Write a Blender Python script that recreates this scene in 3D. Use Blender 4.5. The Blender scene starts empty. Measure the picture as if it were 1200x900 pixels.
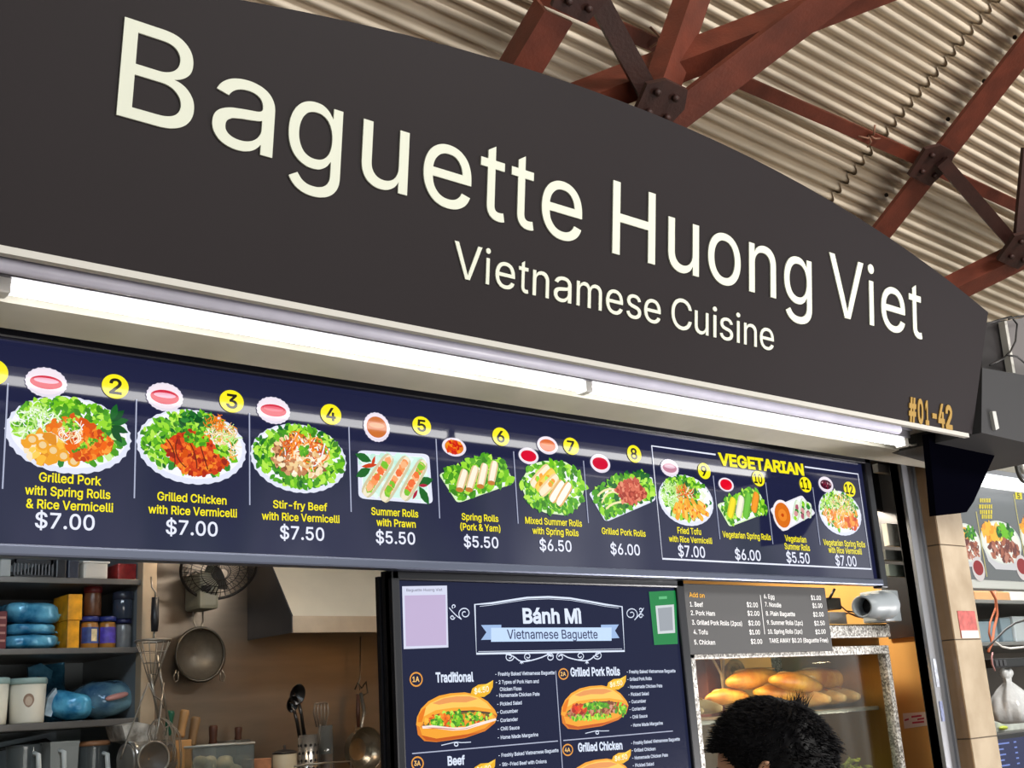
import bpy, bmesh, math, random
from mathutils import Vector, Matrix, noise
PI = math.pi
scene = bpy.context.scene
COL = scene.collection

# ---------------------------------------------------------------- camera
CAM = Vector((0.0, -2.0, 1.65))
F = 1400.0
MR = Vector((0.7596622267901054, -0.6473776975758824, -0.06176906887470291))
MD = Vector((0.12688136777372594, 0.24070260550484218, -0.9622699071544578))
MF = Vector((0.6378200527579599, 0.7231627564971317, 0.2649928450266222))
cam_data = bpy.data.cameras.new('camera')
cam = bpy.data.objects.new('camera', cam_data)
COL.objects.link(cam)
cam_data.sensor_fit = 'HORIZONTAL'
cam_data.sensor_width = 36.0
cam_data.lens = F / 1200.0 * 36.0
cam_data.clip_start = 0.05
cam_data.clip_end = 200
cam.matrix_world = Matrix(((MR.x, -MD.x, -MF.x, CAM.x), (MR.y, -MD.y, -MF.y, CAM.y), (MR.z, -MD.z, -MF.z, CAM.z), (0, 0, 0, 1)))
scene.camera = cam

# ---------------------------------------------------------------- exposure
vs = scene.view_settings
vs.view_transform = 'Standard'
vs.look = 'None'
vs.gamma = 1.0
vs.use_curve_mapping = False
vs.exposure = 0.0

# ---------------------------------------------------------------- world: bright open surroundings round the hall
world = bpy.data.worlds.new('world')
scene.world = world
world.use_nodes = True
nt = world.node_tree
for n in list(nt.nodes):
    nt.nodes.remove(n)
def wn(t, **k):
    n = nt.nodes.new(t)
    for a, b in k.items():
        setattr(n, a, b)
    return n
def wl(a, b):
    nt.links.new(a, b)
tc = wn('ShaderNodeTexCoord')
sep = wn('ShaderNodeSeparateXYZ'); wl(tc.outputs['Generated'], sep.inputs[0])
ramp = wn('ShaderNodeValToRGB')
mp = wn('ShaderNodeMapRange'); mp.inputs[1].default_value = -1; mp.inputs[2].default_value = 1
wl(sep.outputs[2], mp.inputs[0]); wl(mp.outputs[0], ramp.inputs[0])
els = ramp.color_ramp.elements
els[0].position = 0.0; els[0].color = (.30, .28, .26, 1)
els[1].position = 1.0; els[1].color = (.20, .20, .21, 1)
for pos, c in ((.42, (.34, .32, .30, 1)), (.485, (.6, .6, .58, 1)), (.56, (.85, .87, .9, 1)), (.66, (.26, .26, .27, 1))):
    e = els.new(pos); e.color = c
dotn = wn('ShaderNodeVectorMath', operation='DOT_PRODUCT')
wl(tc.outputs['Generated'], dotn.inputs[0]); dotn.inputs[1].default_value = (.55, -.83, 0)
mp2 = wn('ShaderNodeMapRange'); mp2.inputs[1].default_value = -.7; mp2.inputs[2].default_value = .9
mp2.inputs[3].default_value = .25; mp2.inputs[4].default_value = 1.25
wl(dotn.outputs['Value'], mp2.inputs[0])
mulv = wn('ShaderNodeVectorMath', operation='SCALE'); wl(ramp.outputs[0], mulv.inputs[0]); wl(mp2.outputs[0], mulv.inputs['Scale'])
# columns, trees and facades round the hall, as upright streaks near the horizon
mapn = wn('ShaderNodeMapping'); mapn.inputs['Scale'].default_value = (9, 9, 1.6); wl(tc.outputs['Generated'], mapn.inputs[0])
noi = wn('ShaderNodeTexNoise'); noi.inputs['Scale'].default_value = 1.0; noi.inputs['Detail'].default_value = 4
wl(mapn.outputs[0], noi.inputs['Vector'])
r2 = wn('ShaderNodeValToRGB'); wl(noi.outputs[0], r2.inputs[0])
q = r2.color_ramp.elements
q[0].position = .36; q[0].color = (.28, .27, .25, 1)
q[1].position = .66; q[1].color = (2.4, 2.4, 2.4, 1)
for pos, c in ((.43, (.5, .62, .36, 1)), (.48, (.95, .95, .92, 1)), (.55, (.7, .72, .72, 1))):
    e = q.new(pos); e.color = c
mix = wn('ShaderNodeMix', data_type='RGBA', blend_type='MULTIPLY'); mix.inputs[0].default_value = .85
wl(mulv.outputs[0], mix.inputs[6]); wl(r2.outputs[0], mix.inputs[7])
bg = wn('ShaderNodeBackground'); bg.inputs[1].default_value = 1.0
wl(mix.outputs[2], bg.inputs[0])
wo = wn('ShaderNodeOutputWorld'); wl(bg.outputs[0], wo.inputs[0])

# ---------------------------------------------------------------- lights of the place, and added fills
def area(name, loc, target, sx, sy, power, color):
    l = bpy.data.lights.new(name, 'AREA')
    l.shape = 'RECTANGLE'; l.size = sx; l.size_y = sy; l.energy = power; l.color = color
    o = bpy.data.objects.new(name, l); COL.objects.link(o)
    o.location = loc
    o.rotation_euler = (Vector(target) - Vector(loc)).to_track_quat('-Z', 'Y').to_euler()
    return o
area('added_roof_fill', (4.0, -6.6, 5.7), (4.8, 1.8, 4.2), 4.5, 1.4, 520, (1.0, .96, .9))  # added light for brightness and contrast on the roof, no skylight known there
area('added_sign_fill', (6.0, -2.6, .7), (2.75, -.45, 2.4), 1.2, .8, 15, (1.0, .95, .93)).data.spread = .8  # unseen light added to brighten the lower right of the sign
area('added_roof_uplight', (1.0, -7.5, .25), (3.4, .5, 4.2), 6.0, 2.5, 280, (1.0, .95, .88))  # low lamp added to light the roof from below, in place of ground bounce
area('kitchen_ceiling_lamp', (2.35, 1.05, 2.34), (2.35, 1.6, 1.9), .5, .1, 4.2, (1.0, .95, .88))
area('added_wall_warm_fill', (1.72, 1.35, 2.32), (2.0, 2.0, 1.68), .12, .1, 1.8, (1.0, .78, .56))  # added for the warm patch low on the back wall, no lamp seen there
area('shelf_ceiling_lamp', (1.05, 0.75, 2.32), (1.3, 1.5, 1.6), .5, .12, 4, (.78, .9, 1.0))
area('display_case_lamp', (2.78, .26, 1.735), (2.8, .28, 0), .65, .04, 2.3, (1.0, .76, .44))
area('added_side_wall_fill', (2.98, .22, 2.29), (3.38, .12, 1.6), .3, .08, 8, (1.0, .88, .68))  # added out of sight behind the menu board to brighten the right side wall
area('neighbour_lamp', (4.6, .3, 2.45), (4.5, .6, 0), 1.2, .3, 22, (1.0, .97, .92))

# ---------------------------------------------------------------- helpers
def srgb(r, g, b):
    def f(c):
        c /= 255.0
        return c / 12.92 if c <= .04045 else ((c + .055) / 1.055) ** 2.4
    return (f(r), f(g), f(b), 1.0)

MATS = {}
def mat(name, rgb, rough=.5, metal=0.0, emit=0.0, spec=.5, var=0.0, vscale=20.0, bump=0.0, bscale=80.0, alpha=1.0, trans=0.0, stretch=None, vrgb=None, coat=0.0):
    if name in MATS:
        return MATS[name]
    m = bpy.data.materials.new(name); m.use_nodes = True
    t = m.node_tree; b = t.nodes['Principled BSDF']
    c = srgb(*rgb)
    b.inputs['Base Color'].default_value = c if emit == 0 else (c[0] * .15, c[1] * .15, c[2] * .15, 1)
    b.inputs['Roughness'].default_value = rough
    b.inputs['Metallic'].default_value = metal
    b.inputs['Specular IOR Level'].default_value = spec
    b.inputs['Transmission Weight'].default_value = trans
    b.inputs['Alpha'].default_value = alpha
    b.inputs['Coat Weight'].default_value = coat
    if emit:
        b.inputs['Emission Color'].default_value = c
        b.inputs['Emission Strength'].default_value = emit
    if var or bump:
        tcn = t.nodes.new('ShaderNodeTexCoord'); mpn = t.nodes.new('ShaderNodeMapping')
        t.links.new(tcn.outputs['Object'], mpn.inputs[0])
        if stretch: mpn.inputs['Scale'].default_value = stretch
    if var:
        nn = t.nodes.new('ShaderNodeTexNoise'); nn.inputs['Scale'].default_value = vscale; nn.inputs['Detail'].default_value = 5
        t.links.new(mpn.outputs[0], nn.inputs['Vector'])
        rr = t.nodes.new('ShaderNodeValToRGB'); t.links.new(nn.outputs[0], rr.inputs[0])
        e = rr.color_ramp.elements
        e[0].position = .35; e[1].position = .68
        e[0].color = (c[0] * (1 - var), c[1] * (1 - var), c[2] * (1 - var), 1)
        e[1].color = srgb(*vrgb) if vrgb else (min(1, c[0] * (1 + var)), min(1, c[1] * (1 + var)), min(1, c[2] * (1 + var)), 1)
        t.links.new(rr.outputs[0], b.inputs['Base Color'])
    if bump:
        n2 = t.nodes.new('ShaderNodeTexNoise'); n2.inputs['Scale'].default_value = bscale; n2.inputs['Detail'].default_value = 3
        t.links.new(mpn.outputs[0], n2.inputs['Vector'])
        bp = t.nodes.new('ShaderNodeBump'); bp.inputs['Strength'].default_value = bump; bp.inputs['Distance'].default_value = .01
        t.links.new(n2.outputs[0], bp.inputs['Height']); t.links.new(bp.outputs[0], b.inputs['Normal'])
    MATS[name] = m
    return m

def glass(name, tint=(235, 240, 240), refl=.10, rough=.02, opacity=0.0, body=(200, 205, 205)):
    """thin clear sheet: lets light through, mirrors a little, may carry a faint milky body"""
    if name in MATS:
        return MATS[name]
    m = bpy.data.materials.new(name); m.use_nodes = True
    t = m.node_tree; t.nodes.remove(t.nodes['Principled BSDF'])
    o = t.nodes['Material Output']
    tr = t.nodes.new('ShaderNodeBsdfTransparent'); tr.inputs[0].default_value = srgb(*tint)
    gl = t.nodes.new('ShaderNodeBsdfGlossy'); gl.inputs['Roughness'].default_value = rough
    df = t.nodes.new('ShaderNodeBsdfDiffuse'); df.inputs[0].default_value = srgb(*body)
    m0 = t.nodes.new('ShaderNodeMixShader'); m0.inputs[0].default_value = opacity
    t.links.new(tr.outputs[0], m0.inputs[1]); t.links.new(df.outputs[0], m0.inputs[2])
    lw = t.nodes.new('ShaderNodeLayerWeight'); lw.inputs[0].default_value = .5
    pw_ = t.nodes.new('ShaderNodeMath'); pw_.operation = 'POWER'; pw_.inputs[1].default_value = 4.5
    t.links.new(lw.outputs['Facing'], pw_.inputs[0])
    ma = t.nodes.new('ShaderNodeMath'); ma.operation = 'ADD'; ma.use_clamp = True; ma.inputs[1].default_value = refl
    t.links.new(pw_.outputs[0], ma.inputs[0])
    m1 = t.nodes.new('ShaderNodeMixShader')
    t.links.new(ma.outputs[0], m1.inputs[0]); t.links.new(m0.outputs[0], m1.inputs[1]); t.links.new(gl.outputs[0], m1.inputs[2])
    t.links.new(m1.outputs[0], o.inputs[0])
    MATS[name] = m
    return m

def print_mat(name, emit, base, rough):
    """printed picture: colour comes from the print itself (colour attribute); emit > 0 on a lit sign"""
    if name in MATS:
        return MATS[name]
    m = bpy.data.materials.new(name); m.use_nodes = True
    t = m.node_tree; b = t.nodes['Principled BSDF']
    a = t.nodes.new('ShaderNodeVertexColor'); a.layer_name = 'Col'
    mm = t.nodes.new('ShaderNodeMix'); mm.data_type = 'RGBA'; mm.blend_type = 'MULTIPLY'; mm.inputs[0].default_value = 1
    mm.inputs[7].default_value = (base, base, base, 1)
    t.links.new(a.outputs[0], mm.inputs[6]); t.links.new(mm.outputs[2], b.inputs['Base Color'])
    b.inputs['Roughness'].default_value = rough
    b.inputs['Specular IOR Level'].default_value = .25
    if emit:
        t.links.new(a.outputs[0], b.inputs['Emission Color']); b.inputs['Emission Strength'].default_value = emit
    MATS[name] = m
    return m

def ray(px, py):
    return MR * ((px - 600) / F) + MD * ((py - 450) / F) + MF
def at(px, py, Y):
    d = ray(px, py)
    return CAM + d * ((Y - CAM.y) / d.y)
def scale_at(P):
    """pixels per metre across the view at point P"""
    return F / (P - CAM).dot(MF)
def Zm(ox, oy, s):
    return lambda x, y: (ox + x / s, oy + y / s)

class B:
    """collects shapes; build() links them as ONE mesh object"""
    def __init__(s):
        s.v = []; s.f = []; s.c = []; s.sm = []
    def add(s, vs_, fs, col=None, smooth=False):
        o = len(s.v)
        s.v += [Vector(p) for p in vs_]
        for f in fs:
            s.f.append([i + o for i in f]); s.c.append(col); s.sm.append(smooth)
        return s
    def box(s, a, b, col=None, M=None):
        (x0, y0, z0), (x1, y1, z1) = a, b
        P = [Vector(p) for p in ((x0, y0, z0), (x1, y0, z0), (x1, y1, z0), (x0, y1, z0), (x0, y0, z1), (x1, y0, z1), (x1, y1, z1), (x0, y1, z1))]
        if M is not None: P = [M @ p for p in P]
        return s.add(P, [(0, 3, 2, 1), (4, 5, 6, 7), (0, 1, 5, 4), (1, 2, 6, 5), (2, 3, 7, 6), (3, 0, 4, 7)], col)
    def bevbox(s, a, b, r=.005, col=None, M=None):
        bm = bmesh.new()
        c = [(x, y, z) for x in (a[0], b[0]) for y in (a[1], b[1]) for z in (a[2], b[2])]
        vv = [bm.verts.new(p) for p in c]
        for f in ((0, 1, 3, 2), (4, 6, 7, 5), (0, 4, 5, 1), (2, 3, 7, 6), (0, 2, 6, 4), (1, 5, 7, 3)):
            bm.faces.new([vv[i] for i in f])
        bmesh.ops.bevel(bm, geom=bm.edges[:], offset=r, segments=2, affect='EDGES', profile=.6)
        bm.verts.ensure_lookup_table()
        for i, v in enumerate(bm.verts): v.index = i
        P = [v.co.copy() for v in bm.verts]
        if M is not None: P = [M @ p for p in P]
        s.add(P, [[v.index for v in f.verts] for f in bm.faces], col)
        bm.free()
        return s
    def prism(s, pts, ext, col=None):
        n = len(pts); ext = Vector(ext)
        P = [Vector(p) for p in pts] + [Vector(p) + ext for p in pts]
        fs = [list(range(n))[::-1], list(range(n, 2 * n))] + [[i, (i + 1) % n, n + (i + 1) % n, n + i] for i in range(n)]
        return s.add(P, fs, col)
    def poly(s, pts, col=None):
        return s.add(pts, [list(range(len(pts)))], col)
    def tube(s, pts, r, n=8, col=None, cap=True, closed=False):
        pts = [Vector(p) for p in pts]
        R = r if isinstance(r, (list, tuple)) else [r] * len(pts)
        vs_, fs = [], []
        prev = None
        m = len(pts)
        for i, p in enumerate(pts):
            if closed: d = pts[(i + 1) % m] - pts[i - 1]
            else: d = pts[min(i + 1, m - 1)] - pts[max(i - 1, 0)]
            d = d.normalized() if d.length > 1e-9 else Vector((0, 0, 1))
            if prev is None:
                u = d.orthogonal().normalized()
            else:
                u = (prev - d * prev.dot(d))
                u = u.normalized() if u.length > 1e-6 else d.orthogonal().normalized()
            prev = u
            w = d.cross(u)
            for k in range(n):
                a = 2 * PI * k / n
                vs_.append(p + (u * math.cos(a) + w * math.sin(a)) * R[i])
        for i in range(m if closed else m - 1):
            j = (i + 1) % m
            for k in range(n):
                fs.append((i * n + k, i * n + (k + 1) % n, j * n + (k + 1) % n, j * n + k))
        if cap and not closed:
            fs.append(list(range(n))[::-1]); fs.append(list(range((m - 1) * n, m * n)))
        return s.add(vs_, fs, col, True)
    def lathe(s, prof, c, n=24, axis=None, col=None, sx=1.0, sy=1.0, closed=True):
        """profile of (radius, height) round the axis through c"""
        c = Vector(c)
        Q = Vector((0, 0, 1)).rotation_difference(Vector(axis).normalized()).to_matrix() if axis is not None else Matrix.Identity(3)
        vs_, fs = [], []
        for (r, h) in prof:
            for k in range(n):
                a = 2 * PI * k / n
                vs_.append(c + Q @ Vector((r * math.cos(a) * sx, r * math.sin(a) * sy, h)))
        for i in range(len(prof) - 1):
            for k in range(n):
                fs.append((i * n + k, i * n + (k + 1) % n, (i + 1) * n + (k + 1) % n, (i + 1) * n + k))
        if closed:
            fs.append(list(range(n))[::-1]); fs.append(list(range((len(prof) - 1) * n, len(prof) * n)))
        return s.add(vs_, fs, col, True)
    def blob(s, c, r, nu=20, nv=12, p=1.0, M=None, wob=0.0, ws=10.0, seed=0.0, col=None, axes=None):
        """superellipsoid: p=1 sphere-like, p<1 boxy (pillow)"""
        c = Vector(c)
        def sg(a): return math.copysign(abs(a) ** p, a)
        vs_, fs = [], []
        for j in range(nv + 1):
            th = -PI / 2 + PI * j / nv
            for i in range(nu):
                a = 2 * PI * i / nu
                q = Vector((sg(math.cos(th)) * sg(math.cos(a)) * r[0], sg(math.cos(th)) * sg(math.sin(a)) * r[1], sg(math.sin(th)) * r[2]))
                if wob:
                    k = noise.noise(q * ws + Vector((seed, seed * 2.1, seed * .7)))
                    q += q.normalized() * wob * k if q.length > 1e-6 else Vector()
                if M is not None: q = M @ q
                vs_.append(c + q)
        for j in range(nv):
            for i in range(nu):
                fs.append((j * nu + i, j * nu + (i + 1) % nu, (j + 1) * nu + (i + 1) % nu, (j + 1) * nu + i))
        return s.add(vs_, fs, col, True)
    def build(s, name, m, parent=None, smooth=None):
        me = bpy.data.meshes.new(name)
        if parent is not None:
            org = Vector(parent.get('_w', (0, 0, 0)))
        else:
            lo = [min(v[i] for v in s.v) for i in range(3)]; hi = [max(v[i] for v in s.v) for i in range(3)]
            org = Vector(((lo[0] + hi[0]) / 2, (lo[1] + hi[1]) / 2, lo[2]))
        me.from_pydata([tuple(v - org) for v in s.v], [], s.f)
        me.update()
        sm = s.sm if smooth is None else [smooth] * len(s.f)
        me.polygons.foreach_set('use_smooth', sm)
        if any(c is not None for c in s.c):
            at_ = me.color_attributes.new('Col', 'FLOAT_COLOR', 'CORNER')
            for pl in me.polygons:
                c = s.c[pl.index] or (1, 1, 1, 1)
                for li in pl.loop_indices: at_.data[li].color = c
        me.materials.append(m)
        o = bpy.data.objects.new(name, me); COL.objects.link(o)
        o['_w'] = tuple(org)
        if parent is not None: o.parent = parent
        else: o.location = org
        return o

def tag(o, label, cat, group=None, kind=None):
    o['label'] = label; o['category'] = cat
    if group: o['group'] = group
    if kind: o['kind'] = kind
    return o
def thing(name, loc, label, cat, group=None):
    o = bpy.data.objects.new(name, None); COL.objects.link(o)
    o.location = loc; o['_w'] = tuple(Vector(loc)); o.empty_display_size = .05
    return tag(o, label, cat, group)
def struct(name, b, m, label=None, parent=None):
    o = b.build(name, m, parent)
    if parent is None:
        o['kind'] = 'structure'; o['label'] = label or name.replace('_', ' '); o['category'] = name.split('_')[0]
    return o

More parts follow.
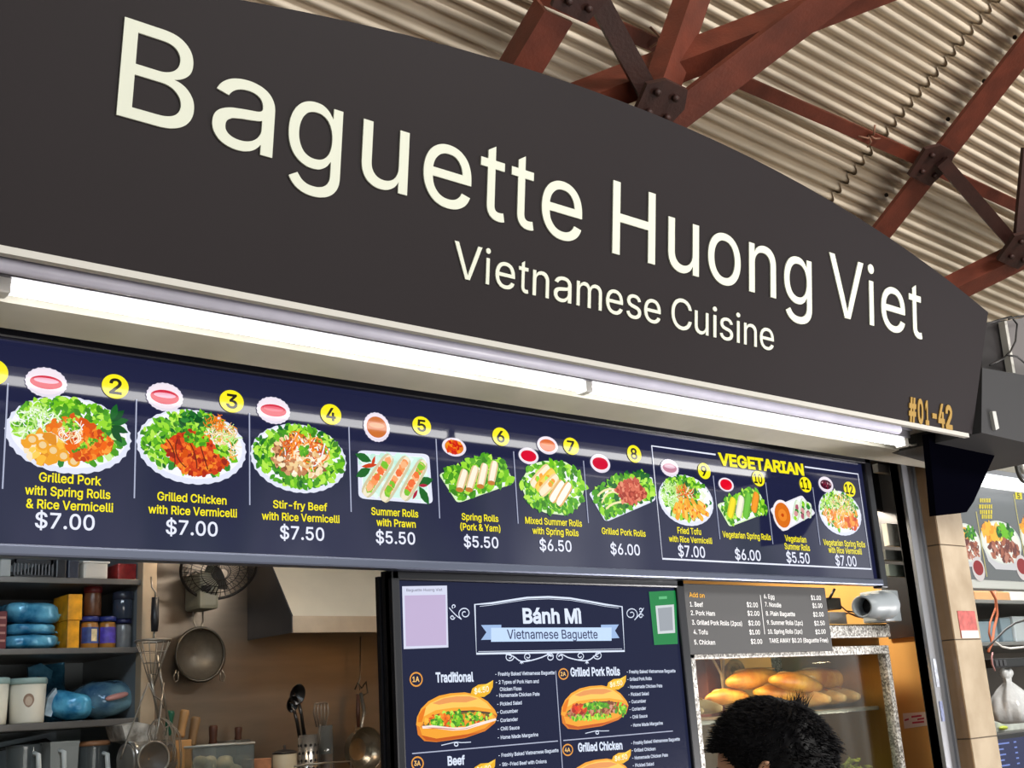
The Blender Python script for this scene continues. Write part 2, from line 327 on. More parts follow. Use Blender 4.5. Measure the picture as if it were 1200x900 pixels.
# lettering: outlines of a plain sans alphabet, as bezier control points
GLYPHS = r"""
A|480|16,0,39,0,78,170;201,509,140,339,226,509;276,509,251,509,338,339;463,0,401,170,440,0;395,0,418,0,359,101;287,302,323,202,281,321;264,372,273,344,255,400;232,478,245,435,236,478;245,478,241,478,233,435;213,371,222,399,204,343;191,302,196,320,155,202;85,0,120,101,62,0/110,142,197,142,110,161;110,199,110,180,197,199;370,199,283,199,370,180;370,142,370,161,283,142
B|456|60,0,122,0,60,170;60,509,60,339,120,509;241,509,181,509,276,509;329,491,306,503,352,479;381,442,369,462,392,422;398,374,398,399,398,352;387,320,394,334,379,306;356,286,369,294,344,277;315,267,330,271,315,265;315,262,315,264,331,261;363,245,347,255,379,235;402,203,392,221,413,185;418,136,418,163,418,111;400,67,412,87,388,46;344,18,370,30,319,6;247,0,287,0,184,0/125,57,125,115,165,57;245,57,205,57,284,57;330,80,313,65,347,95;355,137,355,114,355,154;342,184,351,170,334,198;306,218,321,209,290,227;248,231,271,231,207,231;125,231,166,231,125,173/125,285,125,341,162,285;238,285,200,285,257,285;288,296,273,289,303,303;323,326,315,313,332,339;336,372,336,355,336,395;313,429,328,414,297,444;240,452,273,452,202,452;125,452,163,452,125,396
C|510|267,-7,293,-7,223,-7;150,25,184,4,116,46;70,115,89,76,50,154;40,254,40,201,40,308;70,393,50,354,89,432;150,484,116,462,184,505;267,516,223,516,293,516;340,504,317,512,363,497;402,471,384,486,420,457;448,418,436,439,460,398;473,348,468,374,451,348;408,348,430,348,404,366;389,395,398,381,381,408;357,428,370,419,345,438;315,449,331,444,300,454;267,456,284,456,236,456;184,432,208,448,159,417;125,364,139,394,111,334;103,254,103,297,103,211;125,145,111,175,140,115;184,76,159,92,209,61;267,53,236,53,284,53;315,60,300,55,331,65;357,81,345,71,370,90;389,114,381,101,398,128;408,160,404,143,430,160;473,160,451,160,469,135;448,91,460,111,436,70;402,38,421,52,384,23;341,5,363,12,318,-3
D|502|219,0,271,0,178,0;96,0,137,0,96,19;96,57,96,38,136,57;215,57,175,57,256,57;318,81,291,65,345,97;379,149,366,119,392,179;399,255,399,214,399,296;379,361,392,331,366,390;320,428,346,412,293,444;221,452,260,452,178,452;93,452,136,452,93,471;93,509,93,490,137,509;225,509,181,509,275,509;353,478,317,499,388,458;433,391,415,429,452,353;462,255,462,308,462,202;433,119,452,157,414,81;351,31,387,51,314,10/125,509,103,509,125,339;125,0,125,170,103,0;60,0,82,0,60,170;60,509,60,339,82,509
E|419|60,0,165,0,60,170;60,509,60,339,164,509;372,509,268,509,372,490;372,452,372,471,290,452;125,452,207,452,125,396;125,286,125,341,202,286;355,286,278,286,355,267;355,229,355,248,278,229;125,229,202,229,125,172;125,57,125,114,208,57;375,57,292,57,375,38;375,0,375,19,270,0
F|410|60,0,82,0,60,170;60,509,60,339,163,509;369,509,266,509,369,490;369,452,369,471,288,452;125,452,206,452,125,394;125,278,125,336,198,278;346,278,272,278,346,259;346,221,346,240,272,221;125,221,198,221,125,147;125,0,125,74,103,0
G|520|269,-7,309,-7,223,-7;149,25,184,4,115,46;69,116,88,77,50,155;40,254,40,201,40,308;69,393,50,354,88,432;149,484,115,462,183,505;265,516,221,516,292,516;340,504,317,512,364,496;403,469,385,484,422,454;449,416,437,437,461,396;474,349,470,373,452,349;408,349,430,349,403,365;387,393,396,380,379,406;356,427,368,417,344,436;315,448,330,444,300,453;265,456,283,456,235,456;183,432,208,448,159,417;125,364,139,394,111,334;103,254,103,297,103,211;125,145,111,175,140,115;184,76,159,92,209,61;269,53,237,53,297,53;345,71,323,59,367,83;396,123,384,101,409,146;415,202,415,172,421,201;434,199,428,200,384,199;283,199,333,199,283,218;283,256,283,237,348,256;478,256,413,256,478,237;478,200,478,219,478,158;451,91,469,122,433,60;377,19,408,36,345,2
H|517|60,0,82,0,60,170;60,509,60,339,82,509;125,509,103,509,125,435;125,289,125,362,214,289;392,289,303,289,392,362;392,509,392,435,414,509;457,509,435,509,457,339;457,0,457,170,435,0;392,0,414,0,392,77;392,232,392,155,303,232;125,232,214,232,125,155;125,0,125,77,103,0
I|300|31,0,111,0,31,19;31,57,31,38,60,57;118,57,89,57,118,189;118,452,118,320,89,452;31,452,60,452,31,471;31,509,31,490,111,509;269,509,190,509,269,490;269,452,269,471,240,452;183,452,212,452,183,320;183,57,183,189,212,57;269,57,240,57,269,38;269,0,269,19,190,0
J|396|185,-7,230,-7,140,-7;75,33,104,6,47,59;33,145,33,97,33,155;33,173,33,164,55,173;98,173,76,173,98,164;98,145,98,155,98,114;122,74,106,91,137,58;185,50,159,50,211,50;248,74,232,58,264,91;272,145,272,114,272,267;272,509,272,388,293,509;336,509,315,509,336,388;336,145,336,267,336,97;294,33,322,59,266,6
K|467|104,145,146,189,104,169;104,216,104,193,116,232;139,261,128,247,151,275;174,303,162,290,187,317;212,344,199,331,262,399;364,509,313,454,392,509;448,509,420,509,376,431;231,276,304,353,230,276;228,276,229,276,187,233/60,0,82,0,60,170;60,509,60,339,82,509;125,509,103,509,125,451;125,334,125,392,124,298;124,225,124,261,124,214;125,193,124,204,125,129;125,0,125,64,103,0/372,0,398,0,311,86;188,259,249,173,201,276;228,309,215,293,302,206;449,0,375,103,423,0
L|393|60,0,160,0,60,170;60,509,60,339,82,509;125,509,103,509,125,358;125,57,125,208,203,57;361,57,282,57,361,38;361,0,361,19,261,0
M|628|60,0,81,0,60,170;60,509,60,339,91,509;152,509,121,509,193,402;277,187,235,294,280,180;287,159,284,170,291,148;299,123,295,136,303,110;311,84,307,97,315,71;322,49,319,59,317,49;307,49,312,49,310,59;318,83,314,70,322,95;330,121,326,108,334,134;342,158,338,147,346,170;352,187,349,179,394,294;476,509,435,402,507,509;568,509,537,509,568,339;568,0,568,170,547,0;504,0,525,0,504,97;504,291,504,194,504,302;504,327,504,314,505,340;505,369,505,354,505,383;506,413,506,398,506,428;507,457,507,443,509,457;513,457,511,457,508,441;498,409,503,426,492,393;482,363,487,378,477,348;467,322,472,334,463,309;456,291,459,299,418,194;342,0,380,97,323,0;286,0,305,0,248,97;170,291,209,194,167,299;159,321,163,309,155,333;145,361,150,346,140,376;129,408,135,391,124,424;112,457,118,441,114,457;119,457,117,457,119,444;120,416,120,431,120,401;121,372,121,387,121,357;122,328,121,342,122,315;122,291,122,302,122,194;122,0,122,97,101,0
N|523|60,0,82,0,60,170;60,509,60,339,85,509;136,509,111,509,205,400;343,183,274,291,349,174;363,151,355,164,370,138;388,107,379,123,396,90;414,55,405,73,411,55;405,54,408,54,403,72;401,108,401,90,400,126;399,157,399,142,399,172;399,195,399,185,399,300;399,509,399,404,420,509;463,509,442,509,463,339;463,0,463,170,438,0;387,0,412,0,325,97;202,290,264,193,194,303;177,331,186,316,169,345;148,381,159,362,137,400;108,452,123,424,111,453;119,454,115,453,120,428;122,384,121,405,123,362;124,328,124,344,125,312;125,291,125,300,125,194;125,0,125,97,103,0
O|533|267,-7,311,-7,223,-7;150,25,184,4,116,46;70,115,90,76,50,154;40,254,40,201,40,308;70,393,50,354,90,432;150,484,116,462,184,505;267,516,223,516,311,516;384,484,350,505,418,462;464,393,444,432,483,354;493,254,493,308,493,201;464,115,483,154,444,76;384,25,418,46,350,4/267,53,236,53,297,53;349,76,325,61,374,91;408,144,394,114,423,174;430,254,430,211,430,298;408,365,423,335,394,395;349,433,374,417,325,448;267,456,297,456,236,456;184,433,209,448,159,417;125,364,140,394,111,334;103,254,103,297,103,211;125,144,111,174,140,114;184,76,159,92,209,61
P|445|60,0,82,0,60,170;60,509,60,339,118,509;235,509,177,509,274,509;332,487,307,502,358,473;390,430,377,454,402,405;409,348,409,378,409,317;390,265,402,290,377,241;332,207,358,222,307,193;235,186,274,186,193,186;109,186,151,186,109,205;109,242,109,224,150,242;233,242,191,242,259,242;297,256,281,247,313,265;333,294,325,278,341,310;344,348,344,328,344,368;333,402,341,386,325,417;297,439,313,430,280,448;232,452,259,452,196,452;125,452,160,452,125,301;125,0,125,151,103,0
Q|533|245,159,274,121,268,159;313,159,290,159,332,134;369,85,351,109,374,78;384,65,379,71,412,27;468,-48,440,-10,446,-48;401,-48,423,-48,382,-23;346,27,364,2,341,33;331,46,336,39,302,84/267,-7,311,-7,223,-7;150,25,184,4,116,46;70,115,90,76,50,154;40,254,40,201,40,308;70,393,50,354,90,432;150,484,116,462,184,505;267,516,223,516,311,516;384,484,350,505,418,462;464,393,444,432,483,354;493,254,493,308,493,201;464,115,483,154,444,76;384,25,418,46,350,4/267,53,236,53,297,53;349,76,325,61,374,91;408,144,394,114,423,174;430,254,430,211,430,298;408,365,423,335,394,395;349,433,374,417,325,448;267,456,297,456,236,456;184,433,209,448,159,417;125,364,140,394,111,334;103,254,103,297,103,211;125,144,111,174,140,114;184,76,159,92,209,61
R|449|60,0,82,0,60,170;60,509,60,339,119,509;236,509,177,509,275,509;333,489,307,502,359,475;390,433,378,457,403,410;409,352,409,382,409,321;390,271,403,295,378,248;333,217,359,230,307,204;236,198,275,198,189,198;96,198,143,198,96,217;96,255,96,236,142,255;234,255,188,255,260,255;298,267,281,259,314,275;334,300,326,286,341,315;345,352,345,332,345,372;334,405,341,390,326,420;298,440,314,431,281,448;233,452,259,452,197,452;125,452,161,452,125,301;125,0,125,151,103,0/353,0,378,0,312,76;230,229,271,153,254,229;303,229,279,229,344,153;428,0,386,76,403,0
S|447|224,-9,263,-9,187,-9;128,9,155,-3,100,21;64,60,79,38,49,82;38,137,40,107,60,137;104,137,82,137,106,117;123,88,112,101,134,75;166,59,149,65,184,52;224,49,203,49,247,49;286,60,268,53,304,68;329,92,319,78,340,105;346,139,346,121,346,155;332,179,341,169,323,189;296,205,311,198,281,211;245,222,264,217,224,228;184,239,204,234,142,251;86,289,109,268,63,311;52,372,52,339,52,401;75,448,60,426,90,469;138,498,111,486,164,510;227,516,194,516,261,516;316,498,290,510,342,486;377,449,362,469,392,428;401,378,400,404,380,378;337,378,358,378,335,403;302,437,323,423,281,451;225,459,256,459,203,459;167,448,184,455,151,441;129,418,138,431,120,406;115,376,115,391,115,358;131,334,120,344,142,323;169,308,154,314,184,302;212,293,199,297,230,289;264,279,247,284,279,275;312,264,295,270,328,257;359,238,344,248,373,227;395,198,385,214,404,181;408,139,408,162,408,111;386,64,401,86,372,41;323,11,351,24,296,-2
T|449|32,452,85,452,32,471;32,509,32,490,160,509;417,509,288,509,417,490;417,452,417,471,363,452;257,452,310,452,257,301;257,0,257,151,235,0;193,0,214,0,193,151;193,452,193,301,139,452
U|517|259,-8,299,-8,219,-8;154,15,184,0,124,31;85,80,101,53,68,107;60,173,60,138,60,285;60,509,60,397,81,509;124,509,103,509,124,399;124,178,124,288,124,154;141,113,130,132,152,94;187,68,167,79,207,57;259,52,231,52,287,52;331,68,311,57,351,79;377,113,366,94,387,132;393,178,393,154,393,288;393,509,393,399,414,509;457,509,436,509,457,397;457,173,457,285,457,138;433,80,449,107,416,53;363,15,393,31,334,0
V|480|204,0,229,0,141,170;16,509,79,339,39,509;84,509,62,509,120,408;192,206,156,307,198,189;215,137,206,166,224,109;248,31,235,73,243,31;235,31,239,31,247,74;267,138,258,110,276,166;290,206,284,189,325,307;395,509,360,408,417,509;463,509,440,509,401,339;278,0,340,170,253,0
W|686|155,0,180,0,109,170;16,509,63,339,38,509;82,509,60,509,109,404;163,196,136,300,168,179;175,145,172,163,179,128;187,94,183,111,190,76;197,40,194,58,194,40;189,40,192,40,193,58;200,94,196,76,203,111;211,145,207,128,215,163;224,196,220,179,251,300;306,509,279,404,331,509;380,509,355,509,407,404;462,196,434,300,466,179;474,145,470,163,478,128;486,94,482,111,490,76;497,40,494,58,494,40;488,40,491,40,492,58;499,94,495,76,502,111;510,145,506,128,515,163;523,196,519,179,550,300;603,509,576,404,625,509;670,509,647,509,623,339;530,0,577,170,505,0;455,0,480,0,426,108;368,323,397,215,362,344;351,391,357,367,346,416;336,475,341,444,341,475;350,475,345,475,345,445;335,395,340,419,330,371;318,323,324,347,289,215;230,0,260,108,205,0
X|474|18,0,43,0,84,95;217,284,151,190,217,268;217,236,217,252,155,327;29,509,92,418,54,509;104,509,79,509,129,473;178,400,153,437,188,385;204,361,197,372,211,350;223,329,217,340,229,318;243,292,236,306,240,292;232,292,236,292,239,306;252,329,246,318,258,339;272,361,264,350,279,372;298,400,288,385,323,437;374,509,348,473,398,509;446,509,422,509,384,419;259,239,321,329,259,255;259,287,259,271,324,191;456,0,390,96,431,0;382,0,406,0,352,43;292,129,322,86,283,143;268,165,275,155,262,175;250,195,256,185,244,206;230,231,238,217,235,231;244,231,240,231,238,218;225,196,231,207,219,186;206,166,213,176,199,155;182,129,191,143,152,86;91,0,122,43,67,0
Y|472|203,0,225,0,203,69;203,208,203,139,141,308;16,509,79,409,41,509;91,509,66,509,125,454;192,344,159,399,203,326;222,292,213,309,231,275;250,230,240,255,241,230;224,230,232,230,233,255;251,293,242,276,260,310;280,344,270,327,314,399;381,509,347,454,406,509;455,509,430,509,393,409;268,208,330,308,268,139;268,0,268,69,247,0
Z|438|42,0,161,0,42,15;42,46,42,31,119,159;273,385,196,272,284,400;306,431,295,415,318,446;341,476,329,461,343,469;348,454,346,461,327,453;285,452,306,453,264,452;223,452,244,452,162,452;40,452,101,452,40,471;40,509,40,490,159,509;397,509,278,509,397,493;397,462,397,477,321,351;169,129,245,240,158,113;134,81,146,97,122,65;97,33,110,49,95,40;90,54,93,47,111,55;152,57,132,56,173,57;214,57,193,57,276,57;399,57,338,57,399,38;399,0,399,19,280,0
a|389|160,-9,182,-9,136,-9;94,5,114,-4,75,14;48,45,59,27,36,62;30,108,30,83,30,130;43,161,35,147,52,175;78,193,63,185,92,201;125,211,108,207,143,215;178,220,160,218,201,223;234,227,219,225,248,228;265,235,258,231,272,239;276,255,276,245,276,255;276,257,276,256,276,272;267,297,273,286,261,308;240,322,252,316,228,328;196,331,213,331,178,331;149,322,162,328,136,317;118,301,126,309,110,292;100,274,104,283,80,280;41,291,61,285,50,314;79,346,62,332,95,360;133,375,113,369,153,381;194,384,173,384,208,384;239,379,223,383,255,376;286,360,271,370,301,351;322,320,313,338,332,303;337,251,337,280,337,168;337,0,337,84,317,0;277,0,297,0,277,17;277,52,277,35,275,52;272,52,274,52,268,43;252,25,261,34,243,15;215,1,230,7,200,-5/170,45,155,45,193,45;228,59,212,50,243,68;263,93,255,79,271,107;276,138,276,122,276,155;276,190,276,173,273,187;259,182,268,184,251,180;231,176,242,178,221,174;200,171,210,172,190,170;175,168,182,169,161,166;134,159,147,163,121,154;103,139,111,148,96,131;92,105,92,119,92,92;102,72,95,81,109,63;130,52,118,57,142,48
b|424|229,-8,261,-8,206,-8;172,4,187,-4,158,12;138,31,146,21,129,42;118,59,123,51,116,59;112,59,114,59,112,39;112,0,112,20,92,0;53,0,72,0,53,170;53,509,53,339,73,509;114,509,93,509,114,446;114,319,114,382,115,319;118,319,117,319,123,327;137,346,129,336,145,356;171,373,157,365,186,381;229,384,205,384,261,384;313,361,289,376,337,345;370,293,356,322,383,263;390,189,390,229,390,149;370,84,383,114,356,55;313,16,337,32,289,0/220,47,197,47,244,47;279,66,263,53,295,78;316,117,308,95,324,138;328,189,328,162,328,216;316,261,324,240,308,282;280,311,296,299,264,324;220,330,244,330,197,330;161,312,177,324,145,300;125,263,133,284,117,242;113,189,113,217,113,161;125,115,117,136,133,94;162,65,146,77,178,53
c|396|207,-8,226,-8,173,-8;117,16,143,0,91,33;56,85,71,56,41,114;34,187,34,149,34,227;56,291,41,262,71,321;117,360,91,343,143,376;207,384,173,384,226,384;260,377,243,382,276,372;305,356,292,365,319,347;340,322,330,335,350,309;362,277,357,294,342,272;303,262,322,267,300,272;290,289,296,281,285,297;270,311,278,305,262,317;242,325,253,322,232,328;207,330,220,330,182,330;145,310,161,323,129,297;108,258,116,280,100,237;96,187,96,213,96,162;108,117,100,139,116,96;145,66,129,79,161,53;207,46,182,46,220,46;243,52,232,48,253,55;271,66,263,60,279,72;292,89,286,80,297,97;304,117,301,107,324,112;363,102,343,107,358,85;341,56,351,70,332,43;306,21,320,31,293,12;261,-1,277,4,244,-6
d|424|195,-8,219,-8,164,-8;111,16,136,0,87,32;55,84,68,55,41,114;34,189,34,149,34,229;55,293,41,263,69,322;112,361,88,345,136,376;196,384,164,384,219,384;253,373,238,381,268,365;287,346,279,356,296,336;306,319,302,327,308,319;311,319,309,319,311,382;311,509,311,446,331,509;372,509,351,509,372,339;372,0,372,170,352,0;313,0,332,0,313,20;313,59,313,39,311,59;307,59,309,59,302,51;287,31,295,42,278,21;252,4,267,12,238,-4/205,47,181,47,227,47;263,65,247,53,279,77;299,115,291,94,308,136;312,189,312,161,312,217;300,263,308,242,292,284;263,312,279,300,247,324;205,330,228,330,181,330;145,311,161,324,129,299;108,261,116,282,100,240;96,189,96,216,96,162;109,117,100,138,117,95;145,66,129,78,161,53
e|404|212,-8,238,-8,175,-8;117,16,143,0,90,33;56,85,70,56,41,114;34,187,34,148,34,226;55,290,41,260,69,319;115,359,89,343,141,376;205,384,171,384,226,384;266,374,246,381,285,367;319,341,303,356,335,326;357,282,348,306,366,258;371,194,371,228,371,186;371,169,371,178,272,169;75,169,174,169,75,187;75,221,75,204,163,221;338,221,250,221,329,215;310,202,319,208,310,227;298,269,306,249,290,288;263,314,278,303,247,325;205,330,228,330,182,330;146,313,163,325,130,302;109,270,118,288,100,251;96,211,96,232,96,200;96,178,96,189,96,150;110,106,101,126,120,87;151,61,134,72,168,51;212,46,189,46,228,46;254,53,241,48,266,57;285,73,277,64,294,82;306,105,301,93,325,101;365,91,345,96,359,71;335,39,349,54,321,24;283,4,303,13,262,-4
f|254|228,379,154,379,228,362;228,327,228,344,154,327;6,327,80,327,6,344;6,379,6,362,80,379/81,0,101,0,81,144;81,432,81,288,81,453;96,486,86,471,106,500;135,519,119,511,152,526;187,530,169,530,201,530;222,527,213,529,232,525;243,521,238,523,238,503;227,468,233,486,224,470;215,472,220,471,210,473;195,474,203,474,176,474;154,460,163,469,146,451;142,419,142,437,142,279;142,0,142,140,121,0
g|425|207,-151,238,-151,179,-151;134,-140,155,-147,113,-132;82,-110,96,-123,69,-98;51,-69,58,-84,67,-60;101,-41,84,-50,107,-49;122,-66,113,-57,130,-75;154,-88,141,-82,168,-94;207,-97,186,-97,238,-97;282,-75,263,-90,302,-60;311,-6,311,-37,311,19;311,68,311,44,310,68;306,68,308,68,301,60;287,41,295,51,278,32;252,16,267,23,238,8;195,5,219,5,164,5;113,27,137,12,88,41;55,90,69,62,41,118;34,191,34,152,34,230;55,293,41,264,69,322;112,361,88,345,137,376;196,384,165,384,220,384;253,373,239,381,268,365;288,346,280,356,297,336;308,319,303,327,309,319;313,319,311,319,313,339;313,379,313,359,333,379;372,379,353,379,372,250;372,-9,372,121,372,-42;350,-90,365,-69,335,-111;291,-136,316,-126,266,-146/205,59,181,59,228,59;264,75,248,64,280,86;300,121,292,101,308,141;312,193,312,165,312,220;300,264,308,243,292,284;264,312,280,301,248,324;205,330,228,330,181,330;145,312,161,324,129,299;109,262,117,283,100,242;96,193,96,219,96,166;109,123,100,143,117,103;145,76,129,87,162,65
h|410|114,227,114,249,114,151;114,0,114,76,93,0;53,0,73,0,53,170;53,509,53,339,73,509;114,509,93,509,114,435;114,287,114,361,110,287;102,287,106,287,114,322;152,362,131,347,174,377;227,384,199,384,253,384;295,369,276,379,315,358;341,321,330,342,352,299;357,240,357,273,357,160;357,0,357,80,337,0;296,0,316,0,296,78;296,235,296,157,296,265;273,304,288,288,258,321;210,329,237,329,192,329;161,317,175,325,146,309;126,283,135,298,118,267
i|167|53,0,73,0,53,126;53,379,53,253,73,379;114,379,93,379,114,253;114,0,114,126,93,0/84,443,95,443,72,443;54,455,62,447,45,462;41,483,41,472,41,494;54,512,45,504,62,520;84,524,72,524,95,524;114,512,106,520,122,504;126,483,126,494,126,472;114,455,122,462,106,447
j|167|53,379,53,243,73,379;114,379,93,379,114,243;114,-30,114,106,114,-53;102,-90,110,-73,93,-107;65,-129,81,-120,48,-138;4,-143,28,-143,-1,-143;-10,-143,-5,-143,-10,-124;-10,-87,-10,-105,-6,-87;2,-87,-2,-87,20,-87;40,-72,32,-82,49,-62;53,-29,53,-48,53,107/83,443,95,443,72,443;53,455,62,447,45,462;41,483,41,472,41,494;53,512,45,504,62,520;83,524,72,524,95,524;114,512,105,520,122,504;126,483,126,494,126,472;114,455,122,462,105,447
k|381|110,137,132,158,110,162;110,212,110,187,113,212;121,212,117,212,175,268;284,379,230,323,310,379;360,379,335,379,301,319;184,199,243,259,182,199;177,199,179,199,155,178/53,0,73,0,53,170;53,509,53,339,73,509;114,509,93,509,114,339;114,0,114,170,93,0/294,0,320,0,245,62;148,186,197,124,162,200;191,229,177,214,252,152;372,0,312,76,346,0
l|189|139,-2,147,-2,110,-2;74,20,88,5,60,35;53,84,53,57,53,226;53,509,53,367,73,509;114,509,93,509,114,372;114,99,114,235,114,81;120,62,116,69,125,55;146,52,133,52,152,52;160,53,157,52,164,53;170,54,167,54,173,37;181,3,177,20,175,1;162,-1,169,0,154,-2
m|610|53,0,73,0,53,126;53,379,53,253,72,379;112,379,92,379,112,351;112,295,112,323,111,295;108,295,109,295,113,316;132,346,121,332,144,359;172,376,157,369,187,383;219,386,203,386,247,386;287,361,270,378,305,344;321,295,316,322,318,295;312,295,315,295,317,313;337,343,325,329,349,357;381,375,364,367,398,382;437,386,416,386,459,386;497,372,479,381,515,362;541,328,530,348,551,309;557,255,557,285,557,170;557,0,557,85,536,0;496,0,516,0,496,85;496,254,496,169,496,281;473,313,488,301,457,325;419,330,439,330,402,330;374,320,387,327,362,313;345,290,352,303,339,278;335,247,335,263,335,165;335,0,335,82,315,0;274,0,295,0,274,87;274,260,274,173,274,281;253,311,267,298,239,324;199,330,221,330,185,330;158,320,171,327,144,313;126,289,134,303,118,276;114,238,114,258,114,159;114,0,114,79,93,0
n|410|114,227,114,249,114,151;114,0,114,76,93,0;53,0,73,0,53,126;53,379,53,253,72,379;112,379,92,379,112,349;112,287,112,318,109,287;102,287,106,287,114,322;152,362,131,347,174,377;227,384,199,384,253,384;295,369,276,379,314,358;341,321,330,342,352,299;357,240,357,273,357,160;357,0,357,80,337,0;296,0,316,0,296,78;296,235,296,157,296,265;273,304,288,288,258,321;210,329,237,329,192,329;161,317,175,325,146,309;126,283,135,298,118,267
o|415|207,-8,242,-8,173,-8;117,16,143,0,91,33;56,85,71,56,41,114;34,187,34,149,34,227;56,291,41,262,71,321;117,360,91,343,143,376;207,384,173,384,242,384;299,360,273,376,325,343;359,291,345,321,374,262;381,187,381,227,381,149;359,85,374,114,345,56;299,16,325,33,273,0/207,46,182,46,233,46;270,66,254,53,287,79;307,117,299,96,315,139;319,187,319,162,319,213;307,258,315,236,299,280;270,310,287,297,254,323;207,330,233,330,182,330;145,310,161,323,129,297;108,258,116,280,100,237;96,187,96,213,96,162;108,117,100,139,116,96;145,66,129,79,161,53
p|424|53,-143,73,-143,53,31;53,379,53,205,72,379;112,379,92,379,112,359;112,319,112,339,114,319;118,319,116,319,123,327;137,346,129,336,145,356;171,373,157,365,186,381;229,384,205,384,261,384;313,361,289,376,337,345;370,293,356,322,383,263;390,189,390,229,390,149;370,84,383,114,356,55;313,16,337,32,289,0;229,-8,261,-8,206,-8;173,4,187,-4,158,12;138,31,146,21,130,42;118,59,123,51,117,59;114,59,115,59,114,-8;114,-143,114,-76,93,-143/220,47,197,47,244,47;279,66,263,53,295,78;316,117,308,95,324,138;328,189,328,162,328,216;316,261,324,240,308,282;280,311,296,299,264,324;220,330,244,330,197,330;161,312,177,324,145,300;125,263,133,284,117,242;113,189,113,217,113,161;125,115,117,136,133,94;162,65,146,77,178,53
q|424|372,-143,372,31,351,-143;311,-143,331,-143,311,-76;311,59,311,-8,309,59;306,59,308,59,302,51;287,31,295,42,278,21;252,4,267,12,238,-4;195,-8,219,-8,164,-8;111,16,136,0,87,32;55,84,68,55,41,114;34,189,34,149,34,229;55,293,41,263,69,322;112,361,88,345,136,376;196,384,164,384,219,384;253,373,238,381,268,365;287,346,279,356,296,336;307,319,302,327,309,319;313,319,311,319,313,339;313,379,313,359,332,379;372,379,352,379,372,205/205,47,181,47,227,47;263,65,247,53,279,77;299,115,291,94,308,136;312,189,312,161,312,217;300,263,308,242,292,284;263,312,279,300,247,324;205,330,228,330,181,330;145,311,161,324,129,299;108,261,116,282,100,240;96,189,96,216,96,162;109,117,100,138,117,95;145,66,129,78,161,53
r|259|53,0,73,0,53,126;53,379,53,253,72,379;112,379,92,379,112,360;112,321,112,340,113,321;115,321,114,321,122,340;152,367,135,355,170,379;213,385,190,385,218,385;229,384,223,385,235,384;243,384,240,384,243,363;243,322,243,343,242,323;230,324,237,323,223,325;207,326,215,326,189,326;159,315,173,322,145,307;126,284,134,297,118,270;114,237,114,255,114,158;114,0,114,79,93,0
s|365|182,-8,211,-8,156,-8;112,3,133,-4,92,11;62,38,75,23,49,53;36,94,40,72,55,98;94,107,74,102,99,86;124,60,109,70,139,50;181,45,158,45,208,45;244,62,229,51,260,74;268,103,268,87,268,116;254,136,263,127,245,144;212,155,231,151,191,160;149,170,170,165,115,178;72,208,89,191,55,225;47,274,47,247,47,296;65,332,53,315,77,348;115,370,94,361,136,380;187,384,160,384,213,384;254,372,235,380,272,365;299,339,287,353,310,325;324,290,319,309,305,286;268,277,287,281,263,292;243,316,255,304,230,327;187,333,212,333,165,333;131,317,146,327,116,306;109,277,109,293,109,263;124,243,114,252,134,235;172,223,150,228,191,218;229,209,210,214,264,201;306,171,290,188,323,154;331,107,331,133,331,84;312,47,325,64,300,30;260,6,282,16,237,-3
t|227|204,379,138,379,204,362;204,327,204,344,138,327;6,327,72,327,6,344;6,379,6,362,72,379/65,471,65,345,85,471;126,471,106,471,126,347;126,98,126,222,126,81;136,61,129,69,143,54;170,50,154,50,174,50;185,51,179,50,191,52;202,54,197,53,206,36;213,2,209,19,207,0;192,-3,200,-2,184,-4;168,-4,176,-4,136,-4;92,21,110,4,74,38;65,93,65,62,65,219
u|410|182,-5,211,-5,157,-5;115,11,134,0,95,21;69,59,80,37,58,80;53,139,53,107,53,219;53,379,53,299,73,379;114,379,93,379,114,301;114,144,114,222,114,114;137,75,121,91,152,58;200,50,173,50,218,50;249,62,235,54,264,70;283,97,275,81,292,112;296,153,296,131,296,228;296,379,296,304,316,379;357,379,337,379,357,253;357,0,357,126,337,0;298,0,318,0,298,31;298,92,298,61,301,92;307,92,304,92,295,57;257,17,279,32,235,2
v|389|163,0,184,0,114,126;17,379,66,253,40,379;84,379,62,379,111,305;165,155,138,230,174,132;187,87,181,110,193,64;206,21,199,42,198,21;184,21,191,21,191,42;203,87,197,64,209,110;224,155,216,132,251,230;305,379,278,305,327,379;371,379,349,379,323,253;226,0,275,126,205,0
w|567|138,0,158,0,99,126;23,379,61,253,44,379;87,379,66,379,103,324;133,214,118,269,140,191;154,137,147,165,161,108;175,41,168,76,172,41;165,41,168,41,172,75;186,135,179,106,193,163;206,214,199,190,221,269;252,379,237,324,273,379;316,379,295,379,332,324;362,214,347,269,368,190;382,136,375,164,388,107;402,41,395,76,399,41;391,41,395,41,399,75;413,135,406,107,420,164;434,214,427,190,449,269;480,379,465,324,502,379;545,379,523,379,506,253;429,0,468,126,409,0;368,0,389,0,352,57;319,172,335,114,314,189;305,225,309,207,300,243;291,280,295,261,286,299;277,338,281,318,281,338;291,338,286,338,286,319;277,280,281,299,272,261;263,225,267,243,258,206;248,172,253,189,231,114;199,0,215,57,178,0
x|379|21,0,44,0,71,73;171,218,121,145,171,202;171,171,171,187,124,240;29,379,76,310,52,379;100,379,76,379,116,355;147,306,132,330,160,287;179,253,170,270,188,237;207,206,198,221,197,206;175,206,186,206,185,221;202,253,194,237,211,270;233,306,221,287,249,330;282,379,266,355,305,379;352,379,328,379,304,309;209,169,256,239,209,184;209,214,209,199,258,143;358,0,308,71,334,0;287,0,310,0,268,28;231,85,249,57,219,103;200,136,209,120,191,152;173,182,182,167,183,182;205,182,194,182,195,167;178,136,186,152,170,120;148,85,160,103,129,57;91,0,110,28,68,0
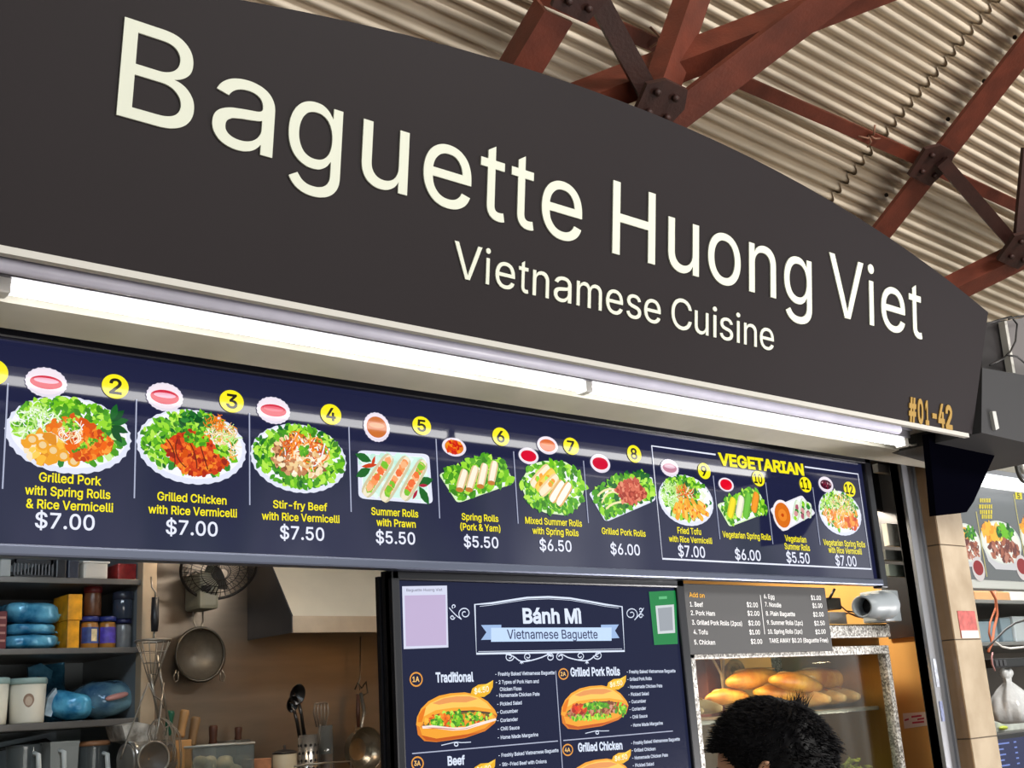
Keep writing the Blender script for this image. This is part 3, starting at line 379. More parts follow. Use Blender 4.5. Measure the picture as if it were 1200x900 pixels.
y|389|47,-139,51,-140,52,-121;61,-86,57,-103,65,-86;71,-87,68,-87,83,-90;104,-89,94,-91,114,-87;130,-74,122,-82,138,-66;151,-36,145,-53,155,-24;163,-1,159,-13,114,126;17,379,66,252,40,379;84,379,62,379,111,305;165,155,138,230,174,132;187,87,181,109,193,64;206,21,199,42,198,21;184,21,191,21,190,42;202,87,196,64,209,110;224,155,216,132,251,230;305,379,278,305,327,379;371,379,349,379,316,234;204,-58,260,88,196,-78;177,-107,187,-94,166,-120;139,-136,153,-129,125,-142;91,-145,109,-145,81,-145;65,-143,72,-144,57,-142
z|380|42,0,141,0,42,15;42,46,42,30,112,137;254,320,183,228,254,321;254,323,254,322,185,323;48,323,117,323,48,342;48,379,48,361,143,379;333,379,238,379,333,363;333,331,333,347,264,241;126,60,195,150,126,59;126,56,126,58,197,56;339,56,268,56,339,38;339,0,339,19,240,0
0|453|227,-7,264,-7,189,-7;130,24,157,3,103,45;69,113,83,74,55,152;48,254,48,199,48,309;69,395,55,356,83,434;130,484,104,464,157,505;227,516,189,516,264,516;323,484,296,505,350,464;384,395,370,434,398,356;405,254,405,309,405,199;384,113,398,152,370,74;323,24,350,45,297,3/227,50,202,50,252,50;290,74,273,58,308,90;330,144,321,113,339,174;344,254,344,211,344,297;330,365,339,334,321,395;290,435,308,419,273,451;227,460,252,460,202,460;163,435,180,451,146,419;123,365,132,395,114,334;109,254,109,297,109,211;123,144,114,174,132,113;163,74,146,90,180,58
1|453|76,0,181,0,76,18;76,55,76,36,181,55;391,55,286,55,391,36;391,0,391,18,286,0/276,509,250,509,276,339;276,0,276,170,255,0;212,0,234,0,212,149;212,448,212,299,211,448;209,448,210,448,168,418;86,358,127,388,86,381;86,427,86,404,123,454;198,509,161,481,224,509
2|453|64,0,172,0,64,16;64,47,64,32,121,108;234,229,177,168,254,249;282,282,270,267,295,298;311,327,304,313,317,341;320,371,320,356,320,390;308,419,316,405,299,432;273,449,288,442,259,456;224,460,242,460,204,460;172,447,187,456,158,439;139,413,147,428,131,399;127,362,127,382,107,362;66,362,86,362,66,392;86,442,72,419,100,465;143,496,119,483,167,509;225,516,194,516,255,516;306,497,282,509,329,484;361,445,348,467,374,424;381,372,381,399,381,354;371,318,378,335,364,300;336,259,353,280,319,237;267,180,296,211,229,140;153,60,191,100,153,59;153,57,153,58,231,57;389,57,310,57,389,38;389,0,389,19,281,0
3|453|218,-7,252,-7,187,-7;133,10,158,-1,107,21;70,57,86,37,54,78;44,132,46,103,66,132;109,132,87,132,111,114;126,87,117,99,136,75;165,59,149,65,181,53;219,50,199,50,239,50;275,61,258,53,292,68;315,93,305,79,324,107;329,145,329,124,329,163;316,196,325,181,307,212;275,234,293,224,256,243;201,248,231,248,186,248;157,248,172,248,157,265;157,299,157,282,200,349;288,448,244,399,288,450;288,452,288,451,215,452;70,452,142,452,70,471;70,509,70,490,171,509;372,509,272,509,372,493;372,461,372,477,319,400;211,278,265,339,211,282;211,289,211,285,249,293;308,276,281,288,335,263;371,222,356,246,386,199;393,145,393,173,393,115;370,66,385,89,355,43;309,12,335,25,282,0
4|453|40,105,164,105,40,123;40,158,40,141,109,275;247,509,178,392,268,509;311,509,289,509,243,394;109,166,176,280,109,165;109,163,109,164,210,163;413,163,312,163,413,144;413,105,413,125,289,105/282,0,302,0,282,40;282,121,282,81,282,130;282,146,282,138,282,203;282,318,282,260,302,318;343,318,322,318,343,212;343,0,343,106,322,0
5|453|221,-7,254,-7,191,-7;140,11,164,-1,116,23;83,60,97,39,69,81;60,130,61,104,81,130;122,130,101,130,124,115;138,89,129,101,147,77;173,60,159,67,188,53;221,50,204,50,242,50;276,64,260,55,292,74;314,104,305,87,323,121;328,162,328,141,328,184;314,221,323,204,304,238;275,262,291,252,258,272;218,277,239,277,201,277;167,268,184,274,151,263;128,246,138,255,108,248;67,253,88,250,77,338;96,509,86,423,186,509;366,509,276,509,366,490;366,452,366,471,294,452;151,452,222,452,145,402;134,301,139,352,135,301;136,301,135,301,147,311;178,325,161,319,194,331;229,334,211,334,253,334;294,321,274,329,313,313;345,285,331,301,359,270;379,231,371,252,387,210;391,163,391,188,391,130;369,76,384,101,354,50;309,15,334,30,283,1
6|453|226,-7,258,-7,195,-7;142,15,167,0,118,29;84,74,98,49,71,100;64,162,64,129,64,186;80,239,69,212,91,266;137,340,110,300,176,396;252,509,214,453,276,509;322,509,299,509,265,426;151,261,208,344,149,261;145,261,147,261,150,271;165,288,157,280,174,296;196,307,184,302,207,312;235,314,221,314,266,314;316,295,293,308,339,282;370,240,357,263,382,216;389,157,389,189,389,125;368,73,382,97,354,48;310,14,334,28,286,0/226,48,207,48,246,48;279,63,264,53,294,72;314,101,306,85,323,118;327,157,327,136,327,178;314,213,323,197,306,230;279,251,294,242,264,261;226,265,246,265,207,265;174,252,189,261,159,243;138,214,147,230,129,198;125,158,125,179,125,137;138,102,129,118,147,85;174,63,159,72,189,53
7|453|97,0,120,0,172,149;323,448,248,299,323,450;323,452,323,451,236,452;62,452,149,452,62,471;62,509,62,490,172,509;391,509,281,509,391,489;391,449,391,469,315,299;165,0,240,150,142,0
8|453|226,-7,260,-7,192,-7;136,11,162,-1,109,24;74,62,89,40,59,83;52,135,52,108,52,157;65,195,56,177,74,213;101,241,86,229,116,253;153,265,133,261,153,265;153,267,153,266,128,273;93,308,108,287,78,329;70,380,70,353,70,406;90,450,77,429,104,470;146,498,122,486,169,510;226,516,196,516,256,516;306,498,283,510,329,486;361,450,348,470,375,429;382,380,382,406,382,353;359,308,374,329,344,287;300,267,325,273,300,266;300,265,300,265,319,261;351,241,336,253,366,229;387,195,378,213,396,177;401,135,401,157,401,108;378,62,393,83,364,40;317,11,343,24,291,-1/226,49,204,49,249,49;285,60,268,53,301,68;323,91,314,78,332,105;337,139,337,121,337,158;322,189,332,174,313,203;283,223,300,214,266,231;226,235,247,235,205,235;169,223,186,231,152,214;130,189,139,203,120,174;115,139,115,158,115,121;129,91,120,105,138,78;167,60,151,68,184,53/226,290,208,290,244,290;274,300,260,293,288,307;307,330,299,318,315,343;319,376,319,358,319,393;308,420,315,407,300,433;275,449,289,443,261,456;226,460,245,460,208,460;177,449,191,456,163,443;145,420,152,433,137,407;133,376,133,393,133,358;145,330,137,343,152,318;178,300,163,307,192,293
9|453|226,516,195,516,258,516;310,494,286,508,335,480;368,434,354,460,382,409;389,347,389,380,389,323;373,270,383,297,362,243;315,168,343,209,277,112;200,0,239,56,177,0;130,0,154,0,187,83;301,248,244,165,303,248;307,248,305,248,303,238;287,221,296,229,279,213;257,202,269,207,245,197;218,195,232,195,187,195;137,214,160,201,114,227;83,269,96,245,70,292;64,352,64,320,64,384;85,436,71,412,99,461;143,494,118,480,167,508/226,460,246,460,207,460;174,446,189,456,159,437;138,407,147,424,130,391;125,352,125,372,125,330;138,295,130,312,147,279;174,257,159,266,189,248;226,243,207,243,246,243;279,257,263,248,294,266;314,295,306,279,323,311;327,350,327,330,327,372;314,407,323,391,306,424;279,446,294,437,264,456
$|447|202,-74,216,-74,202,145;202,583,202,364,216,583;244,583,230,583,244,364;244,-74,244,145,230,-74/224,-9,263,-9,187,-9;128,9,155,-3,100,21;64,60,79,38,49,82;38,137,40,107,60,137;104,137,82,137,106,117;123,88,112,101,134,75;166,59,149,65,184,52;224,49,203,49,247,49;286,60,268,53,304,68;329,92,319,78,340,105;346,139,346,121,346,155;332,179,341,169,323,189;296,205,311,198,281,211;245,222,264,217,224,228;184,239,204,234,142,251;86,289,109,268,63,311;52,372,52,339,52,401;75,448,60,426,90,469;138,498,111,486,164,510;227,516,194,516,261,516;316,498,290,510,342,486;377,449,362,469,392,428;401,378,400,404,380,378;337,378,358,378,335,403;302,437,323,423,281,451;225,459,256,459,203,459;167,448,184,455,151,441;129,418,138,431,120,406;115,376,115,391,115,358;131,334,120,344,142,323;169,308,154,314,184,302;212,293,199,297,230,289;264,279,247,284,279,275;312,264,295,270,328,257;359,238,344,248,373,227;395,198,385,214,404,181;408,139,408,162,408,111;386,64,401,86,372,41;323,11,351,24,296,-2
.|188|95,-4,108,-4,83,-4;63,9,72,0,54,18;50,41,50,28,50,54;63,73,54,65,72,82;95,87,83,87,108,87;128,73,119,82,137,65;141,41,141,54,141,28;128,9,137,18,119,0
&|448|197,-7,221,-7,163,-7;110,12,135,-1,86,24;54,62,67,41,41,83;34,133,34,107,34,155;47,189,39,174,56,205;85,235,69,220,101,249;140,279,119,263,166,298;216,335,191,316,223,340;237,352,230,346,244,359;255,375,250,366,259,384;262,405,262,394,262,421;245,445,256,434,235,456;201,461,220,461,189,461;168,453,178,458,158,448;145,431,151,441,140,422;137,399,137,411,137,386;145,363,140,374,151,352;169,327,159,340,179,315;204,284,190,300,282,189;438,0,360,95,413,0;364,0,389,0,300,77;171,231,236,154,152,255;121,293,135,275,107,310;87,344,95,327,79,361;75,398,75,379,75,421;91,458,81,441,101,475;134,499,116,489,153,509;200,513,175,513,225,513;266,499,247,509,284,489;308,459,298,476,319,443;324,404,324,424,324,389;315,362,321,375,309,348;291,325,302,336,281,314;256,293,269,303,222,268;154,217,188,243,133,202;110,174,119,188,101,161;97,131,97,147,97,115;109,87,101,100,117,75;143,57,129,65,158,50;193,46,174,46,213,46;251,59,233,51,270,68;301,95,286,80,316,111;336,151,328,130,345,173;349,224,349,197,368,224;408,224,388,224,408,192;397,144,404,165,389,122;371,92,381,105,361,79;345,62,352,69,341,57;333,47,337,52,316,29;271,7,296,16,246,-2
(|273|89,207,89,156,89,244;101,324,93,283,108,364;132,441,119,404,145,479;177,539,160,511,196,539;236,539,216,539,219,504;191,428,204,467,178,389;161,313,168,351,155,276;151,207,151,240,151,176;160,115,154,146,166,83;188,16,176,51,201,-18;236,-96,217,-56,216,-96;177,-96,196,-96,148,-47;111,55,126,3,97,106
)|273|37,-96,57,-96,57,-55;86,18,73,-17,98,53;113,116,107,85,119,147;122,207,122,177,122,240;112,313,118,276,105,351;82,428,95,389,70,467;37,539,55,504,57,539;97,539,77,539,113,511;142,441,128,479,155,404;173,323,165,364,180,283;184,207,184,244,184,156;161,53,177,104,146,2;97,-96,125,-48,77,-96
-|453|337,244,263,244,337,226;337,188,337,207,263,188;114,188,188,188,114,207;114,244,114,226,188,244
#|440|242,0,259,0,270,170;326,509,298,339,343,509;377,509,360,509,349,339;294,0,321,170,276,0/10,140,137,140,13,157;19,192,16,174,146,192;400,192,273,192,397,174;391,140,394,157,264,140/64,0,81,0,91,170;147,509,119,339,164,509;198,509,181,509,170,339;115,0,142,170,98,0/40,316,167,316,43,334;49,368,46,351,176,368;429,368,302,368,427,351;421,316,424,334,294,316
á|389|160,-9,182,-9,136,-9;94,5,114,-4,75,14;48,45,59,27,36,62;30,108,30,83,30,130;43,161,35,147,52,175;78,193,63,185,92,201;125,211,108,207,143,215;178,220,160,218,201,223;234,227,219,225,248,228;265,235,258,231,272,239;276,255,276,245,276,255;276,257,276,256,276,272;267,297,273,286,261,308;240,322,252,316,228,328;196,331,213,331,178,331;149,322,162,328,136,317;118,301,126,309,110,292;100,274,104,283,80,280;41,291,61,285,50,314;79,346,62,332,95,360;133,375,113,369,153,381;194,384,173,384,208,384;239,379,223,383,255,376;286,360,271,370,301,351;322,320,313,338,332,303;337,251,337,280,337,168;337,0,337,84,317,0;277,0,297,0,277,17;277,52,277,35,275,52;272,52,274,52,268,43;252,25,261,34,243,15;215,1,230,7,200,-5/170,45,155,45,193,45;228,59,212,50,243,68;263,93,255,79,271,107;276,138,276,122,276,155;276,190,276,173,273,187;259,182,268,184,251,180;231,176,242,178,221,174;200,171,210,172,190,170;175,168,182,169,161,166;134,159,147,163,121,154;103,139,111,148,96,131;92,105,92,119,92,92;102,72,95,81,109,63;130,52,118,57,142,48/162,429,179,429,178,462;210,529,194,496,233,529;278,529,255,529,256,496;212,429,234,462,196,429
ì|167|53,0,73,0,53,126;53,379,53,253,73,379;114,379,93,379,114,253;114,0,114,126,93,0/59,429,76,429,37,462;-6,529,15,496,16,529;62,529,39,529,78,496;110,429,94,462,93,429
 |188|
"""
GL = {}
for ln in GLYPHS.strip('\n').split('\n'):
    ch_, adv_, spl_ = ln.split('|', 2)
    GL[ch_] = (int(adv_), [[tuple(int(v) for v in p.split(',')) for p in s_.split(';')] for s_ in spl_.split('/')] if spl_ else [])
from mathutils.geometry import delaunay_2d_cdt
_cache = {}
def glyphs(s, bold=0.0, res=3):
    k = (s, bold, res)
    if k in _cache: return _cache[k]
    x = 0.0; V = []; Fs = []
    for ch in s:
        adv, spl = GL[ch]
        cons = []
        for pts in spl:
            P = []
            Q = [p if len(p) == 6 else (p[0], p[1]) * 3 for p in pts]
            for i in range(len(Q)):
                a, c = Q[i], Q[(i + 1) % len(Q)]
                a0 = Vector(a[0:2]); a1 = Vector(a[4:6]); c1 = Vector(c[2:4]); c0 = Vector(c[0:2])
                d = c0 - a0
                straight = d.length < 1e-6 or (abs((a1 - a0).cross(d)) < 1.5 * d.length and abs((c1 - a0).cross(d)) < 1.5 * d.length)
                n = 1 if straight else res
                for j in range(n):
                    t = j / n
                    p = a0 * (1 - t) ** 3 + a1 * (3 * t * (1 - t) ** 2) + c1 * (3 * t * t * (1 - t)) + c0 * t ** 3
                    if not P or (p - P[-1]).length > 1.0: P.append(p)
            if len(P) > 1 and (P[0] - P[-1]).length <= 1.0: P.pop()
            if len(P) > 2: cons.append(P)
        x0 = x; x += adv / 1000
        if not cons: continue
        ar = [sum(P[i - 1].cross(P[i]) for i in range(len(P))) for P in cons]
        sgn = 1 if max(ar, key=abs) > 0 else -1
        if bold:
            out = []
            for P in cons:
                n = len(P); O = []
                for i in range(n):
                    e0 = (P[i] - P[i - 1]).normalized(); e1 = (P[(i + 1) % n] - P[i]).normalized()
                    n0 = Vector((e0.y, -e0.x)); n1 = Vector((e1.y, -e1.x)); m = n0 + n1
                    m = m / max(.35, m.length_squared / 2) if m.length > .3 else n0
                    O.append(P[i] + m * (bold * 1000 * sgn))
                out.append(O)
            cons = out
        allv = [p / 1000 for P in cons for p in P]; edges = []; k0 = 0
        for P in cons:
            edges += [(k0 + i, k0 + (i + 1) % len(P)) for i in range(len(P))]; k0 += len(P)
        r = delaunay_2d_cdt(allv, edges, [], 0, 1e-5)
        o = len(V)
        V += [(v.x + x0, v.y) for v in r[0]]
        for f in r[2]:
            c = sum((r[0][i] for i in f), Vector((0, 0))) / len(f) * 1000
            wnd = 0
            for P in cons:
                for i in range(len(P)):
                    p, q = P[i - 1], P[i]
                    if (p.y <= c.y) != (q.y <= c.y):
                        if p.x + (c.y - p.y) / (q.y - p.y) * (q.x - p.x) > c.x: wnd += 1 if q.y > p.y else -1
            if wnd == 0: continue
            A = sum(r[0][f[i - 1]].cross(r[0][f[i]]) for i in range(len(f)))
            f = list(f) if A > 0 else list(f)[::-1]
            Fs.append(tuple(i + o for i in f))
    _cache[k] = (V, Fs)
    return V, Fs
CAPH = max(y for x, y in glyphs('H')[0])
def put(b, s, plane, pl, pr, cap, off=.001, bold=0.0, depth=0.0, res=3, col=None, slant=0):
    """letter s between two baseline points (pixels) of a plane; cap = capital height in pixels"""
    vs_, fs = glyphs(s, bold, res)
    u0, v0 = plane.uv(*pl); u1, v1 = plane.uv(*pr)
    _, v2 = plane.uv(pl[0], pl[1] - cap)
    h = (v2 - v0) / CAPH
    x0 = min(x for x, y in vs_); x1 = max(x for x, y in vs_)
    k = (u1 - u0) / (x1 - x0)
    W = [plane.P(u0 + (x - x0) * k, v0 + (v1 - v0) * (x - x0) / (x1 - x0) + y * h, off) for x, y in vs_]
    b.add(W, fs, col)
class Plane:
    def __init__(s, o, tilt=0.0):
        s.o = Vector(o); s.U = Vector((1, 0, 0)); s.V = Vector((0, -math.sin(tilt), math.cos(tilt))); s.N = s.U.cross(s.V)
    def uv(s, px, py):
        d = ray(px, py); t = (s.o - CAM).dot(s.N) / d.dot(s.N); q = CAM + d * t - s.o
        return q.dot(s.U), q.dot(s.V)
    def P(s, u, v, off=0.0):
        return s.o + s.U * u + s.V * v + s.N * off
    def px(s, px, py, off=0.0):
        return s.P(*s.uv(px, py), off)
# ================================================================ room shell
rnd = random.Random(5)
m_floor = mat('floor_tiles', (150, 140, 130), .5, var=.12, vscale=3)
struct('floor', B().box((-9, -9, -.1), (14, 6, 0)), m_floor, 'grey tiled hall floor')
m_steelwall = mat('stainless_wall', (136, 124, 111), .34, .7, var=.08, vscale=4, stretch=(1, 1, 6))
struct('wall_back', B().box((.2, 2.0, 0), (3.6, 2.06, 2.6)), m_steelwall, 'brushed steel back wall of the kitchen')
struct('wall_left', B().box((.14, .05, 0), (.2, 2.06, 2.6)), m_steelwall, 'steel left wall of the kitchen')
struct('trim_1', B().box((.2, .08, 2.36), (3.5, 2.0, 2.4)), mat('kitchen_ceiling', (120, 118, 114), .7), 'dull kitchen ceiling panel')
# side wall on the right: steel above, a wood reflection put into the tan colour below
m_tan = mat('tan_wood_reflection', (226, 172, 100), .35, var=.12, vscale=3, stretch=(1, 1, .3))
m_dsteel = mat('dark_steel_panel', (92, 92, 96), .3, .8, var=.15, vscale=5)
XW = 3.40
struct('wall_right', B().box((XW, .0, 0), (XW + .05, 2.06, 2.6)), m_tan, 'right side wall of the stall, a wood reflection put into its tan colour')
_d = ray(1037, 700)
struct('trim_2', B().box((XW - .012, .005, 1.80), (XW - .001, (CAM + _d * (XW / _d.x)).y, 2.36)), m_dsteel, 'dull steel sheet on the upper right side wall')

# corrugated roof and its steel -----------------------------------
rr = ray(2455, 892).normalized()
ss = ray(-867, 2512).normalized()
nn = rr.cross(ss).normalized()
if nn.z < 0: nn = -nn
ss = nn.cross(rr).normalized()
RO = CAM + ray(1095, 195) * (6.2 / ray(1095, 195).dot(MF))
def roof(px, py, off=0.0):
    """point in a plane lying off metres below the roof sheets"""
    o = RO - nn * off; d = ray(px, py)
    return CAM + d * ((o - CAM).dot(nn) / d.dot(nn))
pa = roof(1013, 140); pb = roof(1013, 156.5)
PITCH = abs((pb - pa).dot(ss))
seam = (roof(1105, 125) - RO).dot(rr)
b = B()
def sheet(r0, r1, dz, s0=-5.0, s1=5.0):
    n = int((s1 - s0) / PITCH * 8)
    vs_, fs = [], []
    for i in range(n + 1):
        s_ = s0 + (s1 - s0) * i / n
        h = ((.5 + .5 * math.cos(2 * PI * s_ / PITCH)) ** 1.9 * 2 - 1) * PITCH * .40 + dz
        vs_ += [RO + rr * r0 + ss * s_ + nn * h, RO + rr * r1 + ss * s_ + nn * h]
    for i in range(n): fs.append((2 * i, 2 * i + 1, 2 * i + 3, 2 * i + 2))
    b.add(vs_, fs, None, True)
sheet(-7.5, seam, .05); sheet(seam - .18, 4.5, .02)
m_roof = mat('corrugated_sheet', (230, 216, 196), .55, 0, var=.10, vscale=6, stretch=(.6, 4, 4))
struct('ceiling', b, m_roof, 'beige corrugated roof sheets over the stalls')
b = B()
for k in range(-60, 60):
    s_ = k * PITCH * 2
    if k % 2 == 0: b.blob(RO + rr * (seam + .06 + .02 * (k % 3)) + ss * s_ - nn * (PITCH * .27 - .005), (.011, .011, .011), 8, 6)
struct('trim_3', b, mat('roof_bolt', (40, 32, 28), .6, .5), 'dark bolts along the lap of the roof sheets')

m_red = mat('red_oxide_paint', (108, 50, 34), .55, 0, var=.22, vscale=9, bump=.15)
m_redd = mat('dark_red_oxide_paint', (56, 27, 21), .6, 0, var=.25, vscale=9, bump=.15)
def beam(b, p0, p1, w, d, t=.02, flip=1):
    """steel angle: two flanges, w across and d deep"""
    p0 = Vector(p0); p1 = Vector(p1)
    ax = (p1 - p0).normalized()
    vw = (((p0 + p1) / 2) - CAM).normalized()
    u = ax.cross(nn).normalized(); dn = -(nn - ax * nn.dot(ax)).normalized()
    q = [u * (-w / 2), u * (w / 2), u * (w / 2) - dn * t, u * (-w / 2 + t) - dn * t, u * (-w / 2 + t) - dn * d, u * (-w / 2) - dn * d]
    if flip < 0: q = [-(a - dn * a.dot(dn)) + dn * a.dot(dn) for a in q][::-1]
    b.prism([p0 + a for a in q], p1 - p0)
    return b
def ext(p0, p1, a=.6, c=.6):
    p0 = Vector(p0); p1 = Vector(p1); d = (p1 - p0)
    return p0 - d * a, p1 + d * c
TR = thing('roof_truss', roof(775, 125, .5), 'red painted steel roof truss crossing above the middle of the sign', 'roof truss')
def member(parent, name, a, c, w, d, m, oa, oc, e0=0, e1=0, flip=1):
    p0, p1 = ext(roof(*a, oa), roof(*c, oc), e0, e1)
    return beam(B(), p0, p1, w, d, flip=flip).build(name, m, parent)
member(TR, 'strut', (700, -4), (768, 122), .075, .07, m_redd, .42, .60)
member(TR, 'web_member', (655, 20), (612, 92), .13, .10, m_red, .42, .42, .0, 1.2)
member(TR, 'web_member', (783, 112), (822, -4), .13, .08, m_red, .60, .25, 0, .5, -1)
member(TR, 'bottom_chord', (790, 140), (985, -8), .15, .12, m_red, .62, .62, .8, 1.0)
member(TR, 'tie_beam', (728, 112), (1045, -10), .10, .12, m_red, .50, .42, .8, .8, -1)
def plate(parent, px, py, off, w, h, m):
    b = B(); c = roof(px, py, off)
    b.prism([c + rr * x + ss * y for x, y in ((-w, -h * .5), (-w * .4, -h), (w * .6, -h), (w, -h * .2), (w * .8, h), (-w * .7, h))], nn * .02)
    o = b.build('gusset_plate', m, parent)
    for x, y in ((-.5, -.4), (.3, -.5), (.5, .4), (-.3, .5)):
        B().lathe([(.014, -.018), (.014, 0), (.0, .0)], c + rr * x * w + ss * y * h, 6, axis=nn).build('bolt', m_redd, o)
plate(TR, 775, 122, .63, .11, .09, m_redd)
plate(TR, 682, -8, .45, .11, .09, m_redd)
RT = thing('roof_rafter', roof(1095, 195, .3), 'red painted steel rafter running up to the right edge of the photo', 'roof rafter')
member(RT, 'rafter', (1035, 272), (1205, 55), .15, .12, m_red, .16, .16, 1.2, 1.0)
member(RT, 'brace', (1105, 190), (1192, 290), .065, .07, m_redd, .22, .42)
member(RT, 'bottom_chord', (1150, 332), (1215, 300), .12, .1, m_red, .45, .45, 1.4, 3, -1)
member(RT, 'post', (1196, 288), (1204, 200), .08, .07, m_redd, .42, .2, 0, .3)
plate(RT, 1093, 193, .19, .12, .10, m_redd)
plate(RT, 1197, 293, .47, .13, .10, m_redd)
def purlin(a, c, e0, e1, lab):
    b = B(); p0, p1 = ext(roof(*a, .10), roof(*c, .10), e0, e1)
    beam(b, p0, p1, .062, .06)
    o = b.build('roof_purlin', m_red); tag(o, lab, 'purlin', 'purlins under the roof sheets'); return o
purlin((708, 27), (1077, 187), 1.2, 0, 'red steel purlin left of the rafter, under the roof sheets')
purlin((1100, 200), (1200, 246), 0, 2.5, 'red steel purlin right of the rafter, under the roof sheets')
for i, (px, py) in enumerate(((772, 33), (1018, 150))):
    b = B(); c = roof(px, py + 8, .10)
    for k in range(4):
        a = k * 1.7 + i
        b.tube([c, c - nn * .03 + rr * .02 * math.cos(a) + ss * .02 * math.sin(a), c - nn * .01 + rr * .07 * math.cos(a) + ss * .06 * math.sin(a)], .005, 6)
    tag(b.build('wire_knot', mat('old_wire', (150, 110, 90), .6, .4)), ('twist of old wire tied on the purlin near the truss', 'twist of old wire tied on the purlin near the rafter')[i], 'wire')

# ================================================================ sign board (fascia)
YL = -.42
lipz = at(530, 397, YL).z
TILT = math.radians(8)
FA = Plane((0, YL, lipz), TILT)
arc = [FA.uv(*p) for p in ((320, 7.5), (480, 40), (580, 70.7), (640, 88), (780, 137), (900, 194.7), (960, 229), (1043, 279), (1127, 341.7), (1157, 364))]
# least-squares parabola-plus-quartic through the measured arc
import numpy as np
au = np.array([p[0] for p in arc]); av = np.array([p[1] for p in arc])
cf = np.polyfit(au, av, 2)
ur, vr = FA.uv(1158, 366); ub, vb = FA.uv(1139, 509)
UL = -1.0
top = [(u, float(np.polyval(cf, u))) for u in np.linspace(UL, ur, 40)]
pts = [(UL, 0.0), (ub, vb)] + [(u, v) for u, v in top[::-1]]
SG = thing('shop_sign', (1.6, YL, lipz), 'large dark grey arched shop sign with raised cream lettering above the menu', 'shop sign')
m_fascia = mat('charcoal_sign_panel', (42, 38, 40), .5, 0, spec=.06, var=.05, vscale=1.2)
B().prism([FA.P(u, v) for u, v in pts], FA.N * -.028).build('sign_panel', m_fascia, SG)
m_let = mat('cream_letter', (210, 214, 200), .6, spec=.15)
m_gold = mat('gold_letter', (150, 116, 36), .5, 0)
def letter(ch, pl, pr, base0, base1, capv, m, dep=.003, bold=.001, name='letter', parent=SG, off=.0):
    """one raised letter of the sign: left and right edge pixels, base line and cap height in sign coordinates"""
    u0 = FA.uv(*pl)[0]; u1 = FA.uv(*pr)[0]
    vs_, fs = glyphs(ch, bold, 8)
    if ch == 't':
        ym = max(y for x, y in vs_); xm = min(x for x, y in vs_ if y > ym - .01)
        vs_ = [(x, y * 1.03 - .05) if (y > ym - .01 and x < xm + .01) else (x, y) for x, y in vs_]
    x0 = min(x for x, y in vs_); x1 = max(x for x, y in vs_)
    k = (u1 - u0) / (x1 - x0); h = capv / CAPH
    V2 = [(u0 + (x - x0) * k, base0 + y * h) for x, y in vs_]
    nV = len(V2)
    b = B()
    P = [FA.P(u, v, dep + off) for u, v in V2] + [FA.P(u, v, off) for u, v in V2]
    cnt = {}
    for f in fs:
        for i in range(len(f)):
            e = (f[i], f[(i + 1) % len(f)]); cnt[e] = cnt.get(e, 0) + 1
    side = [(e[1], e[0], e[0] + nV, e[1] + nV) for e in cnt if (e[1], e[0]) not in cnt]
    b.add(P, list(fs) + side)
    return b.build(name, m, parent)
_, vB = FA.uv(135.5, 134.5); _, vBt = FA.uv(140.5, 20)
_, vH = FA.uv(716.3, 298); _, vHt = FA.uv(717.3, 212)
_, vI = FA.uv(1017.3, 379)
base = (vB + vH + vI) / 3; capv = ((vBt - vB) + (vHt - vH)) / 2
for ch, pl, pr in (('B', (135.5, 134.7), (226.4, 128)), ('a', (247.7, 144), (318, 184)), ('g', (337.3, 154.7), (401.3, 133)), ('u', (422.9, 188), (477.6, 190)),
                   ('e', (495.2, 204), (551.2, 214.7)), ('t', (562.7, 189), (589.9, 257)), ('t', (598.7, 201), (624, 268)), ('e', (633.9, 241), (681, 252)),
                   ('H', (716.3, 297), (766.9, 260)), ('u', (782, 294.7), (817.9, 300)), ('o', (828.8, 300), (866.7, 308)), ('n', (876.8, 337), (908.3, 340)),
                   ('g', (917.9, 324), (949.9, 318.7)), ('V', (970.6, 294.9), (1010.5, 308)), ('i', (1016.7, 353), (1023.6, 353)), ('e', (1031.7, 359.6), (1059.4, 364)), ('t', (1064, 348.7), (1079.6, 390.7))):
    letter(ch, pl, pr, base, base, capv, m_let)
_, w0 = FA.uv(570, 335); _, w1 = FA.uv(884, 405); _, wt = FA.uv(531.9, 284); _, wb = FA.uv(548, 330)
base2 = (w0 + w1) / 2; cap2 = wt - wb
for ch, pl, pr in (('V', (531.9, 284), (564.4, 291.7)), ('i', (567.8, 324), (574.1, 298)), ('e', (579.7, 324), (602.5, 326)), ('t', (607.3, 316.6), (618.1, 343.7)), ('n', (623.1, 345.8), (642.1, 350)),
                   ('a', (648, 345.8), (668.4, 356.7)), ('m', (674.6, 356.7), (704.1, 363)), ('e', (709.3, 353), (729, 364)), ('s', (733.3, 360), (750.4, 364)), ('e', (754, 364), (773.3, 366.7)),
                   ('C', (786, 366.7), (809.6, 372)), ('u', (813.3, 374.7), (829.3, 390.7)), ('i', (834.4, 380), (839.2, 364)), ('s', (842.7, 385), (858.1, 390.7)), ('i', (862, 388), (866.4, 370.7)), ('n', (871, 393), (885.9, 398.7)), ('e', (889.6, 396), (905.9, 401))):
    letter(ch, pl, pr, base2, base2, cap2, m_let, .0025, .0)
_, g0 = FA.uv(1064, 493.4); _, gt = FA.uv(1064, 467); _, g1 = FA.uv(1114.8, 502)
Z = Zm(900, 260, 3.213)
for ch, xl, xr in (('#', 527, 556), ('0', 561, 582), ('1', 590, 603), ('-', 616, 632), ('4', 638, 662), ('2', 666, 691)):
    y = 730 + (xl - 527) * .17
    letter(ch, Z(xl, y), Z(xr, y), (g0 + g1) / 2, 0, gt - g0, m_gold, .003, .03)

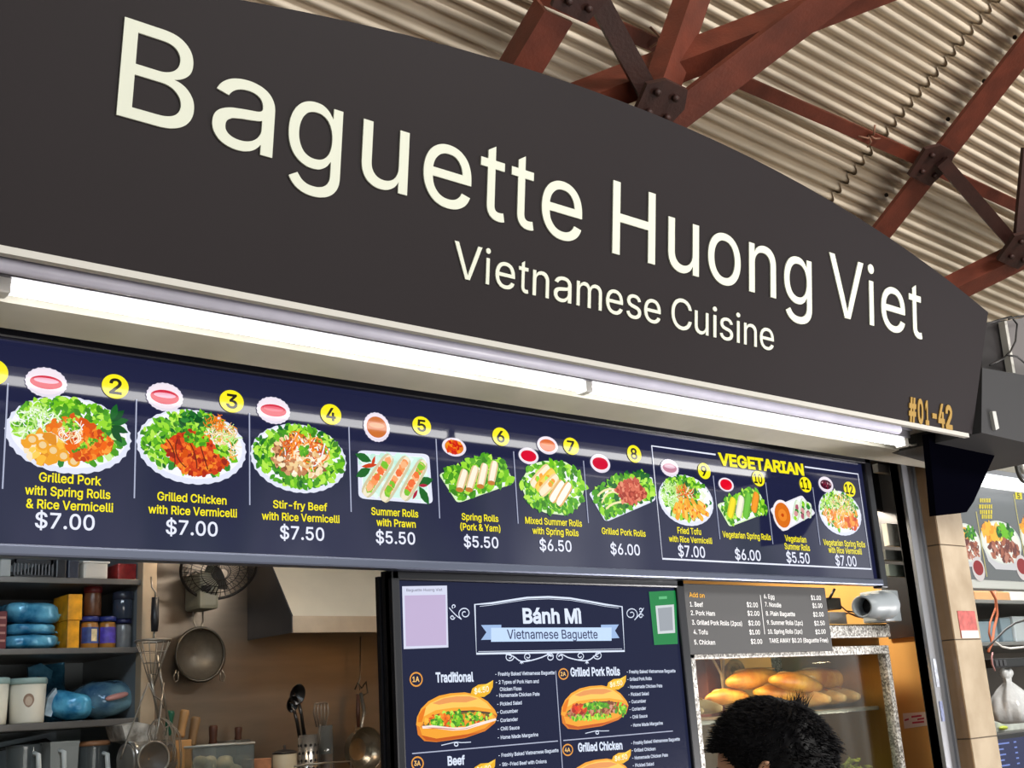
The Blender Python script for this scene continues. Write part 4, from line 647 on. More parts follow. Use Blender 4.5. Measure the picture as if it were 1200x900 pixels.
# underside of the sign: lip, rolled pipe, soffit, light fitting ----
m_white = mat('white_enamel', (186, 184, 178), .5)
m_lav = mat('lavender_painted_pipe', (214, 214, 234), .4, 0, var=.08, vscale=12)
m_soff = mat('soffit_panel', (168, 164, 158), .5, .1, var=.08, vscale=5)
XL = -1.0
XR = FA.P(ub, vb).x
B().box((XL, YL - .003, lipz - .001), (XR - .02, YL + .010, lipz + .010)).build('lip_strip', m_white, SG)
struct('trim_4', B().box((XL, YL + .012, lipz + .055), (XR + .1, .10, lipz + .075)), m_soff, 'pale grey soffit behind the sign')
pz = at(200, 346, YL + .045).z
xe = at(1052, 503, YL + .045).x
b = B(); b.tube([(XL, YL + .045, pz), (xe, YL + .045, pz)], .0125, 14)
tag(b.build('roller_tube', m_lav), 'long lavender painted steel pipe running under the front edge of the sign', 'pipe')
tz = lipz + .012
tub = [at(x, y, -.24) for x, y in ((3, 342), (1057, 517))]
tz = (tub[0].z + tub[1].z) / 2
FL = thing('light_fitting', (1.6, -.24, tz), 'long bright fluorescent tube fitting under the shop sign', 'light')
x0 = tub[0].x; x1 = tub[1].x
bb = B().box((x0 - .012, -.262, tz + .012), (x1 + .01, -.218, lipz + .055))
bb.box((x0 - .012, -.272, tz + .030), (x1 + .01, -.208, tz + .036))
bb.build('fitting_body', mat('grey_fitting', (104, 104, 112), .5, .1), FL)
m_tube = mat('lit_tube', (255, 253, 250), .4, 0, 13)
gap = at(686, 459, -.24).x
for a, c in ((x0, gap - .006), (gap + .006, x1)):
    t_ = B().tube([(a, -.24, tz), (c, -.24, tz)], .009, 14).build('tube', m_tube, FL)
for xx in (x0, gap, x1): B().bevbox((xx - .012, -.256, tz - .012), (xx + .008, -.224, tz + .014), .003).build('end_cap', mat('white_plastic', (225, 225, 222), .4), FL)
cw = [at(x, y, -.24) for x, y in ((1058, 518), (1068, 522), (1078, 520), (1088, 514))]
B().tube(cw, .003, 6).build('cable', m_white, FL)
# soffit ledge between the fitting and the menu
struct('trim_5', B().prism([(XL, -.185, lipz + .054), (XL, -.185, lipz + .016), (XL, -.10, lipz + .003), (XL, -.10, lipz + .054)], (XW - .02 - XL, 0, 0)), mat('ledge_paint', (176, 172, 160), .5, .1, var=.12, vscale=6), 'pale ledge between the light fitting and the menu')
struct('trim_6', B().box((XL, -.098, lipz + .040), (XW, .10, lipz + .055)).box((XL, .09, 2.2), (XW, .11, lipz + .056)), mat('black_gap', (20, 20, 24), .7), 'black panel behind the top of the menu')

# right-hand corner: hexagonal bracket, neighbour sign ---------------
m_navy = mat('black_navy_panel', (4, 4, 10), .7, spec=.0)
bp = [at(x, y, -.30) for x, y in ((1088, 508), (1176, 511), (1141, 588), (1133, 600), (1097, 604))]
tag(B().prism(bp, (0, .02, 0)).build('sign_bracket', m_navy), 'black angular sign bracket under the right end of the sign', 'bracket')
NS = thing('neighbour_sign', at(1175, 470, YL), 'dark grey sign board of the next stall at the right edge', 'shop sign')
q = [at(x, y, YL - .02) for x, y in ((1151, 431), (1260, 450), (1260, 532), (1150, 507))]
B().prism(q, (0, .3, 0)).build('sign_panel', mat('neighbour_grey', (54, 54, 56), .6, spec=.2), NS)
hb = [at(x, y, YL - .03) for x, y in ((1163, 482), (1167, 482), (1171, 502), (1167, 504))]
B().prism(hb, (0, .012, 0)).build('handle', mat('pale_metal', (200, 200, 196), .4, .3), NS)
UB = thing('upper_sign_box', at(1165, 430, -.38), 'open black sign box with a pale edge strip above the neighbouring sign', 'box')
q = [at(x, y, -.36) for x, y in ((1153, 378), (1179, 375), (1188, 436), (1150, 433))]
B().prism(q, (0, .25, 0)).build('dark_side', mat('black_box', (22, 16, 18), .6), UB)
q = [at(x, y, -.37) for x, y in ((1180, 376), (1260, 360), (1260, 445), (1189, 440))]
B().prism(q, (0, .25, 0)).build('face_panel', mat('grey_face', (98, 94, 94), .5), UB)
q = [at(x, y, -.385) for x, y in ((1177, 376), (1180, 376), (1190, 437), (1187, 437))]
B().prism(q, (0, .02, 0)).build('edge_strip', m_white, UB)
b = B()
b.tube([at(x, y, -.40) for x, y in ((1155, 380), (1170, 375), (1185, 371), (1192, 380), (1190, 400), (1184, 412), (1176, 420), (1160, 428))], .003, 6)
b.tube([at(x, y, -.41) for x, y in ((1182, 374), (1192, 371), (1204, 370))], .003, 6)
b.tube([at(x, y, -.41) for x, y in ((1180, 416), (1192, 418), (1204, 428))], .003, 6)
tag(b.build('cable', mat('black_cable', (16, 14, 14), .5)), 'loose black cables hanging over the sign box at the right edge', 'cable')
# ================================================================ menu display above the counter
Y0 = 0.0
MP = Plane((0, Y0, 0))
def hexc(*c): return srgb(*c)
WHT = srgb(226, 230, 246); YEL = srgb(246, 232, 30); NAVY = (38, 42, 70)
m_print = print_mat('lit_print', 1.0, .10, .06)
m_screen = mat('navy_lit_screen', (31, 34, 63), .05, 0, 1.0, spec=.45)
m_frame = mat('black_frame', (26, 27, 34), .3, .2, spec=.5)
m_frame2 = mat('grey_frame_edge', (88, 94, 112), .3, .5)
MB_ = thing('menu_board', (1.6, Y0, 1.93), 'wide navy illuminated menu board of numbered dishes above the counter', 'menu board')
zt = at(500, 465, 0).z; zb = (at(0, 655, 0).z + at(1030, 690, 0).z) / 2
xr_ = (at(1031, 690, 0).x + at(1022, 540, 0).x) / 2
xs_ = (at(1027, 676, 0).x + at(1011, 548, 0).x) / 2
zs0 = (at(0, 643, 0).z + at(1027, 676, 0).z) / 2
zs1 = at(400, 455, 0).z
xl_ = -.35
b = B()
b.box((xl_, .003, zs0), (xr_, .02, zs1 + .02))
b.bevbox((xs_, -.012, zb), (xr_, .02, zs1 + .03), .004)
b.bevbox((xl_, -.012, zs1), (xr_, .02, zs1 + .03), .004)
b.build('frame', m_frame, MB_)
B().bevbox((xl_, -.013, zb + .006), (xs_ + .01, .02, zs0), .004).build('bottom_rail', m_frame2, MB_)
B().box((xl_, .001, zs0), (xs_, .0028, zs1)).build('screen', m_screen, MB_)

class Pic:
    """flat printed picture made of many small coloured patches on a board"""
    def __init__(s, plane, off=.0004, seed=1):
        s.b = B(); s.pl = plane; s.k = off; s.r = random.Random(seed)
    def add(s, uv, col):
        s.k += 1.2e-6
        s.b.add([s.pl.P(u, v, s.k) for u, v in uv], [list(range(len(uv)))], col)
    def ell(s, c, rx, ry, col, n=40, scal=0.0, nsc=22, rot=0.0, a0=0.0, a1=2 * PI):
        p = []
        for i in range(n):
            a = a0 + (a1 - a0) * i / n if a1 - a0 >= 2 * PI - 1e-6 else a0 + (a1 - a0) * i / (n - 1)
            k = 1 + scal * math.cos(nsc * a)
            x, y = rx * k * math.cos(a), ry * k * math.sin(a)
            p.append((c[0] + x * math.cos(rot) - y * math.sin(rot), c[1] + x * math.sin(rot) + y * math.cos(rot)))
        s.add(p, col)
    def leaf(s, c, L, W, ang, col):
        p = []
        for t in (0, .25, .5, .75): p.append((t - .5, .5 * math.sin(PI * t) * 1.0))
        p.append((.5, 0))
        for t in (.75, .5, .25): p.append((t - .5, -.5 * math.sin(PI * t)))
        ca, sa = math.cos(ang), math.sin(ang)
        s.add([(c[0] + x * L * ca - y * W * sa, c[1] + x * L * sa + y * W * ca) for x, y in p], col)
    def chunk(s, c, r, col, n=7, asp=1.0, ang=0.0):
        p = []
        for i in range(n):
            a = 2 * PI * i / n; k = r * s.r.uniform(.65, 1.15)
            x, y = k * math.cos(a) * asp, k * math.sin(a)
            p.append((c[0] + x * math.cos(ang) - y * math.sin(ang), c[1] + x * math.sin(ang) + y * math.cos(ang)))
        s.add(p, col)
    def roll(s, c, L, W, ang, cols):
        """a spring roll: rounded bar with lighter stripe and patches"""
        for k, (wf, col) in enumerate(((1.0, cols[0]), (.62, cols[1]))):
            p = []
            for i in range(16):
                a = 2 * PI * i / 16
                x = math.copysign(abs(math.cos(a)) ** .45, math.cos(a)) * L / 2; y = math.copysign(abs(math.sin(a)) ** .6, math.sin(a)) * W / 2 * wf
                p.append((c[0] + x * math.cos(ang) - y * math.sin(ang), c[1] + x * math.sin(ang) + y * math.cos(ang)))
            s.add(p, col)
        for col in cols[2:]:
            t = s.r.uniform(-.38, .38)
            s.chunk((c[0] + L * t * math.cos(ang), c[1] + L * t * math.sin(ang)), W * .3, col, 6)
    def scatter(s, c, rx, ry, n, cols, size, kind='leaf', ring=(0, 1), a=(0, 2 * PI), asp=1.8):
        n = int(n * 2.0); size *= .72
        for i in range(n):
            t = s.r.uniform(*a); q = math.sqrt(s.r.uniform(ring[0] ** 2, ring[1] ** 2))
            p = (c[0] + rx * q * math.cos(t), c[1] + ry * q * math.sin(t))
            col = s.r.choice(cols); k = s.r.uniform(.6, 1.2) * size
            if kind == 'leaf': s.leaf(p, k * 1.3, k * .75, s.r.uniform(0, PI), col)
            elif kind == 'chunk': s.chunk(p, k * .5, col, 7, s.r.uniform(1, asp), s.r.uniform(0, PI))
            else: s.strand(p, k * 1.6, k * .16, s.r.uniform(0, PI), col)
    def strand(s, c, L, W, ang, col):
        bend = s.r.uniform(-.35, .35) * L; p = []; q = []
        for i in range(6):
            t = i / 5 - .5; y = bend * (1 - 4 * t * t)
            p.append((t * L, y + W / 2)); q.append((t * L, y - W / 2))
        ca, sa = math.cos(ang), math.sin(ang)
        s.add([(c[0] + x * ca - y * sa, c[1] + x * sa + y * ca) for x, y in p + q[::-1]], col)
    def inpoly(s, poly, n, cols, size, kind='leaf'):
        n = int(n * 2.0); size *= .74
        xs = [p[0] for p in poly]; ys = [p[1] for p in poly]; k = 0
        while k < n:
            x = s.r.uniform(min(xs), max(xs)); y = s.r.uniform(min(ys), max(ys))
            ins = False; j = len(poly) - 1
            for i in range(len(poly)):
                (xi, yi), (xj, yj) = poly[i], poly[j]
                if (yi > y) != (yj > y) and x < (xj - xi) * (y - yi) / (yj - yi) + xi: ins = not ins
                j = i
            if not ins: continue
            k += 1
            col = s.r.choice(cols); q = s.r.uniform(.6, 1.2) * size
            if kind == 'leaf': s.leaf((x, y), q * 1.3, q * .8, s.r.uniform(0, PI), col)
            else: s.chunk((x, y), q * .5, col, 7, s.r.uniform(1, 1.6), s.r.uniform(0, PI))
    def build(s, name, parent, m):
        return s.b.build(name, m, parent)
G1 = [srgb(*c) for c in ((70, 150, 30), (110, 190, 30), (150, 215, 50), (60, 130, 30), (180, 230, 80), (90, 170, 35))]
G2 = [srgb(*c) for c in ((30, 100, 40), (20, 80, 35), (50, 130, 50))]
LT = [srgb(*c) for c in ((200, 235, 150), (230, 245, 210), (170, 220, 110))]
ORG = [srgb(*c) for c in ((230, 110, 20), (240, 140, 40), (210, 80, 15), (250, 160, 60), (190, 60, 15))]
RED = [srgb(*c) for c in ((200, 60, 25), (220, 80, 30), (170, 40, 20), (235, 110, 40), (150, 40, 25))]
CRM = [srgb(*c) for c in ((245, 225, 190), (235, 205, 150), (250, 240, 220), (225, 185, 130))]
GLD = [srgb(*c) for c in ((245, 185, 60), (235, 160, 40), (250, 205, 90), (220, 140, 35))]
BRN = [srgb(*c) for c in ((150, 90, 55), (185, 125, 85), (120, 70, 45), (205, 150, 105))]
PLT = srgb(222, 226, 244); PLW = srgb(240, 242, 250)
def ellpx(Zf, cx, cy, hw, hh):
    c = MP.uv(*Zf(cx, cy)); s1 = MP.uv(*Zf(cx + hw, cy + hw * .12)); s2 = MP.uv(*Zf(cx, cy - hh))
    return c, abs(s1[0] - c[0]), abs(s2[1] - c[1])
z1 = Zm(0, 400, 3.4625); z2 = Zm(150, 420, 3.747); z3 = Zm(290, 440, 4.09); z4 = Zm(400, 450, 4.285); z5 = Zm(510, 480, 5); z6 = Zm(680, 500, 5); z7 = Zm(830, 510, 4.738)
def plate_pic(seed, Zf, e, scal, paint, base=None):
    base = base or G1[:4] + G2[2:] + LT[:1]
    P = Pic(MP, .0004, seed); c, rx, ry = ellpx(Zf, *e)
    P.ell(c, rx, ry, PLT, 88, scal, 30)
    P.ell((c[0], c[1] + ry * .05), rx * .93, ry * .90, PLW, 60)
    for _i in range(150):
        _a = P.r.uniform(0, 2 * PI); _q = math.sqrt(P.r.random()) * .86
        P.chunk((c[0] + rx * _q * math.cos(_a), c[1] + ry * (.06 + _q * .98 * math.sin(_a))), rx * .07, P.r.choice(base), 7, 1.4, _a)
    paint(P, (c[0], c[1] + ry * .06), rx * .92, ry * .90)
    return P.build('dish_picture', MB_, m_print)
def pork(P, c, rx, ry):
    P.scatter(c, rx, ry, 90, G1, rx * .17, 'leaf', (.35, 1.0), (.15 * PI, 1.0 * PI))
    P.scatter((c[0] - rx * .55, c[1] + ry * .15), rx * .38, ry * .5, 50, LT + [PLW], rx * .20, 'strand')
    P.scatter((c[0] + rx * .02, c[1] + ry * .12), rx * .45, ry * .3, 30, ORG[:3] + [srgb(225, 120, 40)], rx * .18, 'chunk')
    P.scatter((c[0] - rx * .42, c[1] - ry * .5), rx * .36, ry * .38, 26, GLD + CRM[:2], rx * .24, 'chunk')
    for k in range(5):
        q = (c[0] - rx * (.66 - .18 * k) + rx * .02, c[1] - ry * (.30 + .13 * k)); P.ell(q, rx * .11, ry * .16, GLD[1], 14); P.ell(q, rx * .065, ry * .10, CRM[1], 12)
    P.add([(c[0] + rx * x, c[1] + ry * y) for x, y in ((-.08, -.45), (.02, -.05), (.28, .18), (.6, .1), (.78, -.12), (.74, -.42), (.4, -.72), (.12, -.82))], ORG[2])
    P.inpoly([(c[0] + rx * x, c[1] + ry * y) for x, y in ((-.05, -.45), (.05, -.05), (.28, .14), (.6, .06), (.74, -.12), (.7, -.42), (.4, -.7), (.12, -.78))], 60, ORG + [srgb(235, 100, 10)], rx * .15, 'chunk')
    P.inpoly([(c[0] + rx * x, c[1] + ry * y) for x, y in ((.0, -.6), (.3, -.15), (.62, .08), (.66, -.1), (.3, -.4))], 26, G1, rx * .07)
    P.scatter((c[0] + rx * .03, c[1] + ry * .05), rx * .2, ry * .35, 22, CRM + [PLW], rx * .16, 'strand')
    P.scatter((c[0] + rx * .02, c[1] + ry * .2), rx * .14, ry * .2, 14, G1, rx * .1, 'leaf')
    for a in (-.9, -.3, .3, .8, 1.3): P.leaf((c[0] + rx * (.72 + .16 * math.cos(a)), c[1] + ry * (.36 + .38 * math.sin(a))), rx * .34, rx * .14, a, P.r.choice(G2))
def chicken(P, c, rx, ry):
    P.scatter(c, rx, ry, 110, G1 + G2[:1], rx * .17, 'leaf', (.4, 1.0), (.2 * PI, 1.3 * PI))
    P.scatter((c[0] + rx * .1, c[1] + ry * .75), rx * .4, ry * .2, 14, G2, rx * .2, 'leaf')
    P.scatter((c[0] + rx * .6, c[1] + ry * .2), rx * .33, ry * .6, 70, CRM + [PLW, ORG[3], LT[0]], rx * .18, 'strand')
    P.scatter((c[0] + rx * .45, c[1] + ry * .7), rx * .2, ry * .2, 16, ORG[:2], rx * .16, 'strand')
    hull = [(c[0] + rx * x, c[1] + ry * y) for x, y in ((-.62, -.15), (-.4, .2), (-.05, .42), (.3, .3), (.55, -.2), (.72, -.45), (.5, -.75), (.1, -.95), (-.25, -.8))]
    P.add(hull, RED[0]); P.inpoly(hull, 120, RED + [ORG[1], ORG[2]], rx * .15, 'chunk')
    for k in range(4):
        x = -.45 + .22 * k
        P.strand((c[0] + rx * x, c[1] - ry * .3), rx * .55, rx * .025, 1.9, srgb(110, 35, 20))
    P.scatter((c[0] + rx * .08, c[1] + ry * .2), rx * .26, ry * .2, 30, G1[:4], rx * .13, 'leaf')
    P.scatter((c[0] + rx * .58, c[1] - ry * .1), rx * .16, ry * .15, 14, G1[2:5], rx * .13, 'leaf')
def beef(P, c, rx, ry):
    P.scatter(c, rx * 1.02, ry, 170, G1 + G2[:1], rx * .2, 'leaf', (.45, 1.0))
    P.scatter(c, rx * .62, ry * .66, 60, BRN + CRM[:2], rx * .2, 'chunk')
    P.scatter((c[0] + rx * .1, c[1] + ry * .2), rx * .5, ry * .5, 60, ORG + [CRM[0], PLW], rx * .24, 'strand')
    P.scatter((c[0] + rx * .1, c[1] - ry * .2), rx * .5, ry * .4, 20, CRM + BRN[1:2], rx * .16, 'leaf')
    P.scatter((c[0] + rx * .1, c[1] + ry * .2), rx * .12, ry * .15, 8, G1, rx * .14, 'leaf')
def tofu(P, c, rx, ry):
    P.scatter(c, rx, ry, 70, G1 + G2[:1], rx * .2, 'leaf', (.35, 1.0), (.0, .85 * PI))
    P.scatter((c[0] - rx * .6, c[1] + ry * .1), rx * .33, ry * .5, 46, LT, rx * .22, 'strand')
    P.scatter((c[0] + rx * .72, c[1] + ry * .1), rx * .2, ry * .4, 16, [PLW, LT[1]], rx * .2, 'chunk')
    P.scatter((c[0] - rx * .05, c[1] + ry * .2), rx * .4, ry * .4, 30, ORG + CRM[:1], rx * .2, 'strand')
    for k in range(16): P.roll((c[0] + rx * (-.55 + .09 * k) * .85, c[1] - ry * (.45 + .25 * math.sin(k * 1.7))), rx * .36, rx * .15, 1.0 + .12 * k, [GLD[1], GLD[k % 3], ORG[k % 3]])
def vegv(P, c, rx, ry):
    P.scatter(c, rx, ry, 60, G1 + LT, rx * .2, 'leaf', (.3, 1.0), (.0, 1.0 * PI))
    P.scatter(c, rx * .85, ry * .8, 60, GLD + ORG[:2], rx * .2, 'chunk', (.0, 1.0), (PI, 2 * PI))
    P.scatter(c, rx * .8, ry * .8, 70, CRM + GLD[:1], rx * .2, 'strand')
    P.scatter((c[0] + rx * .5, c[1] - ry * .5), rx * .35, ry * .3, 18, ORG, rx * .22, 'chunk')
plate_pic(2, z1, (284, 380, 246, 155), .018, pork)
plate_pic(3, z2, (285, 388, 232, 162), .014, chicken)
plate_pic(4, z3, (250, 398, 222, 162), .014, beef)
plate_pic(9, z6, (622, 432, 157, 146), .006, tofu)
plate_pic(12, z7, (733, 432, 115, 122), .006, vegv)
def tray_pic(seed, Zf, quad, paint, bulge=None, rim=PLT):
    P = Pic(MP, .0004, seed)
    q = [MP.uv(*Zf(*p)) for p in quad]
    rounded = []
    n = len(q)
    for i in range(n):
        a, c, d = Vector(q[i - 1]), Vector(q[i]), Vector(q[(i + 1) % n])
        for t in range(5):
            t /= 4
            p0 = c + (a - c) * .10; p1 = c + (d - c) * .10
            r_ = (p0 * (1 - t) ** 2) + c * (2 * t * (1 - t)) + p1 * t * t
            rounded.append((r_.x, r_.y))
    P.add(rounded, rim)
    cu = sum(p[0] for p in q) / n; cv = sum(p[1] for p in q) / n
    inner = [(cu + (x - cu) * .9, cv + (y - cv) * .88) for x, y in rounded]
    P.add(inner, PLW)
    bl = [MP.uv(*Zf(*p)) for p in bulge] if bulge else inner
    paint(P, bl, (cu, cv), max(x for x, y in q) - min(x for x, y in q))
    return P.build('dish_picture', MB_, m_print)
def M2(Zf, x, y): return MP.uv(*Zf(x, y))
def summer(P, bl, c, w):
    pale = srgb(215, 238, 225)
    P.add([(c[0] + (x - c[0]) * .97, c[1] + (y - c[1]) * .97) for x, y in bl], srgb(205, 238, 226))
    P.inpoly(bl, 40, [srgb(190, 232, 215), srgb(225, 245, 238), srgb(205, 240, 228)], w * .12, 'leaf')
    for x, y, a in ((110, 370, -.3), (110, 445, .5)): P.leaf(M2(z4, x, y), w * .22, w * .10, a, G2[0])
    P.leaf(M2(z4, 140, 410), w * .22, w * .05, .2, RED[0]); P.leaf(M2(z4, 160, 390), w * .15, w * .04, 1.2, RED[0])
    for x, y, a in ((415, 560, -1.0), (420, 490, .3)): P.leaf(M2(z4, x, y), w * .24, w * .11, a, G2[0])
    P.leaf(M2(z4, 410, 510), w * .14, w * .04, .1, srgb(170, 30, 60)); P.leaf(M2(z4, 370, 555), w * .14, w * .04, 1.0, srgb(170, 30, 60))
    for (xa, ya, xb, yb) in ((240, 375, 125, 545), (325, 385, 215, 570), (410, 400, 315, 565)):
        a = M2(z4, xa, ya); e = M2(z4, xb, yb); m_ = ((a[0] + e[0]) / 2, (a[1] + e[1]) / 2)
        P.roll(m_, math.dist(a, e) * 1.18, w * .17, math.atan2(a[1] - e[1], a[0] - e[0]), [srgb(206, 196, 160), srgb(236, 226, 200)] + 3 * [srgb(236, 120, 60), srgb(245, 165, 110), srgb(240, 150, 90), srgb(150, 205, 60), srgb(245, 180, 130), srgb(120, 190, 50), srgb(236, 110, 60)])
def spring(P, bl, c, w):
    P.inpoly(bl, 130, G1, w * .11, 'leaf')
    for (xa, ya, xb, yb) in ((175, 355, 140, 470), (238, 335, 195, 470), (292, 320, 262, 450), (350, 305, 325, 430)):
        a = M2(z5, xa, ya); e = M2(z5, xb, yb); m_ = ((a[0] + e[0]) / 2, (a[1] + e[1]) / 2)
        P.roll(m_, math.dist(a, e) * 1.06, w * .105, math.atan2(a[1] - e[1], a[0] - e[0]), [srgb(222, 190, 140), srgb(246, 236, 214)])
        P.ell((e[0] + w * .005, e[1]), w * .05, w * .025, srgb(190, 120, 50), 12)
def mixed(P, bl, c, w):
    P.inpoly(bl, 150, G1, w * .11, 'leaf')
    for (xa, ya, xb, yb, cols) in ((660, 340, 570, 440, 0), (690, 365, 600, 465, 1), (710, 395, 620, 490, 0), (745, 430, 680, 530, 2), (785, 440, 720, 550, 2)):
        a = M2(z5, xa, ya); e = M2(z5, xb, yb); m_ = ((a[0] + e[0]) / 2, (a[1] + e[1]) / 2)
        P.roll(m_, math.dist(a, e) * 1.15, w * .13, math.atan2(a[1] - e[1], a[0] - e[0]), [[srgb(235, 205, 150), srgb(246, 230, 200), ORG[3], G1[2], ORG[3]], [GLD[0], GLD[2], GLD[1], G1[4], GLD[3]], [srgb(225, 175, 110), srgb(250, 244, 230)]][cols])
def skewers(P, bl, c, w):
    P.inpoly(bl, 130, G1 + G2[:1], w * .11, 'leaf')
    for (xa, ya, xb, yb) in ((105, 405, 205, 372), (130, 445, 240, 405), (155, 480, 265, 448)):
        a = M2(z6, xa, ya); e = M2(z6, xb, yb); m_ = ((a[0] + e[0]) / 2, (a[1] + e[1]) / 2)
        P.strand(m_, math.dist(a, e) * 1.1, w * .022, math.atan2(e[1] - a[1], e[0] - a[0]), srgb(240, 225, 170))
    hull = [M2(z6, x, y) for x, y in ((200, 370), (230, 330), (310, 305), (335, 320), (350, 355), (390, 395), (370, 425), (290, 450), (245, 430), (225, 395))]
    P.add(hull, srgb(176, 72, 50)); P.inpoly(hull, 80, [srgb(190, 80, 60), srgb(214, 110, 84), srgb(160, 56, 40), srgb(226, 140, 110)], w * .075, 'chunk')
def vegspring(P, bl, c, w):
    P.inpoly(bl, 110, G1, w * .11, 'leaf')
    for (xa, ya, xb, yb, col) in ((140, 350, 118, 455, (240, 220, 30)), (185, 340, 165, 455, (238, 236, 210)), (225, 325, 205, 460, (110, 190, 60)), (268, 320, 250, 425, (240, 150, 30))):
        a = M2(z7, xa, ya); e = M2(z7, xb, yb); m_ = ((a[0] + e[0]) / 2, (a[1] + e[1]) / 2); k = srgb(*col)
        P.roll(m_, math.dist(a, e) * 1.06, w * .125, math.atan2(a[1] - e[1], a[0] - e[0]), [tuple(x * .75 for x in k[:3]) + (1,), k])
def vegsummer(P, bl, c, w):
    for (xa, ya, xb, yb) in ((500, 370, 480, 470), (530, 360, 520, 465), (555, 375, 555, 455)):
        a = M2(z7, xa, ya); e = M2(z7, xb, yb); m_ = ((a[0] + e[0]) / 2, (a[1] + e[1]) / 2)
        P.roll(m_, math.dist(a, e) * 1.1, w * .15, math.atan2(a[1] - e[1], a[0] - e[0]), [srgb(200, 220, 190), srgb(232, 240, 226), G2[0], G1[1], srgb(170, 90, 110), G1[2], G2[2], srgb(210, 150, 150)])
    q = M2(z7, 412, 444); r = abs(M2(z7, 464, 444)[0] - q[0])
    P.ell(q, r, r, srgb(238, 232, 236), 30); P.ell(q, r * .82, r * .82, srgb(214, 110, 30), 28); P.ell(q, r * .45, r * .4, srgb(232, 134, 44), 20); P.ell(q, r * .15, r * .12, srgb(190, 70, 20), 12)
tray_pic(5, z4, ((80, 332), (440, 352), (460, 604), (86, 575)), summer)
tray_pic(6, z5, ((18, 375), (385, 285), (466, 430), (130, 550)), spring, ((30, 385), (85, 340), (160, 335), (180, 290), (240, 300), (290, 262), (340, 280), (390, 290), (455, 425), (300, 470), (135, 525)), srgb(215, 240, 190))
P_ = None
tray_pic(7, z5, ((560, 320), (640, 300), (760, 305), (830, 350), (876, 450), (850, 560), (760, 620), (640, 605), (540, 540), (496, 430)), mixed, ((550, 325), (640, 302), (760, 305), (835, 350), (880, 450), (850, 560), (760, 610), (640, 598), (540, 540), (498, 430)), srgb(215, 240, 190))
tray_pic(8, z6, ((46, 385), (420, 290), (442, 432), (148, 560)), skewers, ((58, 390), (140, 330), (200, 290), (330, 270), (410, 285), (438, 420), (300, 470), (150, 538)))
tray_pic(10, z7, ((46, 382), (285, 320), (333, 428), (118, 510)), vegspring, ((56, 388), (100, 345), (150, 330), (215, 298), (280, 315), (326, 422), (220, 450), (122, 490)), srgb(215, 240, 190))
tray_pic(11, z7, ((340, 408), (520, 332), (596, 436), (412, 538)), vegsummer, None, srgb(226, 226, 236))
# sauce bowls
def bowl(seed, Zf, e, fill, scal=.02, fl=.62, light=None):
    P = Pic(MP, .0008, seed); c, rx, ry = ellpx(Zf, *e)
    P.ell(c, rx, ry, srgb(226, 218, 232), 66, scal, 22); P.ell((c[0], c[1] + ry * .05), rx * .9, ry * .86, srgb(238, 226, 236), 40)
    P.ell(c, rx * .78, ry * fl, fill, 34)
    if light: P.ell((c[0], c[1] + ry * .12), rx * .6, ry * .18, light, 24)
    return P
RB = srgb(206, 30, 60)
for s_, Zf, e, fill, sc, fl, li in ((20, z1, (187, 167, 84, 60), RB, .025, .45, srgb(240, 170, 190)), (21, z2, (161, 170, 80, 62), RB, .025, .5, srgb(240, 170, 190)), (22, z3, (124, 168, 79, 64), RB, .025, .45, srgb(225, 90, 110)),
                           (23, z4, (177, 217, 65, 73), srgb(200, 110, 50), .02, .72, srgb(225, 150, 100)), (25, z5, (546, 272, 58, 48), srgb(214, 16, 50), 0, .68, None), (26, z5, (657, 210, 60, 52), srgb(214, 100, 40), 0, .68, srgb(224, 120, 56)),
                           (27, z6, (116, 216, 58, 54), srgb(206, 20, 54), 0, .66, None), (28, z6, (523, 242, 52, 50), srgb(190, 130, 150), .02, .55, srgb(222, 190, 206)), (29, z7, (98, 275, 42, 38), srgb(224, 10, 40), 0, .78, None)):
    P = bowl(s_, Zf, e, fill, sc, fl, li)
    P.build('sauce_bowl_picture', MB_, m_print)
P = bowl(24, z5, (110, 220, 70, 54), srgb(214, 120, 30), 0, .78); c, rx, ry = ellpx(z5, 110, 220, 70, 54)
P.scatter(c, rx * .7, ry * .66, 26, [srgb(220, 60, 20), srgb(240, 140, 30), srgb(200, 30, 20)], rx * .4, 'leaf'); P.build('sauce_bowl_picture', MB_, m_print)
P = bowl(30, z7, (652, 274, 40, 43), srgb(70, 20, 40), 0, .6); c, rx, ry = ellpx(z7, 652, 274, 40, 43)
P.scatter(c, rx * .6, ry * .45, 10, [srgb(120, 24, 50), srgb(50, 10, 24), srgb(200, 150, 160)], rx * .3, 'chunk'); P.build('sauce_bowl_picture', MB_, m_print)

BLK = srgb(28, 26, 16)
for num, x, y, w, h in (('1', -7, 436, 34, 31), ('2', 134.9, 453, 32.3, 29.7), ('3', 271.3, 470.4, 29.1, 27.2), ('4', 387.6, 485.7, 24.9, 24.9), ('5', 494, 499, 22.4, 22.4), ('6', 586.7, 511.8, 20.2, 22), ('7', 669, 523, 18.6, 20.6), ('8', 743, 532, 16.8, 21),
                        ('9', 825, 552, 15, 19.4), ('10', 888.5, 561, 14.8, 18.6), ('11', 943.7, 568, 14.1, 18.6), ('12', 995.3, 573.5, 13.9, 18.2)):
    P = Pic(MP, .0010, 40)
    c, rx, ry = ellpx(lambda a, b_: (a, b_), x, y, w / 2 * .97, h / 2 * .96)
    P.ell(c, rx, ry, YEL, 36)
    o = P.build('number_badge', MB_, m_print)
    b = B(); ww = (.23 if len(num) == 1 else .33) * w
    if num == '1': ww *= .5
    hh = h * .58
    put(b, num, MP, (x - ww, y + hh / 2 - ww * .13), (x + ww, y + hh / 2 + ww * .13), hh, .0012, .02, col=BLK)
    b.build('number', m_print, o)
